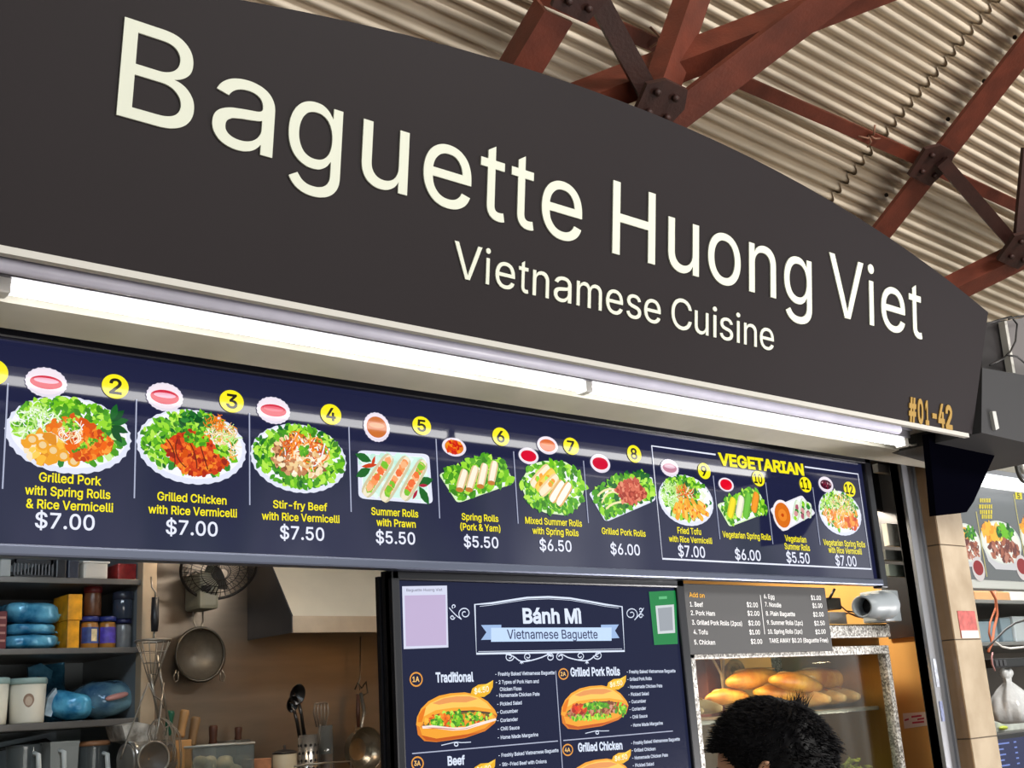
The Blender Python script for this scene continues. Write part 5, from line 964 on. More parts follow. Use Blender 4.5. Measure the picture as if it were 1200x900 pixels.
def tx(name, Zf, s, l, r, cap, col, bold=.02, off=.0006, pl=MP, parent=None, m=None, b=None):
    own = b is None
    b = b or B(); (x0, y0), (x1, y1) = Zf(*l), Zf(*r); k = Zf(0, 1)[1] - Zf(0, 0)[1]
    put(b, s, pl, (x0, y0), (x1, y1), cap * k, off, bold, col=col)
    if own: return b.build(name, m or m_print, parent or MB_)
for Zf, lines, price in ((z1, (("Grilled Pork", (157, 568), (410, 585), 36), ("with Spring Rolls", (100, 620), (447, 640), 36), ("& Rice Vermicelli", (105, 675), (458, 693), 36)), ("$7.00", (140, 755), (383, 767), 62)),
                         (z2, (("Grilled Chicken", (128, 622), (432, 642), 36), ("with Rice Vermicelli", (88, 679), (478, 698), 36)), ("$7.00", (165, 770), (393, 781), 62)),
                         (z3, (("Stir-fry Beef", (122, 634), (382, 650), 36), ("with Rice Vermicelli", (68, 690), (441, 707), 36)), ("$7.50", (155, 782), (368, 792), 62)),
                         (z4, (("Summer Rolls", (150, 656), (386, 670), 36), ("with Prawn", (176, 711), (373, 722), 36)), ("$5.50", (173, 798), (371, 806), 60)),
                         (z5, (("Spring Rolls", (155, 645), (370, 658), 38), ("(Pork & Yam)", (147, 703), (382, 716), 38)), ("$5.50", (168, 804), (371, 812), 64)),
                         (z5, (("Mixed Summer Rolls", (528, 667), (860, 686), 38), ("with Spring Rolls", (570, 727), (840, 742), 38)), ("$6.50", (612, 824), (800, 833), 64)),
                         (z6, (("Grilled Pork Rolls", (126, 628), (383, 645), 36),), ("$6.00", (178, 746), (351, 754), 62)),
                         (z6, (("Fried Tofu", (570, 625), (708, 634), 36), ("with Rice Vermicelli", (520, 673), (773, 686), 34)), ("$7.00", (575, 759), (733, 768), 64)),
                         (z7, (("Vegetarian Spring Rolls", (80, 566), (348, 583), 33),), ("$6.00", (150, 689), (293, 698), 57)),
                         (z7, (("Vegetarian", (427, 588), (545, 597), 33), ("Summer Rolls", (425, 632), (565, 643), 33)), ("$5.50", (436, 705), (565, 713), 57)),
                         (z7, (("Vegetarian Spring Rolls", (640, 610), (872, 623), 32), ("with Rice Vermicelli", (668, 652), (853, 662), 32)), ("$7.00", (708, 722), (825, 728), 55))):
    b = B()
    for s_, l, r, cap in lines: tx('dish_name', Zf, s_, l, r, cap, YEL, .016, b=b)
    b.build('dish_name', m_print, MB_)
    tx('price', Zf, price[0], price[1], price[2], price[3], WHT, .012)
tx('heading', z7, "VEGETARIAN", (58, 163), (532, 222), 62, YEL, .036, .0010)
def stroke(b, pl, pts, w, col=None, off=.0006, closed=False):
    """thin printed line of width w metres through plane points"""
    pts = [Vector(p) for p in pts]; n = len(pts); L = []; R = []
    for i in range(n):
        a = pts[i - 1] if (i > 0 or closed) else pts[i]; c = pts[(i + 1) % n] if (i < n - 1 or closed) else pts[i]
        d = (c - a).normalized(); nrm = Vector((-d.y, d.x)) * w / 2
        L.append(pts[i] + nrm); R.append(pts[i] - nrm)
    V = [pl.P(p.x, p.y, off) for p in L] + [pl.P(p.x, p.y, off) for p in R]
    fs = [(i, (i + 1) % n, n + (i + 1) % n, n + i) for i in range(n if closed else n - 1)]
    b.add(V, fs, col)
LIN = srgb(170, 176, 200)
for a, c in (((8.1, 449.1), (4, 573)), ((159.3, 468), (157.8, 584)), ((291.7, 484), (293, 592)), ((408.6, 500), (411.5, 600)), ((510.9, 514.2), (515, 607.5)), ((601.6, 529), (607.2, 613.6)), ((683.6, 540), (689.4, 613)), ((835.9, 557.5), (843.4, 632)), ((897.1, 565.3), (905.6, 637.7)), ((952.4, 571.2), (960.9, 638.7))):
    ua, va = MP.uv(*a); uc, vc = MP.uv(*c); u = (ua + uc) / 2
    b = B(); stroke(b, MP, [(u, va), (u, vc)], .0026, LIN); b.build('divider_line', m_print, MB_)
A_, B2, C_, D_ = MP.uv(763.6, 522.4), MP.uv(1005.8, 555.8), MP.uv(1020.6, 667.2), MP.uv(776, 654.4)
tl = ((A_[0] + D_[0]) / 2, (A_[1] + B2[1]) / 2); br = ((B2[0] + C_[0]) / 2, (C_[1] + D_[1]) / 2)
g0_ = MP.uv(*z7(40, 110))[0]; g1_ = MP.uv(*z7(535, 175))[0]
b = B(); stroke(b, MP, [(g0_, tl[1]), (tl[0], tl[1]), (tl[0], br[1]), (br[0], br[1]), (br[0], tl[1]), (g1_, tl[1])], .0045, WHT)
b.build('section_border', m_print, MB_)

# ================================================================ baguette menu poster
YB = .03
BP = Plane((0, YB, 0))
ZB = Zm(440, 660, 3.158)
m_pscreen = mat('navy_lit_poster', (34, 38, 62), .16, 0, 1.0, spec=.05, bump=.06, bscale=400)
m_bprint = print_mat('lit_poster_print', 1.0, .1, .2)
BO = thing('baguette_menu_poster', at(640, 900, YB), 'navy illuminated baguette menu poster with burger-like sandwiches below the wide menu board', 'menu poster')
bx0 = (at(452, 672, YB).x + at(468, 900, YB).x) / 2; bx1 = (at(797, 684, YB).x + at(822, 900, YB).x) / 2
px0 = at(472, 690, YB).x - .012; px1 = at(789, 690, YB).x + .004
bzt = at(600, 673, YB).z; pzt = at(600, 684, YB).z; bzb = 1.20
b = B()
b.box((bx0, YB + .004, bzb), (bx1, YB + .03, bzt))
for a_, c_ in (((bx0, bzb), (px0, bzt)), ((px1, bzb), (bx1, bzt)), ((bx0, pzt), (bx1, bzt)), ((bx0, bzb), (bx1, bzb + .02))):
    b.bevbox((a_[0], YB - .008, a_[1]), (c_[0], YB + .02, c_[1]), .004)
b.build('frame', m_frame, BO)
B().box((px0, YB + .001, bzb + .02), (px1, YB + .003, pzt)).build('poster_face', m_pscreen, BO)
PW = srgb(214, 224, 244)
def bt(name, s_, l, r, cap, col=PW, bold=.02, off=.0006, b=None):
    return tx(name, ZB, s_, l, r, cap, col, bold, off, BP, BO, m_bprint, b)
def BZ(x, y): return BP.uv(*ZB(x, y))
b = B(); top_ = []
for x, y in ((367, 153), (430, 148), (500, 137), (560, 128), (640, 125), (720, 130), (790, 142), (850, 153), (912, 161), (921, 325), (373, 335)): top_.append(BZ(x, y))
stroke(b, BP, top_, .0042, PW, .0006, True); b.build('title_border', m_bprint, BO)
b = B()
stroke(b, BP, [BZ(x, y) for x, y in ((385, 160), (430, 155), (500, 144), (560, 135), (640, 132), (720, 137), (790, 149), (850, 160), (900, 166))], .0010, PW)
stroke(b, BP, [BZ(x, y) for x, y in ((380, 327), (640, 323), (912, 317))], .0010, PW); b.build('title_border', m_bprint, BO)
b = B(); bt('t', "Bánh Mì", (546, 221), (763, 221), 52, PW, .03, b=b); b.build('title', m_bprint, BO)
b = B()
RBN = srgb(188, 212, 244)
def quad(b, pts, col, off=.0006): b.add([BP.P(*BZ(x, y), off) for x, y in pts], [list(range(len(pts)))], col)
quad(b, ((390, 229), (465, 228), (465, 282), (390, 284), (410, 256)), srgb(150, 178, 220), .0006)
quad(b, ((834, 228), (900, 227), (886, 250), (902, 277), (834, 280)), srgb(150, 178, 220), .0006)
quad(b, ((427, 239), (873, 238), (873, 287), (427, 291)), RBN, .0008)
o = b.build('ribbon', m_bprint, BO)
b = B(); bt('t', "Vietnamese Baguette", (487, 280), (822, 279), 34, srgb(40, 46, 84), .008, .0010, b); b.build('ribbon_text', m_bprint, BO)
def curl(b, c, r0, r1, a0, turns, w=.0022):
    pts = []
    for i in range(28):
        t = i / 27; a = a0 + turns * 2 * PI * t; r = r0 + (r1 - r0) * t
        pts.append(BZ(c[0] + r * math.cos(a), c[1] + r * math.sin(a)))
    stroke(b, BP, pts, w, PW)
def swirl(b, pts, w=.0022):
    """smooth printed curve"""
    P4 = [Vector(p) for p in pts]; P4 = [P4[0]] + P4 + [P4[-1]]; out = []
    for i in range(1, len(P4) - 2):
        for k in range(8):
            t = k / 8; a, c, d, e = P4[i - 1], P4[i], P4[i + 1], P4[i + 2]
            v = .5 * ((2 * c) + (d - a) * t + (2 * a - 5 * c + 4 * d - e) * t * t + (3 * c - a - 3 * d + e) * t ** 3)
            out.append(BZ(v.x, v.y))
    out.append(BZ(*pts[-1])); stroke(b, BP, out, w, PW)
b = B(); curl(b, (330, 186), 24, 5, 2.2, 1.5); swirl(b, ((318, 208), (300, 195), (285, 180), (272, 165))); curl(b, (284, 200), 9, 3, 0, 1.1); curl(b, (290, 160), 8, 3, 2, .9); b.build('scroll_ornament', m_bprint, BO)
b = B(); curl(b, (946, 188), 24, 5, .8, -1.5); swirl(b, ((958, 210), (972, 195), (984, 180), (992, 166))); curl(b, (982, 196), 9, 3, 0, -1.1); curl(b, (980, 172), 8, 3, 2, -.9); b.build('scroll_ornament', m_bprint, BO)
b = B()
swirl(b, ((480, 335), (510, 345), (535, 362), (565, 362), (610, 350), (640, 338), (655, 345)), .0026); curl(b, (495, 346), 17, 5, 0, 1.3); curl(b, (563, 345), 15, 4, 1, 1.3); curl(b, (645, 348), 16, 4, 4, 1.3)
swirl(b, ((840, 325), (815, 340), (790, 358), (760, 360), (715, 350), (690, 338), (676, 345)), .0026); curl(b, (822, 340), 17, 5, 3, -1.3); curl(b, (757, 343), 15, 4, 2, -1.3); curl(b, (683, 347), 16, 4, 5, -1.3)
for cx in (540, 782):
    for a in (-.6, 0, .6): b.add([BP.P(*BZ(cx + 9 * t * math.sin(a) + d * math.cos(a), 362 + 9 * t * math.cos(a)), .0007) for t, d in ((0, 0), (.6, 3), (1.4, 0), (.6, -3))], [[0, 1, 2, 3]], PW)
b.build('scroll_ornament', m_bprint, BO)
# paper stuck on the poster (left blank) and green sticker
b = B(); quad(b, ((97, 86), (263, 83), (268, 312), (103, 318)), srgb(206, 210, 232), .0016); o = b.build('pasted_notice', m_bprint, BO)
b = B(); bt('t', "Baguette Huong Viet", (113, 105), (245, 103), 10, srgb(70, 70, 96), .0, .0022, b); quad(b, ((106, 120), (257, 117), (261, 303), (111, 308)), srgb(186, 170, 204), .0019); b.build('notice_print', m_bprint, o)
b = B(); quad(b, ((1010, 106), (1110, 101), (1117, 299), (1030, 303)), srgb(24, 126, 66), .0016); o = b.build('green_sticker', m_bprint, BO)
b = B(); quad(b, ((1034, 158), (1102, 153), (1107, 258), (1043, 262)), srgb(200, 206, 210), .0020); quad(b, ((1042, 167), (1095, 162), (1099, 248), (1050, 252)), srgb(150, 156, 164), .0023)
quad(b, ((1046, 124), (1076, 122), (1077, 132), (1047, 134)), srgb(90, 180, 120), .0020); b.build('sticker_print', m_bprint, o)
# headings
m_or = srgb(224, 150, 60)
def item_no(s_, cx, cy, r):
    b = B(); pts = [BZ(cx + r * math.cos(2 * PI * i / 28), cy + r * 1.12 * math.sin(2 * PI * i / 28)) for i in range(28)]
    stroke(b, BP, pts, .0030, m_or, .0006, True)
    bt('t', s_, (cx - r * .6, cy + r * .42), (cx + r * .55, cy + r * .38), r * .85, srgb(240, 190, 110), .02, .0006, b)
    b.build('item_number', m_bprint, BO)
item_no('1A', 150, 430, 22); item_no('2A', 695, 410, 17); item_no('3A', 155, 741, 21); item_no('4A', 711, 691, 18)
for s_, l, r, cap in (("Traditional", (223, 440), (363, 437), 34), ("Grilled Pork Rolls", (722, 418), (905, 414), 30), ("Beef", (267, 748), (331, 744), 32), ("Grilled Chicken", (750, 697), (914, 688), 30)):
    bt('sandwich_name', s_, l, r, cap, PW, .03)
def bullets(lines, cap=13):
    b = B()
    for s_, l, r in lines: bt('t', s_, l, r, cap, PW, .015, b=b)
    b.build('ingredient_list', m_bprint, BO)
bullets((("- Freshly Baked Vietnamese Baguette", (443, 417), (663, 411)), ("- 2 Types of Pork Ham and", (445, 447), (604, 443)), ("Chicken Floss", (460, 473), (540, 470)), ("- Homemade Chicken Pate", (447, 496), (607, 490)), ("- Pickled Salad", (450, 528), (541, 522)),
         ("- Cucumber", (450, 558), (527, 552)), ("- Coriander", (450, 589), (527, 583)), ("- Chili Sauce", (452, 620), (533, 614)), ("- Home Made Margarine", (452, 652), (602, 640))))
bullets((("- Freshly Baked Vietnamese Baguette", (930, 408), (1110, 404)), ("- Grilled Pork Rolls", (932, 436), (1022, 432)), ("- Homemade Chicken Pate", (934, 464), (1061, 459)), ("- Pickled Salad", (936, 492), (1011, 488)), ("- Cucumber", (938, 519), (1001, 515)),
         ("- Coriander", (940, 547), (1001, 542)), ("- Chili Sauce", (942, 576), (1006, 570)), ("- Home Made Margarine", (945, 606), (1063, 597))), 12)
bullets((("- Freshly Baked Vietnamese Baguette", (455, 718), (677, 698)), ("- Stir-Fried Beef with Onions", (458, 752), (633, 739)), ("- Homemade Chicken Pate", (460, 782), (610, 770))))
bullets((("- Freshly Baked Vietnamese Baguette", (946, 672), (1126, 656)), ("- Grilled Chicken", (948, 699), (1036, 692)), ("- Homemade Chicken Pate", (950, 727), (1082, 715)), ("- Pickled Salad", (952, 755), (1030, 748)), ("- Cucumber", (954, 784), (1016, 778))), 12)
b = B(); u0 = (BZ(668, 400)[0] + BZ(690, 758)[0]) / 2
stroke(b, BP, [(u0, BZ(668, 398)[1]), (u0, bzb + .05)], .0022, LIN); b.build('divider_line', m_bprint, BO)
v0 = (BZ(135, 703)[1] + BZ(668, 659)[1] + BZ(1040, 627)[1]) / 3
b = B(); stroke(b, BP, [(BZ(135, 703)[0], v0), (u0 - .008, v0)], .0022, LIN); stroke(b, BP, [(u0 + .008, v0), (BZ(1100, 622)[0], v0)], .0022, LIN); b.build('divider_line', m_bprint, BO)
for cx, cy, k in ((298, 668, 1.0), (820, 625, .8)):
    b = B(); s = k
    swirl(b, ((cx - 55 * s, cy + 6 * s), (cx - 20 * s, cy - 2), (cx, cy - 6 * s), (cx + 20 * s, cy - 4), (cx + 55 * s, cy - 6 * s)), .0016); curl(b, (cx, cy + 2), 7 * s, 6 * s, 0, 1); b.build('scroll_ornament', m_bprint, BO)
def sandwich(seed, x0, y0, x1, y1, sk, fill, price, leaf, cut=None):
    """filled baguette seen from the side: top crust, filling, bottom crust and a leaf tag with the price"""
    P = Pic(BP, .0006, seed)
    def uv(a, c): return BZ(x0 + (x1 - x0) * a, y0 + (y1 - y0) * c + sk * (a - .5))
    def pl(pts, col): P.add([uv(*p) for p in pts], col)
    C1, C2, C3, C4 = srgb(214, 120, 30), srgb(238, 160, 46), srgb(248, 196, 90), srgb(190, 84, 16)
    bot = [(0, .62), (.02, .85), (.10, .98), (.25, 1.0), (.6, .92), (.85, .78), (.97, .62), (1, .45), (.9, .42), (.5, .55), (.12, .62)]
    pl(bot, C1)
    pl([(.04, .70), (.08, .9), (.25, .95), (.6, .86), (.85, .72), (.95, .58), (.5, .68), (.2, .74)], C2)
    pl([(.06, .86), (.12, .96), (.26, .985), (.6, .905), (.8, .80), (.55, .86), (.25, .93)], C4)
    crust = [(0, .66), (.01, .5), (.06, .33), (.15, .18), (.28, .07), (.42, .02), (.6, .0), (.75, .05), (.88, .18), (.97, .35), (1, .46), (.9, .40), (.7, .36), (.45, .38), (.25, .44), (.10, .58), (.05, .70)]
    pl(crust, C2)
    pl([(.04, .5), (.08, .36), (.17, .22), (.3, .12), (.45, .06), (.62, .04), (.75, .09), (.87, .22), (.93, .34), (.72, .29), (.45, .31), (.24, .36), (.1, .48)], C3)
    pl([(.2, .22), (.34, .12), (.5, .08), (.66, .08), (.76, .13), (.62, .20), (.44, .2), (.28, .25)], srgb(228, 150, 84))
    pl([(.02, .6), (.03, .46), (.08, .34), (.12, .3), (.10, .44), (.07, .6)], srgb(226, 120, 16))
    fil = [uv(*p) for p in ((.08, .66), (.16, .52), (.26, .45), (.45, .40), (.7, .38), (.9, .42), (.98, .47), (.97, .54), (.8, .60), (.55, .68), (.3, .72), (.12, .72))]
    w = abs(uv(1, 0)[0] - uv(0, 0)[0])
    fill(P, fil, uv, w)
    P.build('sandwich_picture', BO, m_bprint)
    lx, ly, lw = leaf
    P = Pic(BP, .0016, seed)
    P.add([BZ(lx + lw * a, ly + lw * c) for a, c in ((-.5, .2), (-.42, -.05), (-.15, -.22), (.2, -.25), (.5, -.42), (.48, -.1), (.35, .15), (.1, .32), (-.25, .32))], srgb(232, 176, 36))
    P.add([BZ(lx + lw * a, ly + lw * c) for a, c in ((-.4, .15), (-.1, -.1), (.48, -.38), (.1, .0))], srgb(250, 208, 80))
    o = P.build('price_leaf', BO, m_bprint)
    b = B(); bt('t', price, (lx - lw * .34, ly + lw * .20), (lx + lw * .30, ly + lw * .08), lw * .24, srgb(255, 246, 214), .01, .0024, b); b.build('price', m_bprint, o)
def fill_ham(P, fil, uv, w):
    P.add(fil, srgb(110, 90, 40))
    P.inpoly(fil, 40, G1 + ORG[:3] + GLD[:2], w * .07, 'chunk')
    P.scatter(uv(.30, .53), w * .12, w * .03, 14, ORG[:3] + RED[:2], w * .07, 'chunk'); P.scatter(uv(.26, .60), w * .07, w * .05, 22, G1, w * .05, 'leaf'); P.scatter(uv(.5, .56), w * .06, w * .05, 20, G1, w * .05, 'leaf'); P.scatter(uv(.72, .48), w * .14, w * .03, 20, G1[2:] + GLD, w * .05, 'leaf')
    P.add([uv(*p) for p in ((.07, .68), (.2, .66), (.45, .71), (.6, .70), (.75, .62), (.98, .52), (.99, .56), (.8, .66), (.62, .75), (.45, .77), (.2, .72), (.08, .73))], srgb(244, 226, 218))
    P.add([uv(*p) for p in ((.1, .70), (.3, .71), (.5, .74), (.62, .72), (.8, .63), (.62, .735), (.45, .755), (.25, .73))], srgb(206, 140, 130))
def fill_meat(P, fil, uv, w):
    P.add(fil, srgb(150, 80, 50))
    P.inpoly(fil, 70, BRN + [srgb(206, 150, 130), srgb(190, 110, 90)] + G1[:2], w * .06, 'chunk')
    P.scatter(uv(.27, .53), w * .10, w * .04, 16, RED + [srgb(225, 50, 30)], w * .08, 'chunk'); P.scatter(uv(.5, .46), w * .17, w * .03, 26, G1, w * .06, 'leaf'); P.scatter(uv(.88, .48), w * .06, w * .04, 10, RED[:2] + G1[2:4], w * .06, 'leaf'); P.scatter(uv(.45, .72), w * .3, w * .025, 34, G1[1:], w * .055, 'leaf'); P.scatter(uv(.9, .55), w * .06, w * .06, 16, G1[1:], w * .05, 'leaf')
sandwich(61, 150, 478, 450, 662, 0, fill_ham, "$4.50", (392, 468, 84))
sandwich(62, 686, 452, 936, 616, 0, fill_meat, "$6.50", (890, 445, 72))
sandwich(63, 168, 772, 468, 955, -14, fill_meat, "$6.00", (400, 760, 84))
sandwich(64, 706, 724, 954, 890, -10, fill_ham, "$6.50", (908, 718, 72))

# ================================================================ add-on price board
YA = .04
AP = Plane((0, YA, 0)); ZA = Zm(780, 660, 3.75)
ax0 = (at(800, 684, YA).x + at(808, 767, YA).x) / 2; ax1 = (at(967, 690, YA).x + at(976, 762, YA).x) / 2
az1 = at(880, 686, YA).z; az0 = at(890, 765, YA).z
AO = thing('add_on_price_board', ((ax0 + ax1) / 2, YA, az0), 'small charcoal price board of add-ons above the bread case', 'price board')
B().bevbox((ax0, YA, az0), (ax1, YA + .012, az1), .002).build('board', mat('charcoal_board', (70, 70, 72), .6), AO)
m_aw = print_mat('board_print', 0.0, 1.0, .5)
def ax_t(name, rows, col, cap=20):
    b = B()
    for s_, l, r in rows:
        put(b, s_, AP, ZA(*l), ZA(*r), cap / 3.75, .0012, .012, col=col)
    b.build(name, m_aw, AO)
ax_t('heading', (("Add on", (103, 148), (170, 152)),), srgb(236, 176, 60), 20)
AW = srgb(238, 238, 240)
ax_t('item_list', (("1. Beef", (106, 190), (164, 192)), ("2. Pork Ham", (110, 228), (216, 231)), ("3. Grilled Pork Rolls (2pcs)", (115, 270), (335, 275)), ("4. Tofu", (122, 312), (184, 313)), ("5. Chicken", (125, 357), (217, 358))), AW)
ax_t('price_list', (("$2.00", (356, 192), (405, 194)), ("$2.00", (359, 230), (412, 231)), ("$2.00", (363, 273), (415, 274)), ("$1.00", (368, 313), (414, 313)), ("$2.00", (374, 354), (424, 354))), AW, 20)
ax_t('item_list', (("6. Egg", (431, 154), (477, 157)), ("7. Noodle", (436, 190), (507, 194)), ("8. Plain Baguette", (440, 230), (568, 233)), ("9. Summer Rolls (1pc)", (445, 270), (602, 272)), ("10. Spring Rolls (1pc)", (449, 310), (600, 309)), ("TAKE AWAY $0.20 (Baguette Free)", (455, 350), (713, 347))), AW, 19)
ax_t('price_list', (("$1.00", (638, 161), (682, 162)), ("$1.00", (645, 196), (688, 196)), ("$2.00", (648, 235), (694, 234)), ("$2.50", (653, 274), (699, 272)), ("$2.00", (658, 312), (703, 309))), AW, 19)
b = B(); ud = (AP.uv(*ZA(414, 140))[0] + AP.uv(*ZA(434, 310))[0]) / 2
stroke(b, AP, [(ud, AP.uv(*ZA(414, 140))[1]), (ud, AP.uv(*ZA(434, 312))[1])], .0024, AW, .0012); b.build('divider_line', m_aw, AO)
hb_ = B().box((ax0 - .024, YA, at(805, 730, YA).z), (ax0 - .008, YA + .012, at(800, 684, YA).z)); 
tag(hb_.build('wooden_batten', mat('orange_wood', (196, 120, 50), .6, var=.2, vscale=20)), 'thin orange wooden batten between the poster and the add-on board', 'batten')
# ================================================================ kitchen behind the counter
YS = 1.50                                   # front edge of the shelves
m_shelf = mat('shelf_steel', (112, 108, 104), .4, .4, var=.12, vscale=8)
m_post = mat('beige_post', (172, 152, 126), .6, var=.1, vscale=10)
m_shback = mat('shelf_back', (122, 128, 132), .6, .1, var=.1, vscale=4)
xsr = at(164, 760, YS).x
xpr = at(181, 760, YS).x
SX0 = .55
SH = thing('shelf_unit', (1.1, YS, 0), 'steel shelf unit with a pale end post at the left of the kitchen', 'shelf unit')
def zz(y, x=90, Y=YS): return at(x, y, Y).z
SZ = []
for yt, yb in ((677, 684), (759, 766), (844.5, 853), (948, 956)):
    zt_, zb_ = zz(yt), zz(yb); SZ.append(zt_)
    B().bevbox((SX0, YS, zb_), (xsr, 1.94, zt_), .003).build('shelf_board', m_shelf, SH)
B().box((SX0, 1.945, .02), (xpr, 1.96, 2.33)).build('back_panel', m_shback, SH)
B().bevbox((xsr, YS - .01, 0), (xpr, YS + .03, 2.33), .003).build('end_post', m_post, SH)
B().box((xsr + .002, YS + .03, 0), (xsr + .012, 1.945, 2.33)).build('end_panel', m_shback, SH)
B().bevbox((SX0 - .04, YS - .01, 0), (SX0, YS + .03, 2.33), .003).build('end_post', m_post, SH)
def cpx(x0, x1, yt, yb, Y, zbot=None):
    """centre, radius, bottom and top of an upright round thing seen between x0 and x1 (pixels) at depth Y"""
    c = at((x0 + x1) / 2, (yt + yb) / 2, Y); r = (x1 - x0) / 2 / scale_at(c)
    return c.x, r, (zbot if zbot is not None else at((x0 + x1) / 2, yb, Y).z), at((x0 + x1) / 2, yt, Y).z
def bpx(x0, x1, yt, yb, Y, zbot=None):
    a = at(x0, (yt + yb) / 2, Y); c = at(x1, (yt + yb) / 2, Y)
    return a.x, c.x, (zbot if zbot is not None else at(x0, yb, Y).z), at(x0, yt, Y).z
# top shelf -----------------------------------------------------
zA = SZ[0]
def sbox(name, x0, x1, yt, yb, Y, d, zbot, m, label, cat, bev=.004, group=None):
    xa, xb, z0, z1 = bpx(x0, x1, yt, yb, Y, zbot)
    o = B().bevbox((xa, Y, z0), (xb, Y + d, z1), bev).build(name, m); return tag(o, label, cat, group)
m_blackp = mat('black_plastic', (30, 30, 34), .4)
xa, xb, z0, z1 = bpx(17, 62, 655, 676, YS + .02, zA)
CR = thing('crate', (xa, YS + .02, z0), 'black slatted plastic crate on the top shelf', 'crate')
b = B(); b.box((xa, YS + .02, z0), (xb, YS + .3, z0 + .008))
for a_ in ((xa, YS + .02, xb, YS + .026), (xa, YS + .294, xb, YS + .30), (xa, YS + .02, xa + .006, YS + .3), (xb - .006, YS + .02, xb, YS + .3)): b.box((a_[0], a_[1], z1 - .012), (a_[2], a_[3], z1))
b.build('crate_base', m_blackp, CR)
b = B()
for i in range(12):
    x = xa + (xb - xa) * i / 11.0
    b.box((x - .002, YS + .02, z0 + .006), (x + .002, YS + .026, z1 - .01))
b.build('front_slats', mat('grey_slat', (88, 88, 92), .45), CR)
sbox('storage_box', 0, 13, 655, 676, YS + .02, .2, zA, mat('pale_grey', (150, 152, 150), .5), 'grey plastic box left of the black crate on the top shelf', 'box')
sbox('storage_box', 66, 78, 655, 676, YS + .02, .2, zA, m_blackp, 'narrow black box right of the crate on the top shelf', 'box')
sbox('storage_box', 80, 93, 655, 676, YS + .02, .2, zA, mat('dark_blue_box', (40, 44, 58), .5), 'dark blue box left of the white tub on the top shelf', 'box')
xa, xb, z0, z1 = bpx(98, 127, 655, 675, YS + .02, zA)
TB = thing('food_tub', ((xa + xb) / 2, YS + .08, z0), 'low white plastic tub on the top shelf', 'tub')
B().bevbox((xa, YS + .02, z0), (xb, YS + .2, z1), .008).build('tub_body', mat('white_tub', (196, 190, 180), .5), TB)
B().bevbox((xa - .004, YS + .016, z1 - .012), (xb + .004, YS + .204, z1 + .004), .003).build('lid', mat('white_lid', (205, 202, 196), .4), TB)
sbox('red_packet', 138, 160, 660, 677, YS + .03, .1, zA, mat('red_packet', (140, 34, 34), .4, var=.3, vscale=40), 'red packet at the right end of the top shelf', 'packet')
# middle shelf --------------------------------------------------
zB = SZ[1]
m_bluebag = mat('blue_foil_bag', (26, 132, 186), .22, .15, var=.45, vscale=16, bump=.5, bscale=30, vrgb=(120, 196, 226))
def bag(name, x0, x1, yt, yb, Y, dep, zbot, m, label, seed, p=.55, tilt=0.0, group=None):
    xa, xb, z0, z1 = bpx(x0, x1, yt, yb, Y, zbot)
    c = Vector(((xa + xb) / 2, Y + dep, (z0 + z1) / 2)); R = Matrix.Rotation(tilt, 3, 'Y')
    b = B(); b.blob(c, ((xb - xa) / 2, dep, (z1 - z0) / 2), 36, 20, p, R, .010, 24, seed)
    zmin = min(v.z for v in b.v)
    for v in b.v: v.z += z0 - zmin
    o = b.build(name, m)
    tag(o, label, 'bag', group)
    # crimped end seal as a part
    s_ = B(); e = c + Vector(((xb - xa) / 2 * .97, 0, 0)); n = 12; V = []
    for i in range(n + 1):
        y = -dep * .55 + 1.1 * dep * i / n; w = .004 * math.sin(i * 2.4 + seed)
        V += [e + Vector((-.008, y, w)), e + Vector((.012, y, w * 1.6 - .004))]
    s_.add(V, [(2 * i, 2 * i + 1, 2 * i + 3, 2 * i + 2) for i in range(n)], None, True)
    s_.build('end_seal', m, o)
    return o
g = 'blue bags stacked on the middle shelf'
bag('food_bag', 9, 74, 743, 759, YS + .03, .10, zB, m_bluebag, 'bottom one of the three stacked blue bags on the middle shelf', 1.3, .5, 0, g)
z_1 = at(40, 743, YS + .03).z
bag('food_bag', 11, 71, 730, 744, YS + .03, .10, z_1 - .002, m_bluebag, 'middle one of the three stacked blue bags on the middle shelf', 4.1, .5, 0, g)
z_2 = at(40, 731, YS + .03).z
bag('food_bag', 12, 78, 706, 731, YS + .03, .10, z_2 - .002, m_bluebag, 'topmost and thickest of the three stacked blue bags', 7.7, .6, .06, g)
xa, xb, z0, z1 = bpx(-14, 8, 716, 757, YS + .03, zB)
RBX = thing('red_box', ((xa + xb) / 2, YS + .05, z0), 'dark red carton with pale stripes at the left edge of the middle shelf', 'carton')
B().bevbox((xa, YS + .03, z0), (xb, YS + .18, z1), .003).build('carton', mat('dark_red_carton', (96, 26, 30), .5), RBX)
b = B()
for k in range(4):
    zk = z0 + (z1 - z0) * (.2 + .2 * k); b.box((xa + .01, YS + .0285, zk), (xb - .004, YS + .0305, zk + .006))
b.build('printed_stripes', mat('pale_stripe', (170, 120, 110), .5), RBX)
m_yel = mat('yellow_carton', (226, 154, 20), .45, var=.25, vscale=30)
sbox('yellow_carton', 79, 93, 727, 759, YS + .02, .12, zB, m_yel, 'yellow carton standing on the middle shelf, lower of two', 'carton', .002, 'yellow cartons')
zt1 = at(79, 727, YS + .02).z
sbox('yellow_carton', 80, 96.5, 696, 727, YS + .02, .12, zt1 + .001, m_yel, 'yellow carton on top of the other yellow carton', 'carton', .002, 'yellow cartons')
sbox('brown_carton', 70, 78, 702, 757, YS + .16, .12, zB, mat('brown_carton', (98, 66, 36), .6), 'brown carton half hidden behind the yellow cartons', 'carton', .002)
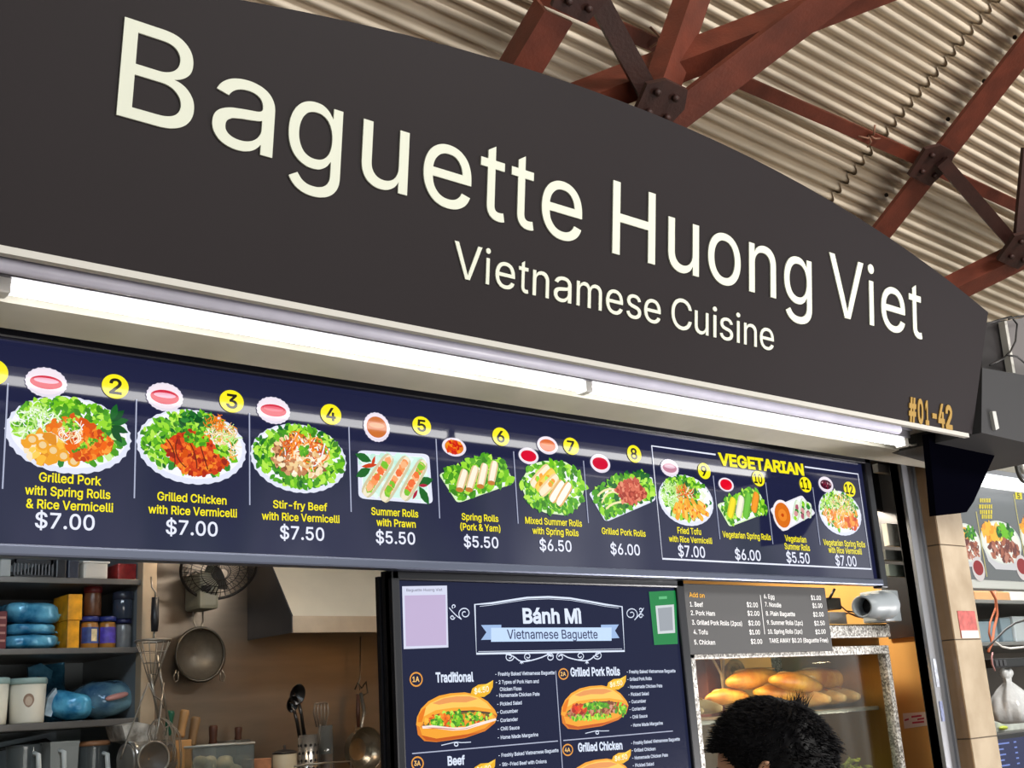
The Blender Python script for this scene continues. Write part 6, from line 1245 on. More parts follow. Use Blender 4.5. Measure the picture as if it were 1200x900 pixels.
def jar(x0, x1, yt, yb, Y, zbot, body, lid, lab, label, lidf=.17, group=None, labcol2=None):
    X, r, z0, z1 = cpx(x0, x1, yt, yb, Y, zbot); h = z1 - z0
    J = thing('jar', (X, Y, z0), label, 'jar', group)
    B().lathe([(r * .86, 0), (r * .95, h * .03), (r * .96, h * .6), (r * .9, h * .76), (r * .84, h * .82)], (X, Y, z0), 24).build('jar_body', body, J)
    B().lathe([(r * .94, h * (1 - lidf)), (r, h * (1 - lidf + .01)), (r, h * .98), (r * .92, h)], (X, Y, z0), 24).build('lid', lid, J)
    if lab:
        b = B(); n = 14; V = []
        for i in range(n + 1):
            a = -PI * .92 + PI * .84 * i / n
            V += [(X + r * .985 * math.cos(a), Y + r * .985 * math.sin(a), z0 + h * .16), (X + r * .985 * math.cos(a), Y + r * .985 * math.sin(a), z0 + h * .66)]
        b.add(V, [(2 * i, 2 * i + 2, 2 * i + 3, 2 * i + 1) for i in range(n)], None, True)
        o = b.build('paper_label', lab, J)
        if labcol2:
            b = B(); V = []
            for i in range(5):
                a = -PI * .55 + PI * .22 * i / 4
                V += [(X + r * 1.0 * math.cos(a), Y + r * 1.0 * math.sin(a), z0 + h * .22), (X + r * 1.0 * math.cos(a), Y + r * 1.0 * math.sin(a), z0 + h * .6)]
            b.add(V, [(2 * i, 2 * i + 2, 2 * i + 3, 2 * i + 1) for i in range(4)], None, True)
            b.build('label_patch', labcol2, o)
    return J
m_pb = mat('peanut_butter', (168, 112, 42), .35, var=.15, vscale=20); m_bl = mat('blue_lid', (26, 40, 110), .4)
m_bluelab = mat('blue_label', (44, 66, 130), .45, var=.3, vscale=26, vrgb=(60, 90, 170)); m_crlab = mat('cream_label', (226, 206, 160), .5, var=.25, vscale=60)
m_purp = mat('violet_label', (84, 66, 170), .45, var=.3, vscale=50)
jar(94, 115.5, 723, 758, YS + .055, zB, m_pb, m_bl, m_bluelab, 'peanut brown jar with blue lid and cream patch on its blue label', .15, 'peanut butter jars', m_crlab)
jar(115.5, 136, 723, 758, YS + .055, zB, m_pb, m_bl, m_purp, 'peanut brown jar with blue lid and violet label', .15, 'peanut butter jars')
zt2 = at(104, 722, YS + .055).z
m_dglass = mat('dark_glass_jar', (52, 60, 74), .15, 0, spec=.6)
jar(98, 119, 688, 723, YS + .075, zt2 + .001, mat('brown_content', (96, 58, 34), .35, var=.3, vscale=60), mat('dark_red_lid', (96, 22, 26), .4), None, 'brown jar with dark red lid standing on the peanut brown jars', .22)
jar(135, 154, 726, 758, YS + .055, zB, mat('grey_content_jar', (120, 122, 124), .25, var=.1, vscale=30), mat('navy_lid', (30, 34, 74), .4), None, 'grey jar with navy lid right of the peanut brown jars', .14)
zt3 = at(144, 726, YS + .055).z
jar(132, 156, 694, 726, YS + .06, zt3 + .001, m_dglass, mat('dark_lid', (36, 42, 56), .35), None, 'dark glass jar standing on the grey jar', .3)
jar(153, 168, 694, 758, YS + .19, zB, m_dglass, mat('dark_lid', (36, 42, 56), .35), None, 'tall dark jar at the back by the end panel', .12)
sbox('white_carton', 158, 165, 716, 757, YS + .06, .08, zB, mat('white_carton', (176, 168, 154), .55), 'small white carton at the right end of the middle shelf', 'carton', .002)
# lower shelf ---------------------------------------------------
zC = SZ[2]
def tub(x0, x1, yt, yb, Y, label, emblem=True):
    X, r, z0, z1 = cpx(x0, x1, yt, yb, Y, zC); h = z1 - z0
    T = thing('food_tub', (X, Y, z0), label, 'tub', 'white tubs on the lower shelf')
    B().lathe([(r * .88, 0), (r * .90, .003), (r * .985, h * .90)], (X, Y, z0), 36).build('tub_body', mat('cream_tub', (222, 214, 196), .5), T)
    B().lathe([(r * 1.0, h * .86), (r * 1.03, h * .865), (r * 1.03, h * .965), (r * .97, h)], (X, Y, z0), 36).build('lid', mat('grey_green_lid', (150, 172, 166), .4), T)
    if emblem:
        b = B(); pts = []
        for i in range(24):
            a = 2 * PI * i / 24; u = .42 * math.cos(a) * (1 - .22 * max(0, -math.sin(a))); v = math.sin(a) * .5
            an = -PI / 2 + (u * .72) - .25; rr_ = r * (.92 + .08 * (.5 + .28 * v)) * 1.004
            pts.append((X + rr_ * math.cos(an), Y + rr_ * math.sin(an), z0 + h * (.5 + .30 * v)))
        b.poly(pts); o = b.build('printed_emblem', mat('brown_emblem', (150, 120, 98), .5), T)
        b = B(); pts = []
        for i in range(20):
            a = 2 * PI * i / 20; u = .27 * math.cos(a); v = math.sin(a) * .34 - .04
            an = -PI / 2 + (u * .72) - .25; rr_ = r * (.92 + .08 * (.5 + .28 * v)) * 1.016
            pts.append((X + rr_ * math.cos(an), Y + rr_ * math.sin(an), z0 + h * (.5 + .30 * v)))
        b.poly(pts); b.build('emblem_centre', mat('pale_emblem', (196, 172, 150), .5), o)
    return T
tub(11, 53, 795, 843, YS + .08, 'white round tub with brown emblem on the lower shelf')
tub(-32, 9, 795, 845, YS + .08, 'white round tub cut by the left edge of the photo', False)
# upright blue pouch, folded top
xa, xb, z0, z1 = bpx(40, 78, 776, 843, YS + .20, zC)
PO = thing('pouch', ((xa + xb) / 2, YS + .2, z0), 'dark teal foil pouch standing behind the white tub', 'pouch')
m_teal = mat('teal_foil', (22, 74, 104), .25, .25, var=.45, vscale=14, bump=.5, bscale=26, vrgb=(70, 130, 160))
b = B(); nU, nV = 14, 16; V = []
for sgn_ in (-1, 1):
    for j in range(nV + 1):
        t = j / nV
        for i in range(nU + 1):
            s_ = i / nU; th = .055 * (1 - t) ** .7 * math.sin(PI * s_) ** .5
            x = xa + (xb - xa) * s_ * (1 + .12 * t) - .01 * t; wv = .012 * noise.noise(Vector((s_ * 4, t * 5, sgn_)))
            V.append((x, YS + .20 + sgn_ * th + wv + .03 * t, z0 + (z1 - z0) * t * (.93 + .07 * s_)))
k = (nU + 1) * (nV + 1)
fs = [(o_ + j * (nU + 1) + i, o_ + j * (nU + 1) + i + 1, o_ + (j + 1) * (nU + 1) + i + 1, o_ + (j + 1) * (nU + 1) + i) for o_ in (0, k) for j in range(nV) for i in range(nU)]
b.add(V, fs, None, True); b.build('pouch_body', m_teal, PO)
q = [at(x, y, YS + .19) for x, y in ((33, 782), (48, 777), (62, 786), (60, 796), (44, 792), (34, 798))]
B().prism(q, (0, .012, 0)).build('folded_top', m_teal, PO)
q = [at(x, y, YS + .085) for x, y in ((52, 838), (56, 818), (66, 806), (68, 816), (60, 840))]
tag(B().prism(q, (0, .02, 0)).build('plastic_wrap', mat('clear_crinkle', (176, 192, 200), .15, 0, spec=.8, var=.3, vscale=30, bump=.6, bscale=40)), 'crumpled clear plastic wrap beside the white tub', 'plastic wrap')
m_brightbag = mat('bright_blue_bag', (20, 140, 206), .2, .1, var=.4, vscale=18, bump=.5, bscale=36, vrgb=(110, 200, 236))
bag('food_bag', 68, 117, 811, 842, YS + .03, .09, zC, m_brightbag, 'bright blue pillow bag in the middle of the lower shelf', 11.0, .8, .18)
m_mix = mat('patterned_bag', (28, 96, 152), .22, .15, var=.5, vscale=9, bump=.5, bscale=26, vrgb=(150, 190, 200))
o = bag('food_bag', 102, 166, 800, 842, YS + .05, .10, zC, m_mix, 'dark and blue printed bag at the right end of the lower shelf', 15.0, .75, -.05)
b = B()
q = [at(x, y, YS + .03) for x, y in ((122, 812), (138, 808), (152, 812), (150, 818), (136, 823), (124, 820))]
b.blob(at(137, 816, YS + .045), (.036, .012, .009), 16, 8, .8, Matrix.Rotation(-.2, 3, 'Y')); b.build('printed_patch', mat('pink_patch', (214, 150, 140), .4), o)
# bottom shelf --------------------------------------------------
zD = SZ[3]
m_clear = glass('clear_plastic', (232, 236, 236), .04, .06, .12, (170, 176, 178))
m_milky = glass('milky_plastic', (226, 230, 232), .05, .12, .62, (190, 190, 184))
def pitcher(x0, x1, yt, yb, Y, label, m, content=None, handle=1, square=False, lid=None):
    X, r, z0, z1 = cpx(x0, x1, yt, yb, Y, zD); h = z1 - z0
    P = thing('pitcher', (X, Y, z0), label, 'pitcher', 'plastic pitchers on the bottom shelf')
    prof = [(r * .84, 0), (r * .86, .004), (r * .97, h * .92), (r, h * .97), (r, h), (r * .95, h), (r * .93, h * .93), (r * .82, .008)]
    n = 4 if square else 28
    b = B(); b.lathe(prof, (X, Y, z0), n, closed=False)
    if square:
        for i, v in enumerate(b.v):
            d = v - Vector((X, Y, 0)); q_ = Matrix.Rotation(PI / 4, 3, 'Z') @ Vector((d.x, d.y, 0)) * 1.25; v.x = X + q_.x; v.y = Y + q_.y
        b.sm = [False] * len(b.sm)
    b.build('pitcher_body', m, P)
    if content:
        B().lathe([(r * .80, .010), (r * .86, h * .42)], (X, Y, z0), 24).build('liquid', content, P)
    hx = X + handle * r * .3
    B().tube([(hx, Y - r * .86, z0 + h * .86), (hx + .006, Y - r * 1.18, z0 + h * .84), (hx + .008, Y - r * 1.25, z0 + h * .6), (hx + .006, Y - r * 1.2, z0 + h * .35), (hx, Y - r * .88, z0 + h * .25)], .0075, 8).build('handle', mat('pale_handle', (206, 208, 204), .3), P)
    if lid:
        B().lathe([(r * 1.02, h), (r * 1.02, h + .008), (r * .9, h + .014)], (X, Y, z0), 28).build('lid', lid, P)
    return P
m_tea = mat('brown_drink', (96, 54, 34), .2)
pitcher(6, 47, 873, 950, YS + .08, 'clear pitcher half full of brown drink, leftmost on the bottom shelf', m_clear, m_tea)
pitcher(49, 88, 869, 950, YS + .08, 'milky square pitcher in the middle of the bottom shelf', m_milky, None, -1, True)
pitcher(89, 127, 874, 950, YS + .08, 'clear pitcher with a tan rim, right of the milky one', m_clear, None, 1, False, mat('tan_rim', (150, 104, 70), .5))
# leaning steel tray behind the pitchers
TR_ = thing('baking_tray', at(30, 900, YS + .25), 'grey metal baking tray leaning behind the pitchers', 'tray')
q = [at(x, y, YS + .25) for x, y in ((-20, 874), (66, 857), (68, 900), (-20, 915))]
q2 = [at(x, y, YS + .22) for x, y in ((-20, 878), (62, 862), (63, 898), (-20, 911))]
B().prism(q, (0, .012, 0)).build('tray_base', mat('tray_grey', (112, 122, 132), .35, .5), TR_)
B().tube([at(x, y, YS + .24) for x, y in ((-20, 883), (10, 876), (40, 870), (54, 867), (60, 871))], .005, 8).build('rim', mat('dark_rim', (34, 36, 40), .4), TR_)
# paper-foil packet and steel canister right of the shelf
q = [at(x, y, YS - .06) for x, y in ((143, 850), (160, 846), (182, 850), (184, 866), (168, 872), (148, 868))]
PK = B().prism(q, (0, .12, 0))
tag(PK.build('foil_packet', mat('printed_foil', (170, 160, 146), .35, .2, var=.5, vscale=30, bump=.4, bscale=40, vrgb=(220, 214, 204))), 'crumpled printed foil packet under the end of the shelf', 'packet')
C0 = at(148, 892, YS - .06); C1 = at(196, 888, YS - .04)
SC = thing('steel_canister', C0, 'shiny steel canister lying beside the bottom shelf', 'canister')
ax_ = (C1 - C0)
b = B(); b.lathe([(.050, 0), (.056, .004), (.056, .02), (.052, .024), (.052, ax_.length)], C0, 28, ax_); b.build('canister_body', mat('bright_steel', (206, 200, 192), .22, .85), SC)
b = B(); b.lathe([(.040, -.006), (.047, -.004), (.047, .002)], C0, 28, ax_); b.build('dark_lid', mat('canister_lid', (150, 144, 136), .3, .6), SC)
sup = B().bevbox((xpr + .004, YS - .12, zD - .02), (xpr + .26, YS + .25, C0.z - .057), .004)
tag(sup.build('side_cabinet', m_shelf), 'low steel cabinet beside the shelf unit, under the canister', 'cabinet')

# things on the back wall ----------------------------------------
YW = 2.0
m_mesh = mat('strainer_mesh', (104, 98, 88), .45, .5, var=.1, vscale=60)
m_wire = mat('steel_wire', (150, 142, 130), .35, .7)
c = at(234.5, 767, YW - .06); s_ = scale_at(c); r = 30.5 / s_
ST = thing('strainer', c, 'large round sieve hanging on the back wall', 'strainer')
b = B(); b.lathe([(0.004, .052), (r * .4, .046), (r * .75, .028), (r * .97, 0)], c, 40, axis=(0, 1, 0), closed=False); b.build('mesh_bowl', m_mesh, ST)
b = B(); b.tube([c + Vector((r * math.cos(2 * PI * i / 40), -.003, r * math.sin(2 * PI * i / 40))) for i in range(40)], .0055, 8, closed=True); b.build('rim', mat('dark_wire', (84, 80, 72), .3, .8), ST)
hook = at(233, 672, YW - .03)
b = B(); b.tube([at(231, 738, YW - .062), at(227, 729, YW - .05), at(226, 690, YW - .035), at(228, 668, YW - .03), hook, at(236, 668, YW - .03), at(238, 690, YW - .035), at(238, 729, YW - .05), at(235, 738, YW - .062)], .0035, 8); b.build('handle', m_wire, ST)
for x, y, d in ((203, 793, -1), (264, 793, 1)):
    B().tube([at(x - d * 4, y - 8, YW - .06), at(x, y, YW - .055), at(x - d * 2, y + 6, YW - .05), at(x - d * 6, y + 4, YW - .05), at(x - d * 6, y - 6, YW - .058)], .003, 6).build('rest_hook', m_wire, ST)
# ladle-like noodle strainer with black handle
YN = YS - .09
c = at(179.5, 751, YN); s_ = scale_at(c); r = 20 / s_
NS2 = thing('noodle_strainer', c, 'cone shaped wire strainer with black handle hanging beside the shelf post', 'strainer')
b = B(); b.tube([c + Vector((r * math.cos(2 * PI * i / 32), r * math.sin(2 * PI * i / 32), 0)) for i in range(32)], .004, 8, closed=True); b.build('ring', m_wire, NS2)
b = B()
hgt = c.z - at(179, 806, YN).z
for i in range(14):
    a = 2 * PI * i / 14; b.tube([c + Vector((r * math.cos(a), r * math.sin(a), 0)), c + Vector((r * .55 * math.cos(a), r * .55 * math.sin(a), -hgt * .45)), c + Vector((.004 * math.cos(a), .004 * math.sin(a), -hgt))], .0011, 5)
for t in (.25, .5, .75):
    b.tube([c + Vector((r * (1 - t) * math.cos(2 * PI * i / 20), r * (1 - t) * math.sin(2 * PI * i / 20), -hgt * t * .95)) for i in range(20)], .0010, 5, closed=True)
b.build('wire_cone', m_wire, NS2)
b = B(); b.tube([at(180, 750, YN + .05), at(181, 740, YN + .05)], .004, 8); b.build('handle_shaft', m_wire, NS2)
b = B(); b.tube([at(181, 740, YN + .05), at(181.5, 725, YN + .05), at(182, 700, YN + .05)], [.010, .0125, .0105], 12); b.build('handle', m_blackp, NS2)
b = B(); b.tube([at(182, 700, YN + .05), at(182, 694, YN + .05), at(178, 688, YN + .05), at(177, 676, YN + .06)], .0025, 6); b.build('hanging_loop', m_wire, NS2)
# whisks hanging in front of it
def whisk(x0, y0, x1, y1, y2, rpx, Y, label):
    top_ = at(x0, y0, Y); mid = at(x1, y1, Y); end = at(x1 + (x1 - x0) * (y2 - y1) / max(1, (y1 - y0)), y2, Y)
    W = thing('whisk', top_, label, 'whisk', 'wire whisks hanging by the shelf post')
    B().tube([top_, mid], .0042, 10).build('handle', m_wire, W)
    ax = (end - mid); L = ax.length; ax.normalize(); u = ax.orthogonal().normalized(); w = ax.cross(u); r = rpx / scale_at(end)
    b = B()
    for k in range(5):
        a = PI * k / 5; d = u * math.cos(a) + w * math.sin(a); pts = []
        for i in range(17):
            t = PI * i / 16; e = math.sin(t)
            pts.append(mid + ax * (L * (1 - abs(math.cos(t)) ** 1.6)) + d * (-math.copysign(abs(math.cos(t)) ** .5, math.cos(t)) * r * min(1, e * 1.7 + .05)))
        b.tube(pts, .0013, 5)
    b.build('wire_loops', m_wire, W)
    return W
whisk(176, 790, 186, 842, 898, 17, YS - .10, 'wire whisk whose loops hang lowest, in front of the shelf post')
whisk(184, 768, 198, 850, 905, 12, YS - .02, 'slimmer wire whisk right behind the lowest whisk')
b = B(); b.tube([at(x, y, YS - .13) for x, y in ((174, 800), (165, 822), (155, 850), (145, 878), (141, 890))], .0028, 6); b.tube([at(x, y, YS - .13) for x, y in ((174, 800), (180, 815), (188, 820), (192, 830))], .0025, 6)
tag(b.build('hanging_wire', m_wire), 'bent bare steel wire hanging beside the whisks', 'wire')
# round sieve at the bottom
c = at(180, 889, YS - .16); r = 19 / scale_at(c)
RS = thing('strainer', c, 'small round wire sieve hanging low beside the knife block', 'strainer')
b = B(); b.tube([c + Vector((r * math.cos(2 * PI * i / 32), -.0, r * math.sin(2 * PI * i / 32))) for i in range(32)], .0035, 8, closed=True); b.build('rim', m_wire, RS)
b = B(); b.lathe([(.004, .03), (r * .5, .026), (r * .98, 0)], c, 30, (0, 1, 0), closed=False); b.build('mesh_bowl', glass('fine_mesh', (190, 186, 178), .02, .4, .55, (120, 112, 104)), RS)
b = B(); b.tube([c + Vector((0, 0, r)), at(186, 850, YS - .15), at(192, 800, YS - .12)], .003, 6); b.build('handle', m_wire, RS)
# wall fan half hidden behind the menu board
c = at(257, 664, 1.80)
WF = thing('wall_fan', c, 'wall fan half hidden behind the menu board, with wire cage and grey motor', 'fan')
R_ = 44 / scale_at(c)
fa = Vector((-.2, -.75, -.62)).normalized(); fu = fa.cross(Vector((0, 0, 1))).normalized(); fv = fu.cross(fa)
b = B()
for rr_, k in ((R_, .0055), (R_ * .75, .0015), (R_ * .5, .0015), (R_ * .25, .0015)):
    b.tube([c + fa * (.05 * (1 - rr_ / R_)) + fu * rr_ * math.cos(2 * PI * i / 48) + fv * rr_ * math.sin(2 * PI * i / 48) for i in range(48)], k, 6, closed=True)
for i in range(40):
    a = 2 * PI * i / 40; d = fu * math.cos(a) + fv * math.sin(a)
    b.tube([c + fa * .05 + d * .02, c + fa * .012 + d * R_ * .78, c + d * R_, c - fa * .06 + d * R_ * .75], .0012, 4)
b.build('cage', mat('cage_black', (26, 24, 24), .4, .3), WF)
b = B()
for k in range(3):
    a = 2 * PI * k / 3 + .4; V = []
    for i in range(7):
        t = i / 6
        for s_ in (-.5, .5):
            an = a + s_ * (.9 - .3 * t) ; V.append(c - fa * (.02 + .02 * s_) + (fu * math.cos(an) + fv * math.sin(an)) * (R_ * (.12 + .72 * t)))
    b.add(V, [(2 * i, 2 * i + 1, 2 * i + 3, 2 * i + 2) for i in range(6)], None, True)
b.build('blades', mat('fan_blade', (70, 72, 74), .4), WF)
m_fang = mat('fan_grey', (116, 118, 106), .5)
B().bevbox((at(231, 690, YW - .12).x, YW - .14, at(240, 715, YW - .1).z), (at(254, 690, YW - .12).x, YW - .02, at(240, 672, YW - .1).z), .014).build('motor_housing', m_fang, WF)
B().bevbox((at(236, 690, YW - .145).x, YW - .146, at(240, 694, YW - .1).z), (at(247, 690, YW - .145).x, YW - .139, at(240, 688, YW - .1).z), .002).build('switch', m_blackp, WF)
B().tube([at(242, 680, YW - .08), c - fa * .06], .02, 10).build('neck', m_fang, WF)
# range hood -------------------------------------------------------
pf = at(343, 742, 1.5); a2 = at(291, 749, YW).x
kx = a2 / (YW + 2.0) ; kf = pf.x / 3.5
YH = a2 / kf - 2.0
YH = max(1.35, min(1.75, YH))
hx0 = at(343, 742, YH).x
zb_ = at(400, 741, YH).z; zl_ = at(400, 722, YH).z
HD = thing('range_hood', (hx0 + .4, YH, zb_), 'stainless range hood with bright sloping front on the back wall', 'range hood')
hx1 = hx0 + .95
yt_ = YH + .26
ztop = zl_ + .36
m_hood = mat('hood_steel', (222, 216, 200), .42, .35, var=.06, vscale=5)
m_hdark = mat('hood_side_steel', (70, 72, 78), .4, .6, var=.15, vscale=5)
xt0 = hx0 + (at(333, 670, YH + .06).x - at(343, 722, YH).x) * .0
b = B(); b.prism([(hx0, YH, zl_), (hx1, YH, zl_), (hx1, yt_, ztop), (hx0, yt_, ztop)], (0, .006, .004)); b.build('sloping_front', m_hood, HD)
b = B(); b.box((hx0, YH - .002, zb_), (hx1, YH + .008, zl_)); b.build('front_lip', mat('lip_steel', (176, 166, 150), .4, .45, var=.1, vscale=8), HD)
for xx in (hx0 - .004, hx1 - .004):
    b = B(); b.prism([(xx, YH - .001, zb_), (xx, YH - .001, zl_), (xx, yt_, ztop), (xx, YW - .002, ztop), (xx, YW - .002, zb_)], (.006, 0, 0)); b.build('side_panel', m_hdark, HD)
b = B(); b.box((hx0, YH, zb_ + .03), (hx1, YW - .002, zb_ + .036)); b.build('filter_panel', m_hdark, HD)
# wall shelf with the knife block and utensils ----------------------
YK = 1.74
zK = at(300, 950, YK).z
tag(B().bevbox((xpr + .30, 1.60, zK - .03), (3.3, 1.995, zK), .004).build('wall_shelf', m_shelf), 'steel wall shelf carrying the knife block and utensil cups', 'shelf')
xa, xb, z0, z1 = bpx(197, 218, 868, 945, YK, zK)
m_block = mat('knife_block_wood', (196, 148, 92), .5, var=.15, vscale=14, stretch=(1, 1, .2))
KB = thing('knife_block', ((xa + xb) / 2, YK, z0), 'pale wooden knife block at the left end of the wall shelf', 'knife block')
B().bevbox((xa, YK - .04, z0), (xb, YK + .06, z1), .004).build('block', m_block, KB)
b = B()
for k in range(3): b.box((xa + .008, YK - .025 + .022 * k, z1 - .004), (xb - .008, YK - .021 + .022 * k, z1 + .0008))
b.build('slots', m_blackp, KB)
def knife(x0, y0, x1, y1, wpx, Y, col, label, zb=None):
    p0 = at(x0, y0, Y); p1 = at(x1, y1, Y); s_ = scale_at(p0); r = wpx / 2 / s_
    K = thing('knife', p1, label, 'knife', 'knives with handles up')
    d = (p0 - p1)
    b = B(); n = 7
    for_pts = [p1 + d * t for t in (0, .08, .3, .6, .9, 1.0)]
    b.tube(for_pts, [r * .8, r, r * .86, r * .95, r * 1.05, r * .85], 10); 
    b.build('handle', col, K)
    L = .13 if zb is None else max(.03, p1.z - zb)
    dn = -d.normalized()
    b = B(); e = p1 + dn * min(L, .13); w = Vector((r * .8, 0, 0)); th = Vector((0, .0012, 0))
    b.prism([p1 - w - th, p1 + w - th, e + w - th, e - w * .2 - th], th * 2); b.build('blade', m_wire, K)
    return K
m_wood = mat('handle_wood', (176, 138, 92), .5, var=.2, vscale=30, stretch=(1, 1, .3)); m_wood2 = mat('handle_wood_grey', (140, 112, 80), .55, var=.25, vscale=30, stretch=(1, 1, .3)); m_brownw = mat('dark_brown_handle', (84, 50, 36), .5, var=.2, vscale=30)
knife(200, 833, 196, 862, 9.5, YK - .02, mat('green_handle', (16, 92, 72), .35), 'knife with dark green handle in the knife block', zK + .01)
knife(217, 832, 211, 864, 10.5, YK, m_wood, 'knife with pale wooden handle in the knife block', zK + .01)
knife(230, 840, 224, 874, 11, YK + .09, m_wood2, 'knife with worn grey wooden handle right of the block', zK + .01)
knife(250, 850, 249.5, 873, 10, YK + .18, m_brownw, 'knife with dark brown handle behind the clear box', zK + .01)
knife(279.5, 852, 279, 867, 8.5, YK + .2, m_brownw, 'shorter knife with dark brown handle behind the clear box', zK + .01)
# clear box of pale food
xa, xb, z0, z1 = bpx(219, 291, 876, 948, YK - .06, zK)
CB = thing('clear_food_box', ((xa + xb) / 2, YK - .02, z0), 'clear plastic box of pale food in front of the dark handled knives', 'food box')
t_ = .003
b = B(); b.box((xa, YK - .10, z0), (xb, YK + .10, z0 + t_)); b.box((xa, YK - .10, z0), (xb, YK - .097, z1)); b.box((xa, YK + .097, z0), (xb, YK + .10, z1)); b.box((xa, YK - .1, z0), (xa + t_, YK + .1, z1)); b.box((xb - t_, YK - .1, z0), (xb, YK + .1, z1))
b.build('box_walls', m_clear, CB)
b = B(); b.tube([(xa, YK - .1, z1), (xb, YK - .1, z1), (xb, YK + .1, z1), (xa, YK + .1, z1)], .004, 6, closed=True); b.build('rim', mat('clear_rim', (196, 200, 196), .25), CB)
b = B(); rn = random.Random(3)
for i in range(60):
    b.blob((rn.uniform(xa + .02, xb - .02), rn.uniform(YK - .08, YK + .08), z0 + .02 + rn.random() * (z1 - z0) * .72), (rn.uniform(.015, .028), rn.uniform(.015, .025), rn.uniform(.012, .02)), 8, 6, .8, None, .004, 40, i)
o = b.build('pale_food', mat('pale_food', (214, 198, 156), .5, var=.15, vscale=20), CB); o['kind'] = 'stuff'
xa, xb, z0, z1 = bpx(263, 292, 868, 900, YK + .14, zK)
tag(B().bevbox((xa, YK + .125, z0), (xb, YK + .21, z1), .006).build('clear_tub', m_clear), 'small clear tub behind the clear food box', 'tub')
# cream pot with dark lid
def pot(x0, x1, yt, yb, Y, label, m, lidm):
    X, r, z0, z1 = cpx(x0, x1, yt, yb, Y, zK); h = z1 - z0
    P = thing('pot', (X, Y, z0), label, 'pot')
    B().lathe([(r * .92, 0), (r, .006), (r, h * .94), (r * .94, h * .96)], (X, Y, z0), 28).build('pot_body', m, P)
    B().lathe([(r * 1.03, h * .95), (r * 1.03, h * .98), (r * .5, h * 1.02), (r * .12, h * 1.03), (r * .12, h * 1.10), (.001, h * 1.11)], (X, Y, z0), 28).build('lid', lidm, P)
    return P
pot(320, 348, 880, 948, YK - .02, 'cream coloured pot with dark lid on the wall shelf', mat('cream_pot', (206, 194, 166), .45), mat('dark_pot_lid', (56, 52, 50), .4, .3))
sbox('carton', 295, 318, 890, 946, YK - .07, .08, zK, mat('salmon_carton', (186, 128, 92), .55, var=.2, vscale=30), 'small salmon coloured carton left of the cream pot', 'carton', .002)
# perforated utensil cup
X, r, z0, z1 = cpx(350, 373, 861, 948, YK, zK)
UC = thing('utensil_cup', (X, YK, z0), 'perforated steel utensil cup on the wall shelf', 'utensil cup')
m_cup = mat('cup_steel', (176, 172, 166), .25, .8)
B().lathe([(r * .96, 0), (r, .003), (r, z1 - z0), (r * .95, z1 - z0), (r * .94, .005)], (X, YK, z0), 32, closed=False).build('cup', m_cup, UC)
b = B()
for j in range(8):
    for i in range(12):
        a = 2 * PI * (i + .5 * (j % 2)) / 12; zc = z0 + (z1 - z0) * (.08 + .11 * j); p = Vector((X + r * 1.002 * math.cos(a), YK + r * 1.002 * math.sin(a), zc))
        b.lathe([(.0048, -.0006), (.0048, .0008)], p, 10, (math.cos(a), math.sin(a), 0))
o = b.build('perforations', mat('hole_dark', (30, 28, 26), .7), UC)
# black ladles standing in the cup
def ladle(x0, y0, x1, y1, rx, ry, Y, m, label, slots=False):
    """head centre (x0,y0), foot of the handle (x1,y1)"""
    h = at(x0, y0, Y); f = at(x1, y1, Y); s_ = scale_at(h)
    L = thing('ladle' if not slots else 'slotted_turner', f, label, 'ladle' if not slots else 'turner')
    B().tube([f, (f + h) / 2 + Vector((0, -.004, 0)), h + (f - h).normalized() * ry / s_ * .8], [.007, .006, .005], 10).build('handle', m, L)
    if not slots:
        b = B(); b.lathe([(.002, .028), (rx / s_ * .6, .022), (rx / s_ * .92, .008), (rx / s_, 0), (rx / s_ * .93, .001), (rx / s_ * .55, .017), (.002, .022)], h, 24, (.15, 1, .2), closed=False, sy=ry / rx); b.build('bowl', m, L)
    else:
        b = B()
        for k in range(5):
            t = -1 + 2 * k / 4; b.tube([h + Vector((t * rx / s_ * .55, 0, -ry / s_)), h + Vector((t * rx / s_, -.003, ry / s_ * .2)), h + Vector((t * rx / s_ * .85, -.004, ry / s_))], .0036, 6)
        b.tube([h + Vector((-rx / s_ * .85, -.004, ry / s_)), h + Vector((0, -.006, ry / s_ * 1.06)), h + Vector((rx / s_ * .85, -.004, ry / s_))], .0034, 6)
        b.build('slotted_head', m, L)
    return L
m_blk = mat('black_nylon', (20, 18, 18), .3)
ladle(349, 814, 357, 866, 9.5, 12.5, YK, m_blk, 'large black ladle standing in the perforated cup')
ladle(343, 825, 352, 868, 7, 10, YK + .012, m_blk, 'second black ladle leaning behind the larger one')
ladle(376, 838, 371, 884, 10, 13, YK + .06, mat('clear_grey_nylon', (128, 116, 104), .3), 'grey slotted turner right of the black ladles', True)
# amber glass and steel cup
X, r, z0, z1 = cpx(374, 391, 850, 948, YK + .04, zK)
GL_ = thing('tall_glass', (X, YK + .04, z0), 'tall glass with amber content beside the perforated cup', 'glass')
B().lathe([(r * .9, 0), (r, .004), (r, z1 - z0), (r * .94, z1 - z0), (r * .9, .008)], (X, YK + .04, z0), 28, closed=False).build('glass_body', m_clear, GL_)
B().lathe([(r * .86, .01), (r * .88, (z1 - z0) * .62)], (X, YK + .04, z0), 24).build('content', mat('amber', (140, 84, 30), .3, var=.2, vscale=20), GL_)
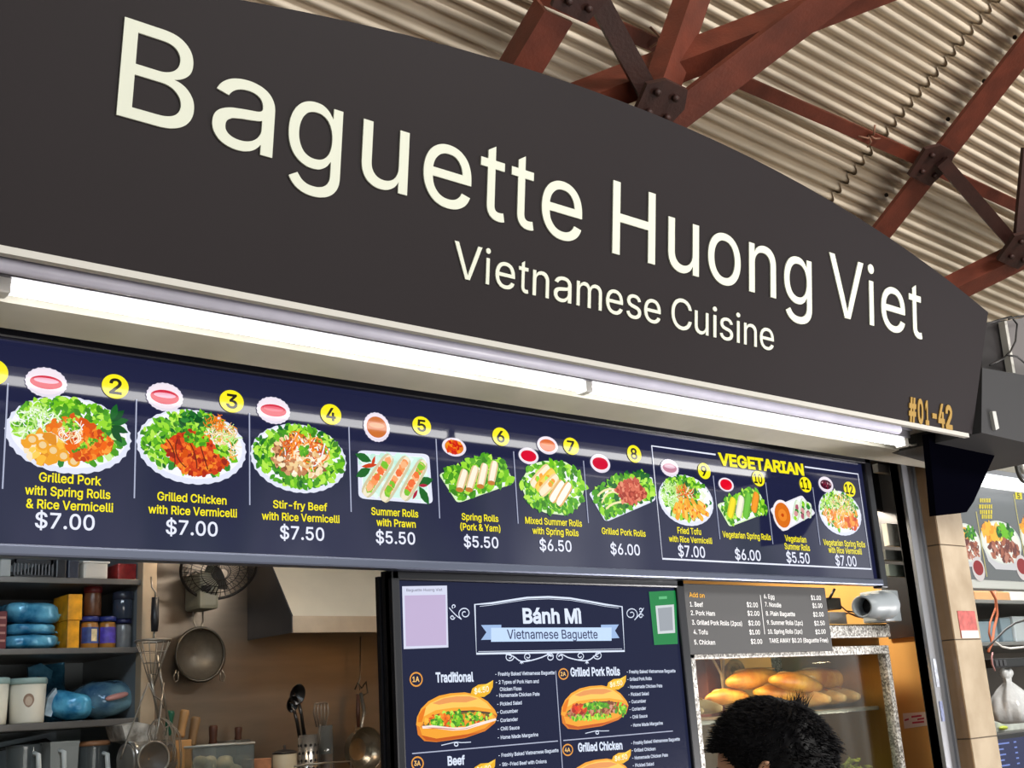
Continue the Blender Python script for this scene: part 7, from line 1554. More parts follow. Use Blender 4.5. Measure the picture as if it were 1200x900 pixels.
# pan hanging on the wall, and tongs
c = at(419, 878, YW - .10); s_ = scale_at(c); r = 25 / s_
PN = thing('hanging_pan', c, 'shiny round steel pan hanging at the right of the kitchen wall', 'pan')
b = B(); b.lathe([(.002, .0), (r * .7, .0), (r * .9, -.012), (r, -.05), (r * 1.03, -.052), (r * .96, -.045), (r * .86, -.006), (.002, .008)], c, 36, (-.1, 1, .05), closed=False); b.build('pan_body', mat('pan_steel', (150, 138, 120), .25, .85), PN)
b = B(); b.tube([c + Vector((0, -.03, r * .95)), at(427, 835, YW - .08), at(423, 812, YW - .06)], [.006, .008, .006], 8); b.build('handle', m_wire, PN)
b = B(); b.tube([at(422.5, 746, YW - .05), at(422, 795, YW - .05), at(420, 802, YW - .05), at(422, 809, YW - .05)], .002, 6)
tag(b.build('hanging_wire', m_wire), 'straight steel wire hanging from the range hood', 'wire')
SP = thing('spatula', at(420, 852, YW - .07), 'spatula with brown wooden handle hanging from the wire', 'spatula')
B().tube([at(419.5, 814, YW - .06), at(419.5, 835, YW - .06), at(420, 852, YW - .06)], [.006, .008, .006], 8).build('handle', m_brownw, SP)
B().prism([at(x, y, YW - .058) for x, y in ((417, 850), (423, 850), (426, 885), (413, 885))], (0, .002, 0)).build('steel_head', m_wire, SP)
b = B(); b.tube([at(416, 808, YW - .05), at(419, 800, YW - .055), at(424, 806, YW - .06), at(429, 799, YW - .055), at(431, 812, YW - .05), at(425, 815, YW - .05), at(418, 814, YW - .05)], .003, 6)
tag(b.build('wire_twist', mat('dark_wire', (84, 80, 72), .3, .8)), 'dark twist of wire where the hanging wire ends', 'wire')
b = B(); b.tube([at(x, y, YK - .14) for x, y in ((345, 898), (380, 894), (411, 892), (412, 930))], .003, 6); b.tube([at(x, y, YK - .14) for x, y in ((345, 898), (345, 940))], .003, 6)
tag(b.build('wire_rack', m_wire), 'thin wire rail in front of the utensil cups', 'rack')
# wall mullion between kitchen and poster
q0 = at(440, 700, YB + .06).x; 
q0 = at(443.5, 700, YB + .035).x
struct('trim_7', B().box((q0, YB + .033, 0), (bx0 + .02, YB + .045, zb)), m_frame, 'dark post behind the left edge of the poster')
# ================================================================ bread case
YC = .07
m_speck = bpy.data.materials.new('speckled_aluminium'); m_speck.use_nodes = True
_t = m_speck.node_tree; _b = _t.nodes['Principled BSDF']; _b.inputs['Metallic'].default_value = .2; _b.inputs['Roughness'].default_value = .4
_tc = _t.nodes.new('ShaderNodeTexCoord'); _v = _t.nodes.new('ShaderNodeTexVoronoi'); _v.inputs['Scale'].default_value = 210
_t.links.new(_tc.outputs['Object'], _v.inputs['Vector']); _r = _t.nodes.new('ShaderNodeValToRGB'); _t.links.new(_v.outputs['Color'], _r.inputs[0])
_r.color_ramp.elements[0].position = .2; _r.color_ramp.elements[0].color = srgb(116, 112, 108); _r.color_ramp.elements[1].position = .8; _r.color_ramp.elements[1].color = srgb(236, 234, 230)
_t.links.new(_r.outputs[0], _b.inputs['Base Color'])
cx0 = at(808, 770, YC).x; cx1 = at(1042, 760, YC).x
cz1 = at(1000, 731, YC).z; cz1b = at(1010, 747, YC).z; cz2 = at(1000, 757, YC).z; cz2b = at(1000, 767, YC).z
czb = 1.10; YCB = .50
CS = thing('bread_case', ((cx0 + cx1) / 2, YC, czb), 'glass fronted bread case in a speckled aluminium frame', 'display case')
pw = .022
def pr(name, a, c, m=None): B().bevbox(a, c, .003).build(name, m or m_speck, CS)
pr('top_rail', (cx0, YC, cz1b), (cx1 + .02, YC + .03, cz1))
pr('top_rail', (cx0, YC, cz2b), (cx1, YC + .03, cz2))
pr('corner_post', (cx0, YC, czb), (cx0 + pw, YC + .03, cz1b)); pr('corner_post', (cx1 - pw, YC, czb), (cx1, YC + .03, cz2b))
pr('corner_post', (cx0, YCB - .03, czb), (cx0 + pw, YCB, cz1b)); pr('corner_post', (cx1 - pw, YCB - .03, czb), (cx1, YCB, cz1b))
m_case = mat('warm_steel_lining', (190, 150, 92), .3, .6, var=.1, vscale=4)
B().box((cx0, YC, cz1 - .006), (cx1, YCB, cz1)).build('top_panel', m_case, CS)
B().box((cx0, YC, czb), (cx1, YCB, czb + .02)).build('bottom_panel', m_case, CS)
B().box((cx0 + .02, YC + .012, czb + .02), (cx1 - .02, YC + .016, cz2b)).build('front_glass', glass('case_glass', (240, 244, 242), .045, .015), CS)
B().box((cx1 - .006, YC + .03, czb), (cx1 - .002, YCB, cz1)).build('side_panel', m_case, CS)
B().box((cx0 + .35, YCB - .006, czb), (cx1, YCB - .002, at(1000, 832, YCB).z)).build('back_panel', m_case, CS)
szR = at(1000, 829, YC + .08).z; szL = at(835, 843, YC + .08).z
xm = at(868, 830, .2).x
m_tray = mat('tray_steel', (150, 140, 126), .3, .7)
for xa, xb, z in ((cx0 + .02, xm, szL), (xm, cx1 - .02, szR)):
    B().bevbox((xa, YC + .05, z - .012), (xb, YCB - .01, z), .003).build('rack_shelf', m_tray, CS)
m_bag = mat('baguette_crust', (216, 122, 22), .4, var=.25, vscale=16, bump=.25, bscale=50, vrgb=(244, 182, 72))
m_bagp = mat('pale_baguette_crust', (222, 170, 100), .5, var=.2, vscale=16, bump=.25, bscale=50, vrgb=(240, 208, 150))
def baguette(p0, p1, r, m, label):
    p0 = Vector(p0); p1 = Vector(p1); d = p1 - p0; L = d.length; ax = d.normalized()
    n = 16; pts = []; R = []
    for i in range(n + 1):
        t = i / n; pts.append(p0 + d * t + Vector((0, 0, .006 * math.sin(PI * t)))); R.append(max(.002, r * (math.sin(PI * min(max(t, .02), .98)) ** .42) * (1 + .03 * math.sin(t * 22))))
    BG = thing('baguette', (p0 + p1) / 2, label, 'baguette', 'baguettes in the bread case')
    b = B(); b.tube(pts, R, 18); b.build('crust', m, BG)
    b = B(); up = Vector((0, 0, 1)); sd = ax.cross(up).normalized(); up = sd.cross(ax)
    for k in range(3):
        t0 = .2 + .24 * k; q = []
        for i in range(8):
            t = t0 + .16 * i / 7; o = (i / 7 - .5) * r * .8
            q.append(p0 + d * t + sd * o + up * math.sqrt(max(0, (r * 1.01) ** 2 - o * o)) * .985)
        b.tube(q, [.001, .003, .004, .0045, .0045, .004, .003, .001], 6)
    b.build('slash', m_bagp if m is m_bag else m_bag, BG)
    return BG
def bpx2(a, c, rpx, Y0_, Y1_, m, label):
    p0 = at(a[0], a[1], Y0_); p1 = at(c[0], c[1], Y1_); return baguette(p0, p1, rpx / scale_at((p0 + p1) / 2), m, label)
for k, (x, y, rp) in enumerate(((972, 817, 11), (990, 818, 11), (1006.5, 817.5, 11.5), (1024, 815, 11))):
    p = at(x, y, YC + .10); r = rp / scale_at(p); p.z = szR + r
    baguette(p, p + Vector((.03, .26, 0)), r, m_bagp, ('first', 'second', 'third', 'fourth')[k] + ' from the left of the four pale baguettes lying end on at the right')
bpx2((925, 793), (1019, 802), 11.5, YC + .18, YC + .22, m_bag, 'orange baguette lying across the pale end-on baguettes')
bpx2((962, 788), (1025, 780), 10.5, YC + .27, YC + .30, m_bag, 'topmost baguette at the right of the pile, tilted up')
bpx2((853, 800), (915, 795), 12.5, YC + .24, YC + .24, m_bag, 'fat orange baguette in the middle, above the black haired head')
bpx2((903, 797), (962, 806), 11, YC + .16, YC + .17, m_bag, 'orange baguette behind the upright tuft of hair')
bpx2((885, 812), (952, 818), 11, YC + .20, YC + .2, m_bag, 'orange baguette lowest in the middle of the pile')
p = at(823, 833, YC + .08); baguette(p, p + Vector((.02, .22, 0)), 8.5 / scale_at(p), m_bagp, 'small pale baguette end on, at the far left of the case')
p = at(846, 830, YC + .09); r = 11 / scale_at(p); p.z = szL + r; baguette(p, p + Vector((-.10, .22, .02)), r, m_bagp, 'pale baguette pointing outwards at the left of the case')
bpx2((828, 820), (877, 817), 9.5, YC + .26, YC + .26, m_bag, 'orange baguette at the left, above the pale outward one')
# other goods in the case
sbox('brown_box', 828, 846, 768, 814, YC + .33, .08, szL, mat('red_brown_box', (122, 60, 40), .5), 'red brown box at the back left of the bread case', 'box', .003)
b = B(); c = at(858, 788, YC + .32); pts = []
for i in range(46):
    t = i / 45; a = t * 5 * PI; r = .034 * (1 - .55 * t); pts.append(c + Vector((r * math.cos(a), .03 * t - .015, r * math.sin(a))))
b.tube(pts, .008, 8); tag(b.build('coiled_rope', mat('tan_rope', (186, 150, 96), .6, var=.2, vscale=40)), 'coil of tan rope at the back of the bread case', 'rope')
b = B(); b.tube([at(833, 768, YC + .3), at(845, 790, YC + .3), at(848, 812, YC + .3)], .004, 6); b.tube([at(848, 768, YC + .31), at(847, 812, YC + .31)], .004, 6)
tag(b.build('cord', mat('pale_cord', (222, 200, 166), .6)), 'pale cord hanging at the left of the bread case', 'cord')
c = at(971, 779, YC + .38); b = B(); b.blob(c, (.026, .02, .026), 16, 12); tag(b.build('dark_knob', m_blackp), 'dark round knob behind the topmost baguettes', 'knob')
# greens at the bottom of the case
rn = random.Random(9); b = B(); zg = at(990, 905, YC + .1).z
for i in range(160):
    c = Vector((rn.uniform(at(966, 895, YC + .1).x, at(1020, 895, YC + .1).x), YC + .10 + rn.uniform(-.03, .12), 0)); e = abs(c.x - at(993, 895, YC + .1).x); c.z = zg - .03 + rn.random() * (.075 - e * .35)
    a = rn.uniform(0, 2 * PI); t = rn.uniform(-.6, .8); L = rn.uniform(.012, .022); d = Vector((math.cos(a) * math.cos(t), math.sin(a) * math.cos(t), math.sin(t))); u = d.orthogonal().normalized() * L * .35; w = d.cross(u).normalized() * .002
    b.add([c - d * L, c + u + w, c + d * L, c - u + w], [(0, 1, 2, 3)], None, False)
o = b.build('chopped_greens', mat('greens', (150, 160, 30), .5, var=.4, vscale=40, vrgb=(206, 196, 60))); tag(o, 'heap of yellow green chopped leaves at the bottom right of the bread case', 'greens', None, 'stuff')
xa, xb = at(962, 905, YC + .06).x, at(1024, 905, YC + .06).x
b = B(); b.bevbox((xa, YC + .05, czb + .02), (xb, YC + .28, zg - .02), .006); tag(b.build('steel_bin', m_tray), 'steel food bin holding the chopped greens', 'bin')

# security camera and bits on top of the case
CCz = at(1030, 712, .05)
CC = thing('security_camera', at(1045, 728, .05), 'grey security camera with dark round lens hood above the bread case', 'camera')
m_cam = mat('camera_grey', (150, 158, 164), .4)
xa, xb, z0, z1 = bpx(1036, 1055, 691, 728, .02)
B().bevbox((xa, .02, z0), (xb, .10, z1), .006).build('housing', m_cam, CC)
a = at(1039, 709, .03); e = at(1010, 711, -.005); ax_ = (e - a)
s_ = scale_at(e)
b = B(); b.lathe([(17 / s_, 0), (17 / s_, ax_.length * .3), (14.5 / s_, ax_.length * .34), (14.5 / s_, ax_.length * .66), (12.8 / s_, ax_.length * .7), (12.8 / s_, ax_.length), (10.5 / s_, ax_.length), (10 / s_, ax_.length * .6)], a, 32, ax_, closed=False); b.build('barrel', m_cam, CC)
b = B(); b.lathe([(.001, ax_.length * .66), (10.4 / s_, ax_.length * .66)], a, 28, ax_, closed=False); b.build('lens', mat('lens_black', (8, 8, 10), .15), CC)
RT_ = thing('router', at(975, 712, .16), 'black network box with a stub aerial above the bread case', 'router')
xa, xb, z0, z1 = bpx(970, 986, 700, 714, .14)
B().bevbox((xa, .14, z0), (xb, .22, z1), .004).build('case', m_blackp, RT_)
B().tube([at(972, 702, .14), at(978, 690, .13)], .004, 8).build('aerial', m_blackp, RT_)
b = B(); b.tube([at(x, y, .13) for x, y in ((974, 718), (984, 722), (994, 718), (1003, 722), (1012, 724))], .003, 6); b.tube([at(x, y, .14) for x, y in ((985, 710), (992, 716), (1000, 717), (1008, 721))], .0025, 6)
tag(b.build('cable', mat('brown_cable', (86, 52, 30), .5)), 'thin brown cables lying beside the security camera', 'cable')
xa, xb, z0, z1 = bpx(972, 992, 717, 727, .12, cz1 + .001)
tag(B().bevbox((xa, .12, z0), (xb, .2, z1), .002).build('adapter_box', mat('grey_adapter', (120, 122, 124), .4)), 'flat grey adapter box under the network box', 'box')
for k, (x, y, w, h, col, lab) in enumerate(((1032, 548, 6, 10, (150, 152, 156), 'pale hook high on the dark side wall'), (1043, 626, 4, 26, (190, 188, 180), 'upright white tag on the dark side wall'), (1041, 650, 6, 12, (70, 72, 70), 'dark clip under the white tag on the side wall'), (1048, 668, 12, 14, (96, 104, 96), 'green grey clamp on the side wall beside the menu board'))):
    Yk = .03 + .0 * k
    xa, xb, z0, z1 = bpx(x - w / 2, x + w / 2, y - h / 2, y + h / 2, Yk)
    sh = 0
    tag(B().bevbox((xa, Yk, z0), (XW - .0125, Yk + .02, z1), .002).build('wall_clip', mat('clip%d' % k, col, .5)), lab, 'clip')
xa, xb, z0, z1 = bpx(1057, 1086, 838, 852, .06)
p = at(1072, 845, .3)
NT = thing('price_card', (XW - .01, .4, at(1072, 845, .3).z), 'small pink and white card stuck on the tan side wall', 'card')
# card lies on the side wall (plane X = XW)
def atX(px, py, X):
    d = ray(px, py); return CAM + d * ((X - CAM.x) / d.x)
q = [atX(x, y, XW - .003) for x, y in ((1058, 836), (1087, 834), (1088, 850), (1060, 854))]
B().prism(q, (-.001, 0, 0)).build('card', mat('card_white', (228, 214, 206), .5), NT)
b = B()
for x, y, w in ((1060, 843, 5), (1068, 839, 12), (1069, 846, 14), (1075, 842, 8)):
    b.poly([atX(x + a_, y + c_, XW - .0052) for a_, c_ in ((0, 0), (w, -1.5), (w, .8), (0, 2.2))][::-1])
b.build('card_print', mat('card_red', (190, 60, 80), .5), NT)

# ================================================================ shutter guide, tiled pillar
YG = -.03
gx0 = at(1061, 560, YG).x; gx1 = at(1066, 640, YG).x; gx2 = at(1087, 669, YG).x
gx0 = XW - .02
GU = thing('shutter_guide', ((gx1 + gx2) / 2, YG, 0), 'grey aluminium shutter guide rail along the tiled pillar', 'guide rail')
B().box((gx0, YG, 0), (gx1, .0, 2.34)).build('rubber_strip', mat('black_rubber', (18, 18, 20), .6), GU)
m_alu = mat('aluminium_rail', (148, 150, 156), .35, .6, var=.06, vscale=5)
xm1 = gx1 + (gx2 - gx1) * .42; xm2 = gx1 + (gx2 - gx1) * .86
B().bevbox((gx1, YG - .012, 0), (xm1, .0, 2.34), .002).build('rail', m_alu, GU)
B().bevbox((xm1, YG - .004, 0), (xm2, .0, 2.34), .002).build('rail', m_alu, GU)
B().bevbox((xm2, YG - .012, 0), (gx2, .0, 2.34), .002).build('rail', m_alu, GU)
xx = (xm1 + gx1) / 2
for y0_, y1_, col in ((772, 805, (190, 196, 210)), (822, 846, (120, 130, 170))):
    z1_ = at(1098, y0_, YG - .012).z; z0_ = at(1098, y1_, YG - .012).z
    B().box((xx - .006, YG - .014, z0_), (xx + .010, YG - .0115, z1_)).build('sticker', mat('rail_sticker%d' % y0_, col, .5, var=.3, vscale=60), GU)
YP = None
best = 9
for i in range(200):
    y_ = -.05 - i * .002
    e = abs(at(1109, 683, y_).x - gx2)
    if e < best: best, YP = e, y_
px1_ = at(1142, 700, YP).x
pil = thing('pillar', (gx2, YP, 0), 'brown and beige tiled pillar at the right end of the stall', 'pillar')
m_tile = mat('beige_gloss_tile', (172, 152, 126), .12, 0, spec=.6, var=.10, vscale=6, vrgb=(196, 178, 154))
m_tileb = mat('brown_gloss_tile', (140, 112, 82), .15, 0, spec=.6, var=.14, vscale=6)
m_grout = mat('grout', (96, 84, 70), .8)
B().box((gx2 + .003, YP + .003, 0), (px1_ - .003, -.002, 2.33)).box((XW + .052, -.002, 0), (px1_ - .003, .25, 2.33)).build('core', m_grout, pil)
dz = abs(at(1122, 868, YP).z - at(1100, 638, YP).z) / 2
z_ref = at(1120, 868, YP).z
k0 = int(z_ref / dz) + 1
for k in range(-k0, 5):
    a = z_ref + k * dz; c_ = a + dz
    a = max(a, 0); c_ = min(c_, 2.33)
    if c_ - a < .02: continue
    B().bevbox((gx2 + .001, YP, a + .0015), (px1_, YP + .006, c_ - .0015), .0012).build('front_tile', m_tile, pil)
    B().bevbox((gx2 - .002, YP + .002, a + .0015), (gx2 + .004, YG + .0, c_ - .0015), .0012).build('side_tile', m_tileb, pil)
q0_, q1_ = at(1121, 712, YP - .001), at(1146, 742, YP - .001)
B().box((q0_.x, YP - .0022, at(1130, 748, YP).z), (min(q1_.x, px1_ - .004), YP - .0002, at(1130, 716, YP).z)).build('pasted_notice', mat('red_notice', (196, 96, 92), .3, var=.25, vscale=50), pil)
B().box((q0_.x + .002, YP - .0032, at(1130, 748, YP).z), (min(q1_.x, px1_ - .004), YP - .0022, at(1130, 739, YP).z)).build('notice_strip', mat('white_strip', (232, 226, 222), .3), pil)

# ================================================================ next stall at the right
YNB = .12
struct('wall_far', B().box((px1_ + .05, 1.1, 0), (8.5, 1.16, 2.6)), mat('far_wall', (112, 104, 98), .6, var=.2, vscale=3), 'dim back wall of the next stall')
struct('trim_8', B().box((px1_ + .05, -.2, 2.50), (8.5, 1.1, 2.54)), mat('far_soffit', (196, 196, 190), .5), 'pale ceiling of the next stall')
NP = Plane((0, YNB, 0)); zn = Zm(1110, 530, 4.7333)
nx0 = px1_ + .06; nx1 = at(1290, 620, YNB).x
nzt = at(1175, 574, YNB).z; nzb = at(1170, 680, YNB).z
NM = thing('neighbour_menu', ((nx0 + nx1) / 2, YNB, nzb), 'grey lit picture menu of rice bowls in the next stall', 'menu board')
B().bevbox((nx0, YNB + .004, nzb - .03), (nx1, YNB + .06, nzt + .03), .004).build('box', mat('pale_menu_box', (186, 190, 186), .4), NM)
B().box((nx0, YNB + .001, nzb), (nx1, YNB + .0035, nzt)).build('face', mat('grey_menu_face', (120, 124, 126), .25, 0, .55), NM)
m_nprint = print_mat('next_menu_print', .8, .2, .3)
def NZ(x, y): return NP.uv(*zn(x, y))
def nbowl(seed, cx, cy, rx, ry):
    P = Pic(NP, .0006, seed); c = NZ(cx, cy); sx = abs(NZ(cx + rx, cy)[0] - c[0]); sy = abs(NZ(cx, cy - ry)[1] - c[1])
    P.add([(c[0] + sx * a, c[1] + sy * e) for a, e in ((-1, 0), (-.8, -.9), (-.5, -1.25), (.5, -1.25), (.8, -.9), (1, 0))], srgb(206, 206, 208))
    P.ell(c, sx, sy, srgb(216, 222, 214), 40); P.ell(c, sx * .92, sy * .92, srgb(236, 236, 226), 40)
    P.scatter((c[0] - sx * .35, c[1] + sy * .45), sx * .5, sy * .4, 26, GLD + ORG[3:4], sx * .34, 'leaf'); P.scatter((c[0] + sx * .3, c[1] + sy * .5), sx * .4, sy * .3, 16, G2 + G1[:2], sx * .3, 'leaf')
    P.scatter((c[0] + sx * .1, c[1] - sy * .35), sx * .75, sy * .5, 46, [srgb(130, 70, 56), srgb(170, 100, 76), srgb(110, 60, 56), srgb(190, 130, 110)], sx * .26, 'leaf')
    P.build('dish_picture', NM, m_nprint)
nbowl(81, 300, 500, 108, 118); nbowl(82, 110, 500, 74, 105); nbowl(83, 520, 480, 108, 118)
for s_, x, y in ((84, 172, 648), (85, 415, 640)):
    P = Pic(NP, .0012, s_); c = NZ(x, y); r = abs(NZ(x + 34, y)[0] - c[0]); P.ell(c, r, r, srgb(214, 206, 204), 26); P.ell((c[0], c[1] + r * .1), r * .8, r * .62, srgb(150, 40, 44), 24); P.build('sauce_bowl_picture', NM, m_nprint)
P = Pic(NP, .0012, 86); rn = random.Random(4)
for row, (x0, x1, y) in enumerate(((180, 240, 268), (176, 245, 302), (180, 250, 332), (190, 246, 358))):
    x = x0
    while x < x1:
        w = rn.uniform(7, 13); P.add([NZ(x + a_, y + c_) for a_, c_ in ((0, -12), (w * .8, -12), (w * .8, 10), (w * .3, 12), (0, 8))], srgb(214, 196, 60)); x += w + 2
P.build('yellow_print', NM, m_nprint)
b = B()
for x0, y0_, x1, y1_ in ((166, 330, 212, 690), (385, 235, 428, 690)):
    u = (NZ(x0, y0_)[0] + NZ(x1, y1_)[0]) / 2; stroke(b, NP, [(u, NZ(x0, y0_)[1]), (u, NZ(x1, y1_)[1])], .005, srgb(200, 190, 110), .0012)
b.build('divider_line', m_nprint, NM)
P = Pic(NP, .0012, 87); P.add([NZ(x, y) for x, y in ((375, 222), (412, 226), (414, 262), (378, 260))], srgb(226, 214, 50)); o = P.build('number_badge', NM, m_nprint)
b = B(); put(b, '5', NP, zn(387, 256), zn(402, 257), 6, .003, .02, col=BLK); b.build('number', m_nprint, o)
# light strip above it
LS = thing('light_strip', (at(1180, 568, .02).x, .02, at(1180, 566, .02).z), 'pale lit strip lamp above the picture menu of the next stall', 'light')
p0 = at(1150, 560, .02); p1 = at(1290, 580, .02)
B().box((p0.x, .0, p0.z - .012), (p1.x + .3, .03, p0.z + .012)).build('lamp', mat('strip_lamp', (240, 246, 250), .4, 0, 1.6), LS)
B().box((p0.x, .0, p0.z + .012), (p1.x + .3, .05, p0.z + .03)).build('housing', m_alu, LS)
# ring-shaped clamp lamp
c = at(1198, 548, -.15); R_ = 13 / scale_at(c)
RL = thing('round_bracket', c, 'round grey metal bracket at the right edge above the picture menu', 'bracket')
b = B(); b.tube([c + Vector((R_ * math.cos(2 * PI * i / 32), 0, R_ * 1.25 * math.sin(2 * PI * i / 32))) for i in range(32)], .008, 8, closed=True); b.build('ring', mat('dark_grey_ring', (84, 84, 82), .35, .5), RL)
b = B(); b.lathe([(R_ * .5, -.012), (R_ * .62, 0), (R_ * .5, .012)], c + Vector((.006, 0, -.0)), 20, (0, 1, 0)); b.build('hub', mat('pale_hub', (176, 176, 170), .35, .4), RL)
b = B(); b.tube([c + Vector((R_ * .2, .0, R_ * .5)), c + Vector((R_ * .5, 0, R_ * 1.2))], .008, 6); b.tube([c + Vector((-R_, 0, 0)), c + Vector((-R_ * .5, 0, 0))], .006, 6); b.build('arm', mat('dark_grey_ring', (84, 84, 82), .35, .5), RL)
# shelves and goods below
YQ = .45
m_fsteel = mat('far_shelf_steel', (138, 138, 136), .35, .6)
NSH = thing('neighbour_shelf', (at(1170, 700, YQ).x, YQ, .5), 'grey steel shelves under the picture menu of the next stall', 'shelf unit')
xs0 = px1_ + .12
zs_ = []
for y in (703, 752, 858):
    z = at(1175, y, YQ).z; zs_.append(z); B().bevbox((xs0, YQ, z - .016), (7.5, 1.08, z), .003).build('shelf_board', m_fsteel, NSH)
for xx_ in (xs0, 5.6, 7.46): B().box((xx_, YQ + .01, 0), (xx_ + .03, YQ + .04, zs_[0] + .1)).build('upright', m_fsteel, NSH)
def nbox(name, x0, x1, yt, zbot, Y, d, m, label, cat):
    xa, xb, z0, z1 = bpx(x0, x1, yt, yt + 5, Y, zbot); z1 = at(x0, yt, Y).z
    return tag(B().bevbox((xa, Y, zbot), (xb, Y + d, z1), .005).build(name, m), label, cat)
nbox('carton', 1142, 1183, 692, zs_[0], YQ + .03, .2, mat('tan_carton', (176, 134, 92), .6), 'flat tan carton on the top shelf of the next stall', 'carton')
nbox('white_carton', 1185, 1226, 692, zs_[0], YQ + .03, .2, mat('pale_carton', (200, 200, 198), .5), 'white carton beside the tan one on the next stall shelf', 'carton')
nbox('clear_food_box', 1146, 1168, 728, zs_[1], YQ + .03, .2, mat('blue_clear_box', (120, 140, 152), .2), 'blue grey clear box behind the orange cables', 'food box')
nbox('clear_food_box', 1172, 1184, 724, zs_[1], YQ + .03, .2, mat('blue_clear_box', (120, 140, 152), .2), 'narrow blue grey box right of the orange cables', 'food box')
nbox('clear_food_box', 1187, 1206, 722, zs_[1], YQ + .03, .2, mat('pale_clear_box', (190, 200, 206), .2), 'pale clear box at the right edge on the next stall shelf', 'food box')
YR = .28
b = B(); b.tube([at(x, y, YR) for x, y in ((1160, 690), (1167, 702), (1169, 720), (1165, 736), (1163, 752), (1158, 764))], .005, 8); b.tube([at(x, y, YR + .02) for x, y in ((1166, 690), (1167, 712), (1160, 730), (1159, 742), (1163, 756))], .004, 8)
tag(b.build('cable', mat('orange_cable', (206, 116, 80), .5)), 'pair of orange cables hanging below the picture menu', 'cable')
b = B(); b.tube([at(x, y, YR - .02) for x, y in ((1204, 726), (1190, 730), (1178, 738), (1166, 750), (1156, 760))], .004, 8)
tag(b.build('cable', mat('black_cable', (16, 14, 14), .5)), 'black cable running down left towards the power strip', 'cable')
b = B(); b.tube([at(x, y, YR) for x, y in ((1166, 752), (1174, 758), (1184, 760), (1204, 758))], .004, 8)
tag(b.build('cable', mat('white_cable', (214, 212, 208), .5)), 'white cable above the power strip', 'cable')
PS = thing('power_strip', at(1182, 788, YR), 'black power strip with pink cords hanging in the next stall', 'power strip')
xa, xb, z0, z1 = bpx(1164, 1193, 772, 783, YR)
B().bevbox((xa, YR, z0), (xb + .06, YR + .04, z1), .004).build('strip', m_blackp, PS)
b = B()
for k in range(3): b.bevbox((xa + .012 + .03 * k, YR - .004, z0 + .006), (xa + .032 + .03 * k, YR + .001, z1 - .006), .002)
b.build('sockets', mat('socket_grey', (70, 70, 74), .5), PS)
b = B()
for k in range(4):
    a = at(1165, 776, YR); r = .02 + .006 * k
    b.tube([a + Vector((-r * math.sin(t * .6), -.004 * k, r * 1.1 * math.cos(t * .6))) for t in range(1, 5)], .0028, 6)
b.build('cord_loops', mat('pink_cord', (206, 150, 150), .5), PS)
# clear plastic bag of goods
c = at(1186, 828, YR + .03)
PB = thing('plastic_bag', at(1186, 850, YR + .03), 'knotted clear white plastic bag hanging under the power strip', 'plastic bag')
s_ = scale_at(c); b = B(); prof = [(.012, .115), (.02, .10), (.018, .09), (.05, .065), (.085, .03), (.098, -.01), (.09, -.045), (.05, -.06)]
n = 36; V = []
for (r, h) in prof:
    for k in range(n):
        a = 2 * PI * k / n; q_ = r * (1 + .10 * math.sin(5 * a + h * 30) + .05 * math.sin(11 * a)); V.append(c + Vector((q_ * math.cos(a) * 1.05, q_ * math.sin(a) * .7, h)))
b.add(V, [(i * n + k, i * n + (k + 1) % n, (i + 1) * n + (k + 1) % n, (i + 1) * n + k) for i in range(len(prof) - 1) for k in range(n)] + [list(range((len(prof) - 1) * n, len(prof) * n))], None, True)
b.build('bag_body', mat('white_film', (214, 216, 218), .2, 0, spec=.7, var=.14, vscale=14, bump=.4, bscale=24), PB)
b = B(); b.tube([c + Vector((0, 0, .10)), c + Vector((-.02, 0, .125)), c + Vector((-.03, 0, .14))], [.012, .018, .004], 8); b.tube([c + Vector((0, 0, .10)), c + Vector((.02, 0, .125)), c + Vector((.035, 0, .138))], [.012, .018, .004], 8); b.build('knot', mat('white_film', (214, 216, 218), .2), PB)
nbox('wrapped_tray', 1160, 1206, 846, zs_[2], YQ - .0, .2, mat('pale_tray', (186, 192, 186), .4, var=.2, vscale=20), 'pale wrapped tray under the plastic bag', 'tray')
q = at(1176, 853, YQ - .01); b = B(); b.blob(q, (.03, .012, .008), 14, 8); tag(b.build('green_packet', mat('lime_packet', (176, 190, 70), .4)), 'small lime green packet on the pale wrapped tray', 'packet')
# order screen
YO = .2
OS = thing('order_screen', at(1190, 900, YO), 'order screen with a blue display at the bottom right edge of the photo', 'screen')
xa = at(1163, 880, YO).x; xb = xa + .5; z1 = at(1163, 862, YO).z; z0 = z1 - .34
B().bevbox((xa, YO, z0), (xb, YO + .04, z1), .006).build('bezel', m_blackp, OS)
B().box((xa + .012, YO - .001, z0 + .02), (xb - .012, YO + .002, z1 - .016)).build('display', mat('blue_display', (26, 34, 78), .2, 0, 1.0), OS)
b = B(); OP = Plane((0, YO - .001, 0))
for k, (w0_, w1_) in enumerate(((.02, .12), (.02, .075), (.02, .085), (.02, .07), (.02, .10))):
    zz_ = z1 - .03 - .018 * k
    for x0_, x1_ in ((w0_, w1_), (.15, .17)): stroke(b, OP, [(xa + x0_, zz_), (xa + x1_, zz_)], .005, srgb(120, 140, 210), .001)
b.build('display_lines', m_nprint, OS)
OSb = B().bevbox((xa + .2, YO + .04, 0), (xa + .26, YO + .07, z0 + .1), .004).bevbox((xa + .1, YO - .04, 0), (xa + .36, YO + .2, .02), .004)
OSb.build('stand', m_blackp, OS)

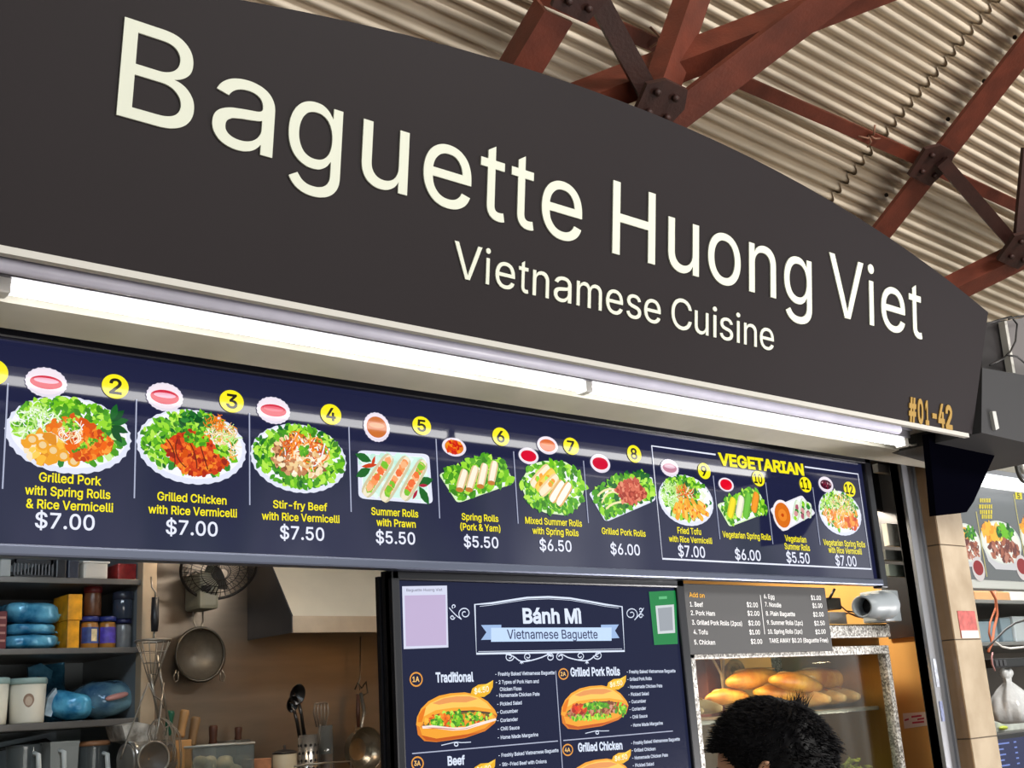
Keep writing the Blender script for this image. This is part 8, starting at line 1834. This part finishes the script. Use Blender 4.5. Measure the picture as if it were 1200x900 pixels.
# counter under the opening (out of the frame, carries the poster and the case)
CT = thing('service_counter', ((bx0 + XW) / 2, YB, 0), 'tiled service counter carrying the poster and the bread case, below the photo', 'counter')
B().bevbox((.25, .06, .0), (XW - .06, .56, 1.055), .006).build('cabinet', m_tile, CT)
B().bevbox((.25, -.02, 1.055), (XW - .06, .58, 1.098), .006).build('worktop', m_fsteel, CT)
B().bevbox((bx0, YB + .0, 1.098), (bx1, YB + .05, 1.199), .003).build('poster_plinth', m_frame, CT)

struct('trim_9', B().box((-1.6, .06, 0), (.2, .3, 2.34)), m_tile, 'tiled pier left of the kitchen opening')

# ================================================================ customer at the counter
YHD = -.72
hc0 = at(899, 819, YHD)                 # crown
FW = Vector((-.36, .93, 0)).normalized(); UPV = Vector((0, 0, 1)); LF = UPV.cross(FW).normalized()
PT = math.radians(10)
Hf = (FW * math.cos(PT) - UPV * math.sin(PT)).normalized(); Hl = LF; Hu = Hl.cross(Hf) * -1
Hu = Hf.cross(Hl)
HC = Vector((hc0.x, hc0.y, hc0.z)) - UPV * .118
HP = (HC.x - FW.x * .02, HC.y - FW.y * .02)
PE = thing('person', (HP[0], HP[1], 0), 'black haired person in dark clothes standing in front of the bread case', 'person')
def hd(f, l, u): return HC + Hf * f + Hl * l + Hu * u
def headshape(d, grow=0.0):
    """d: unit direction in head axes (front, left, up) -> point"""
    f, l, u = d
    x, y, z = f * (.094 + grow), l * (.074 + grow), u * (.112 + grow)
    t = max(0.0, -u)
    if f < 0: x *= 1 - .30 * t
    y *= 1 - .26 * t ** 1.3
    if f > 0: x *= 1 - .04 * t
    if f > 0 and u < 0: z *= 1.10
    if f < -.2 and u > -.3: x *= 1.04
    if grow == 0.0:
        x += .024 * math.exp(-((l / .11) ** 2) - ((u + .22) / .17) ** 2) * (f > 0) + .005 * math.exp(-((l / .2) ** 2) - ((u + .55) / .08) ** 2) * (f > 0) + .014 * math.exp(-((l / .3) ** 2) - ((u + .80) / .14) ** 2) * (f > 0)
        for s in (-1, 1): x -= .012 * math.exp(-(((l - s * .42) / .16) ** 2) - ((u - .02) / .12) ** 2) * (f > 0)
    return Vector((x, y, z))
m_skin = mat('skin', (206, 158, 128), .5, var=.05, vscale=20)
m_hair = mat('black_hair', (13, 12, 16), .5, 0, spec=.18)
# continuous body: skeleton skinned into one surface
def skinned(name, joints, bones, m, parent, levels=2, extra=None):
    me = bpy.data.meshes.new(name); org = Vector(parent['_w'])
    keys = list(joints)
    me.from_pydata([tuple(joints[k][0] - org) for k in keys], [(keys.index(a), keys.index(c_)) for a, c_ in bones], [])
    o = bpy.data.objects.new(name, me); COL.objects.link(o)
    o.modifiers.new('skin', 'SKIN')
    sv = me.skin_vertices[0].data
    for i, k in enumerate(keys):
        r = joints[k][1]; sv[i].radius = r if isinstance(r, tuple) else (r, r); sv[i].use_root = (i == 0)
    sub = o.modifiers.new('smooth', 'SUBSURF'); sub.levels = levels; sub.render_levels = levels
    bpy.context.view_layer.update()
    ev = o.evaluated_get(bpy.context.evaluated_depsgraph_get()); nm = bpy.data.meshes.new_from_object(ev)
    o.modifiers.clear(); o.data = nm; nm.materials.clear(); nm.materials.append(m)
    for p in nm.polygons: p.use_smooth = True
    o.parent = parent; o['_w'] = tuple(org)
    return o
BX, BY = HP
def bd(f, l, u): return Vector((BX, BY, 0)) + FW * f + LF * l + UPV * u
zn_ = HC.z - .13
sc = zn_ / 1.44
J = {'pelvis': (bd(-.03, 0, .95 * sc), (.11, .10)), 'waist': (bd(-.03, 0, 1.08 * sc), (.115, .095)), 'chest': (bd(-.03, 0, 1.27 * sc), (.13, .10)), 'neck0': (bd(-.025, 0, 1.41 * sc), .058), 'neck1': (bd(-.012, 0, zn_ + .01), .050), 'skull': (HC + Vector((0, 0, -.03)), .055)}
Bn = [('pelvis', 'waist'), ('waist', 'chest'), ('chest', 'neck0'), ('neck0', 'neck1'), ('neck1', 'skull')]
for s, n in ((1, 'L'), (-1, 'R')):
    J.update({'sh' + n: (bd(-.03, s * .165, 1.375 * sc), .055), 'el' + n: (bd(-.05, s * .215, 1.06 * sc), .040), 'wr' + n: (bd(.03, s * .225, .84 * sc), .028), 'pa' + n: (bd(.055, s * .222, .775 * sc), (.036, .016)),
              'hi' + n: (bd(-.03, s * .09, .88 * sc), .085), 'kn' + n: (bd(-.01, s * .095, .48 * sc), .052), 'an' + n: (bd(-.04, s * .10, .09 * sc), .036), 'to' + n: (bd(.10, s * .11, .035), .034)})
    Bn += [('chest', 'sh' + n), ('sh' + n, 'el' + n), ('el' + n, 'wr' + n), ('wr' + n, 'pa' + n), ('pelvis', 'hi' + n), ('hi' + n, 'kn' + n), ('kn' + n, 'an' + n), ('an' + n, 'to' + n)]
    for k, (off, L) in enumerate(((.028, .070), (.010, .080), (-.009, .074), (-.027, .058))):
        p = bd(.060 + off * .9, s * .222, .745 * sc); q1 = bd(.066 + off, s * .215, .745 * sc - L * .5); q2 = bd(.058 + off, s * .198, .745 * sc - L)
        J['f%d%s' % (k, n)] = (p, .0095); J['g%d%s' % (k, n)] = (q1, .0085); J['h%d%s' % (k, n)] = (q2, .0068)
        Bn += [('pa' + n, 'f%d%s' % (k, n)), ('f%d%s' % (k, n), 'g%d%s' % (k, n)), ('g%d%s' % (k, n), 'h%d%s' % (k, n))]
    J['t0' + n] = (bd(.085, s * .212, .79 * sc), .011); J['t1' + n] = (bd(.11, s * .20, .755 * sc), .0095); J['t2' + n] = (bd(.118, s * .19, .725 * sc), .0075)
    Bn += [('pa' + n, 't0' + n), ('t0' + n, 't1' + n), ('t1' + n, 't2' + n)]
body = skinned('body', J, Bn, m_skin, PE)
# head surface joined into the body mesh
b = B(); nu, nv = 48, 36; V = []
for j in range(nv + 1):
    th = -PI / 2 + PI * j / nv
    for i in range(nu):
        a = 2 * PI * i / nu; p = headshape((math.cos(th) * math.cos(a), math.cos(th) * math.sin(a), math.sin(th))); V.append(hd(*p))
b.add(V, [(j * nu + i, j * nu + (i + 1) % nu, (j + 1) * nu + (i + 1) % nu, (j + 1) * nu + i) for j in range(nv) for i in range(nu)], None, True)
def ear(b, s):
    c = hd(-.006, s * .073, -.012); fo = -Hf * .9 + Hl * s * .45; fo.normalize(); ou = (Hl * s * .9 + Hf * .35).normalized()
    R = []
    for i in range(19):
        t = i / 18; a = PI * .62 - t * PI * 1.62
        R.append(c + Hu * (.031 * math.sin(a) * (1 if math.sin(a) > 0 else 1.15)) + fo * (.017 * math.cos(a) * -1 + .012) + ou * (.006 + .006 * math.sin(t * PI)))
    b.tube(R, [.003 + .0022 * math.sin(PI * min(1, i / 18 + .1)) for i in range(19)], 8)
    # shell of the ear
    V = [c + ou * .002]; n = len(R)
    b.add([c + fo * .006 + ou * .001] + R, [(0, i, i + 1) for i in range(1, n)], None, True)
    b.blob(hd(-.002, s * .079, -.042), (.007, .005, .009), 10, 8)
    b.tube([c + Hu * .018 + fo * .012 + ou * .005, c + Hu * .004 + fo * .017 + ou * .006, c - Hu * .014 + fo * .010 + ou * .005], [.002, .003, .002], 6)
for s in (1, -1): ear(b, s)
ho = b.build('head', m_skin, PE)
with bpy.context.temp_override(active_object=body, object=body, selected_objects=[body, ho], selected_editable_objects=[body, ho]):
    bpy.ops.object.join()
# hair: scalp shell and short strands
rn = random.Random(21)
def hairline(f, l, u):
    """True where the scalp carries hair"""
    K = ((-1, -.60), (-.30, -.52), (-.20, -.30), (-.12, .06), (.12, .10), (.30, .10), (.42, .22), (.55, .40), (1, .46))
    for (f0, u0), (f1, u1) in zip(K, K[1:]):
        if f <= f1: return u > u0 + (u1 - u0) * (f - f0) / (f1 - f0)
    return u > .46
b = B(); V = []; idx = {}
nu, nv = 140, 100
fs = []
for j in range(nv + 1):
    th = -PI / 2 + PI * j / nv
    for i in range(nu):
        a = 2 * PI * i / nu; d = (math.cos(th) * math.cos(a), math.cos(th) * math.sin(a), math.sin(th))
        g_ = .009 if d[2] > .1 else .004
        p = headshape(d, g_ + .003 * noise.noise(Vector(d) * 7)); V.append(hd(*p))
for j in range(nv):
    for i in range(nu):
        th = -PI / 2 + PI * (j + .5) / nv; a = 2 * PI * (i + .5) / nu
        if hairline(math.cos(th) * math.cos(a), math.cos(th) * math.sin(a), math.sin(th)): fs.append((j * nu + i, j * nu + (i + 1) % nu, (j + 1) * nu + (i + 1) % nu, (j + 1) * nu + i))
b.add(V, fs, None, True)
def strand(root, d1, L, r):
    p1 = root + d1 * L * .5; p2 = root + d1 * L + UPV * (-.12 * L)
    u = d1.orthogonal().normalized() * r; w = d1.cross(u)
    o = len(b.v); ring = []
    for p, k in ((root, 1), (p1, .8)):
        ring += [p + u * k, p - u * .5 * k + w * .87 * k, p - u * .5 * k - w * .87 * k]
    b.add(ring + [p2], [(0, 1, 4, 3), (1, 2, 5, 4), (2, 0, 3, 5), (3, 4, 6), (4, 5, 6), (5, 3, 6)], None, True)
crown = Vector((-.45, 0, .9)).normalized()
for i in range(7000):
    z = rn.uniform(-.6, 1); a = rn.uniform(0, 2 * PI); q_ = math.sqrt(1 - z * z); d = Vector((q_ * math.cos(a), q_ * math.sin(a), z))
    if not hairline(*d): continue
    p = headshape(d, .004 if z < .1 else .008)
    away = (d - crown * d.dot(crown))
    if away.length < .05: away = Vector((1, 0, 0))
    t = away.normalized() * .95 + d * .10 + Vector((rn.uniform(-.2, .2), rn.uniform(-.2, .2), rn.uniform(-.1, .15)))
    t = (Hf * t.x + Hl * t.y + Hu * t.z).normalized()
    strand(hd(*p), t, rn.uniform(.012, .022) * (1 if z > .1 else .5), rn.uniform(.0006, .0011))
hair_tuft = hd(-.060, .02, .105)
tc_ = at(932, 838, (HC + LF * .01).y); 
for i in range(130):
    r0_ = tc_ + Vector((rn.uniform(-.014, .014), rn.uniform(-.014, .014), rn.uniform(-.012, .006)))
    t = (UPV * 1.0 - FW * rn.uniform(-.25, .75) + LF * rn.uniform(-.3, .3)).normalized()
    strand(r0_, t, rn.uniform(.026, .048), .0009)
b.build('hair', m_hair, PE)
# face
m_eye = mat('eye_white', (236, 232, 226), .2); m_iris = mat('dark_iris', (30, 20, 16), .2); m_lip = mat('lips', (176, 104, 92), .45)
for s in (1, -1):
    p = headshape(Vector((.90, s * .40, .02)).normalized()); c = hd(p.x - .004, p.y, p.z)
    b = B(); b.blob(c, (.011, .011, .0085), 16, 12); e = b.build('eye', m_eye, PE)
    b = B(); b.blob(c + Hf * .0075 + Hl * s * .002, (.0048, .0048, .0052), 12, 8); b.build('iris', m_iris, e)
    b = B(); pts = []
    for i in range(7):
        t = i / 6; q_ = headshape(Vector((.9, s * (.24 + .34 * t), .20 + .05 * math.sin(PI * t))).normalized()); pts.append(hd(q_.x + .0015, q_.y, q_.z))
    b.tube(pts, [.0015, .0028, .003, .003, .0026, .002, .001], 6); b.build('eyebrow', m_hair, PE)
b = B(); pts = []
for i in range(9):
    t = i / 8 - .5; q_ = headshape(Vector((.9, t * .5, -.50 - .05 * abs(t))).normalized()); pts.append(hd(q_.x + .001, q_.y, q_.z))
b.tube(pts, [.001, .003, .004, .0046, .0042, .0046, .004, .003, .001], 8); b.build('lips', m_lip, PE)
# clothes
m_shirt = mat('dark_shirt', (44, 46, 54), .8, var=.1, vscale=30); m_trs = mat('dark_trousers', (46, 46, 50), .8); m_shoe = mat('shoe', (28, 26, 26), .5)
def loft(b, rings, n=28, l0=0.0):
    """rings of (forward, height, half depth, half width): a garment tube round the body"""
    V = []
    for f, u, rf, rl in rings:
        for k in range(n):
            a = 2 * PI * k / n; V.append(bd(f + rf * math.cos(a), l0 + rl * math.copysign(abs(math.sin(a)) ** .85, math.sin(a)), u * sc))
    b.add(V, [(i * n + k, i * n + (k + 1) % n, (i + 1) * n + (k + 1) % n, (i + 1) * n + k) for i in range(len(rings) - 1) for k in range(n)], None, True)
b = B()
loft(b, ((-.03, .80, .138, .182), (-.03, .86, .140, .184), (-.03, .98, .132, .172), (-.03, 1.10, .130, .170), (-.03, 1.22, .138, .186), (-.03, 1.31, .132, .200), (-.028, 1.37, .110, .195), (-.026, 1.405, .085, .150), (-.025, 1.43, .068, .085), (-.024, 1.437, .063, .066), (-.024, 1.43, .058, .060)))
for n in 'LR':
    p0 = J['sh' + n][0]; p1 = J['el' + n][0]; q0_ = p0 - (p1 - p0) * .08 - LF * (.03 if n == 'L' else -.03)
    b.tube([q0_, p0, p0.lerp(p1, .25), p0.lerp(p1, .5), p0.lerp(p1, .68), p0.lerp(p1, .67)], [.050, .068, .067, .062, .060, .052], 20, None, False)
b.build('shirt', m_shirt, PE)
b = B()
loft(b, ((-.03, 1.02, .120, .152), (-.03, .95, .126, .166), (-.03, .88, .128, .172), (-.03, .80, .120, .168), (-.03, .74, .10, .15)))
for n, s in (('L', 1), ('R', -1)):
    hp = bd(-.03, s * .088, .84 * sc); kn = J['kn' + n][0]; an = J['an' + n][0]
    b.tube([hp, hp.lerp(kn, .3), hp.lerp(kn, .7), kn, kn.lerp(an, .4), kn.lerp(an, .8), an - UPV * .02, an - UPV * .018], [.090, .092, .078, .068, .064, .058, .056, .048], 22, None, False)
b.build('trousers', m_trs, PE)
for n, s in (('L', 1), ('R', -1)):
    b = B(); c = bd(.02, s * .105, .045); Mx = Matrix((FW, LF, UPV)).transposed(); b.blob(c, (.135, .050, .046), 24, 14, .75, Mx); b.build('shoe', m_shoe, PE)
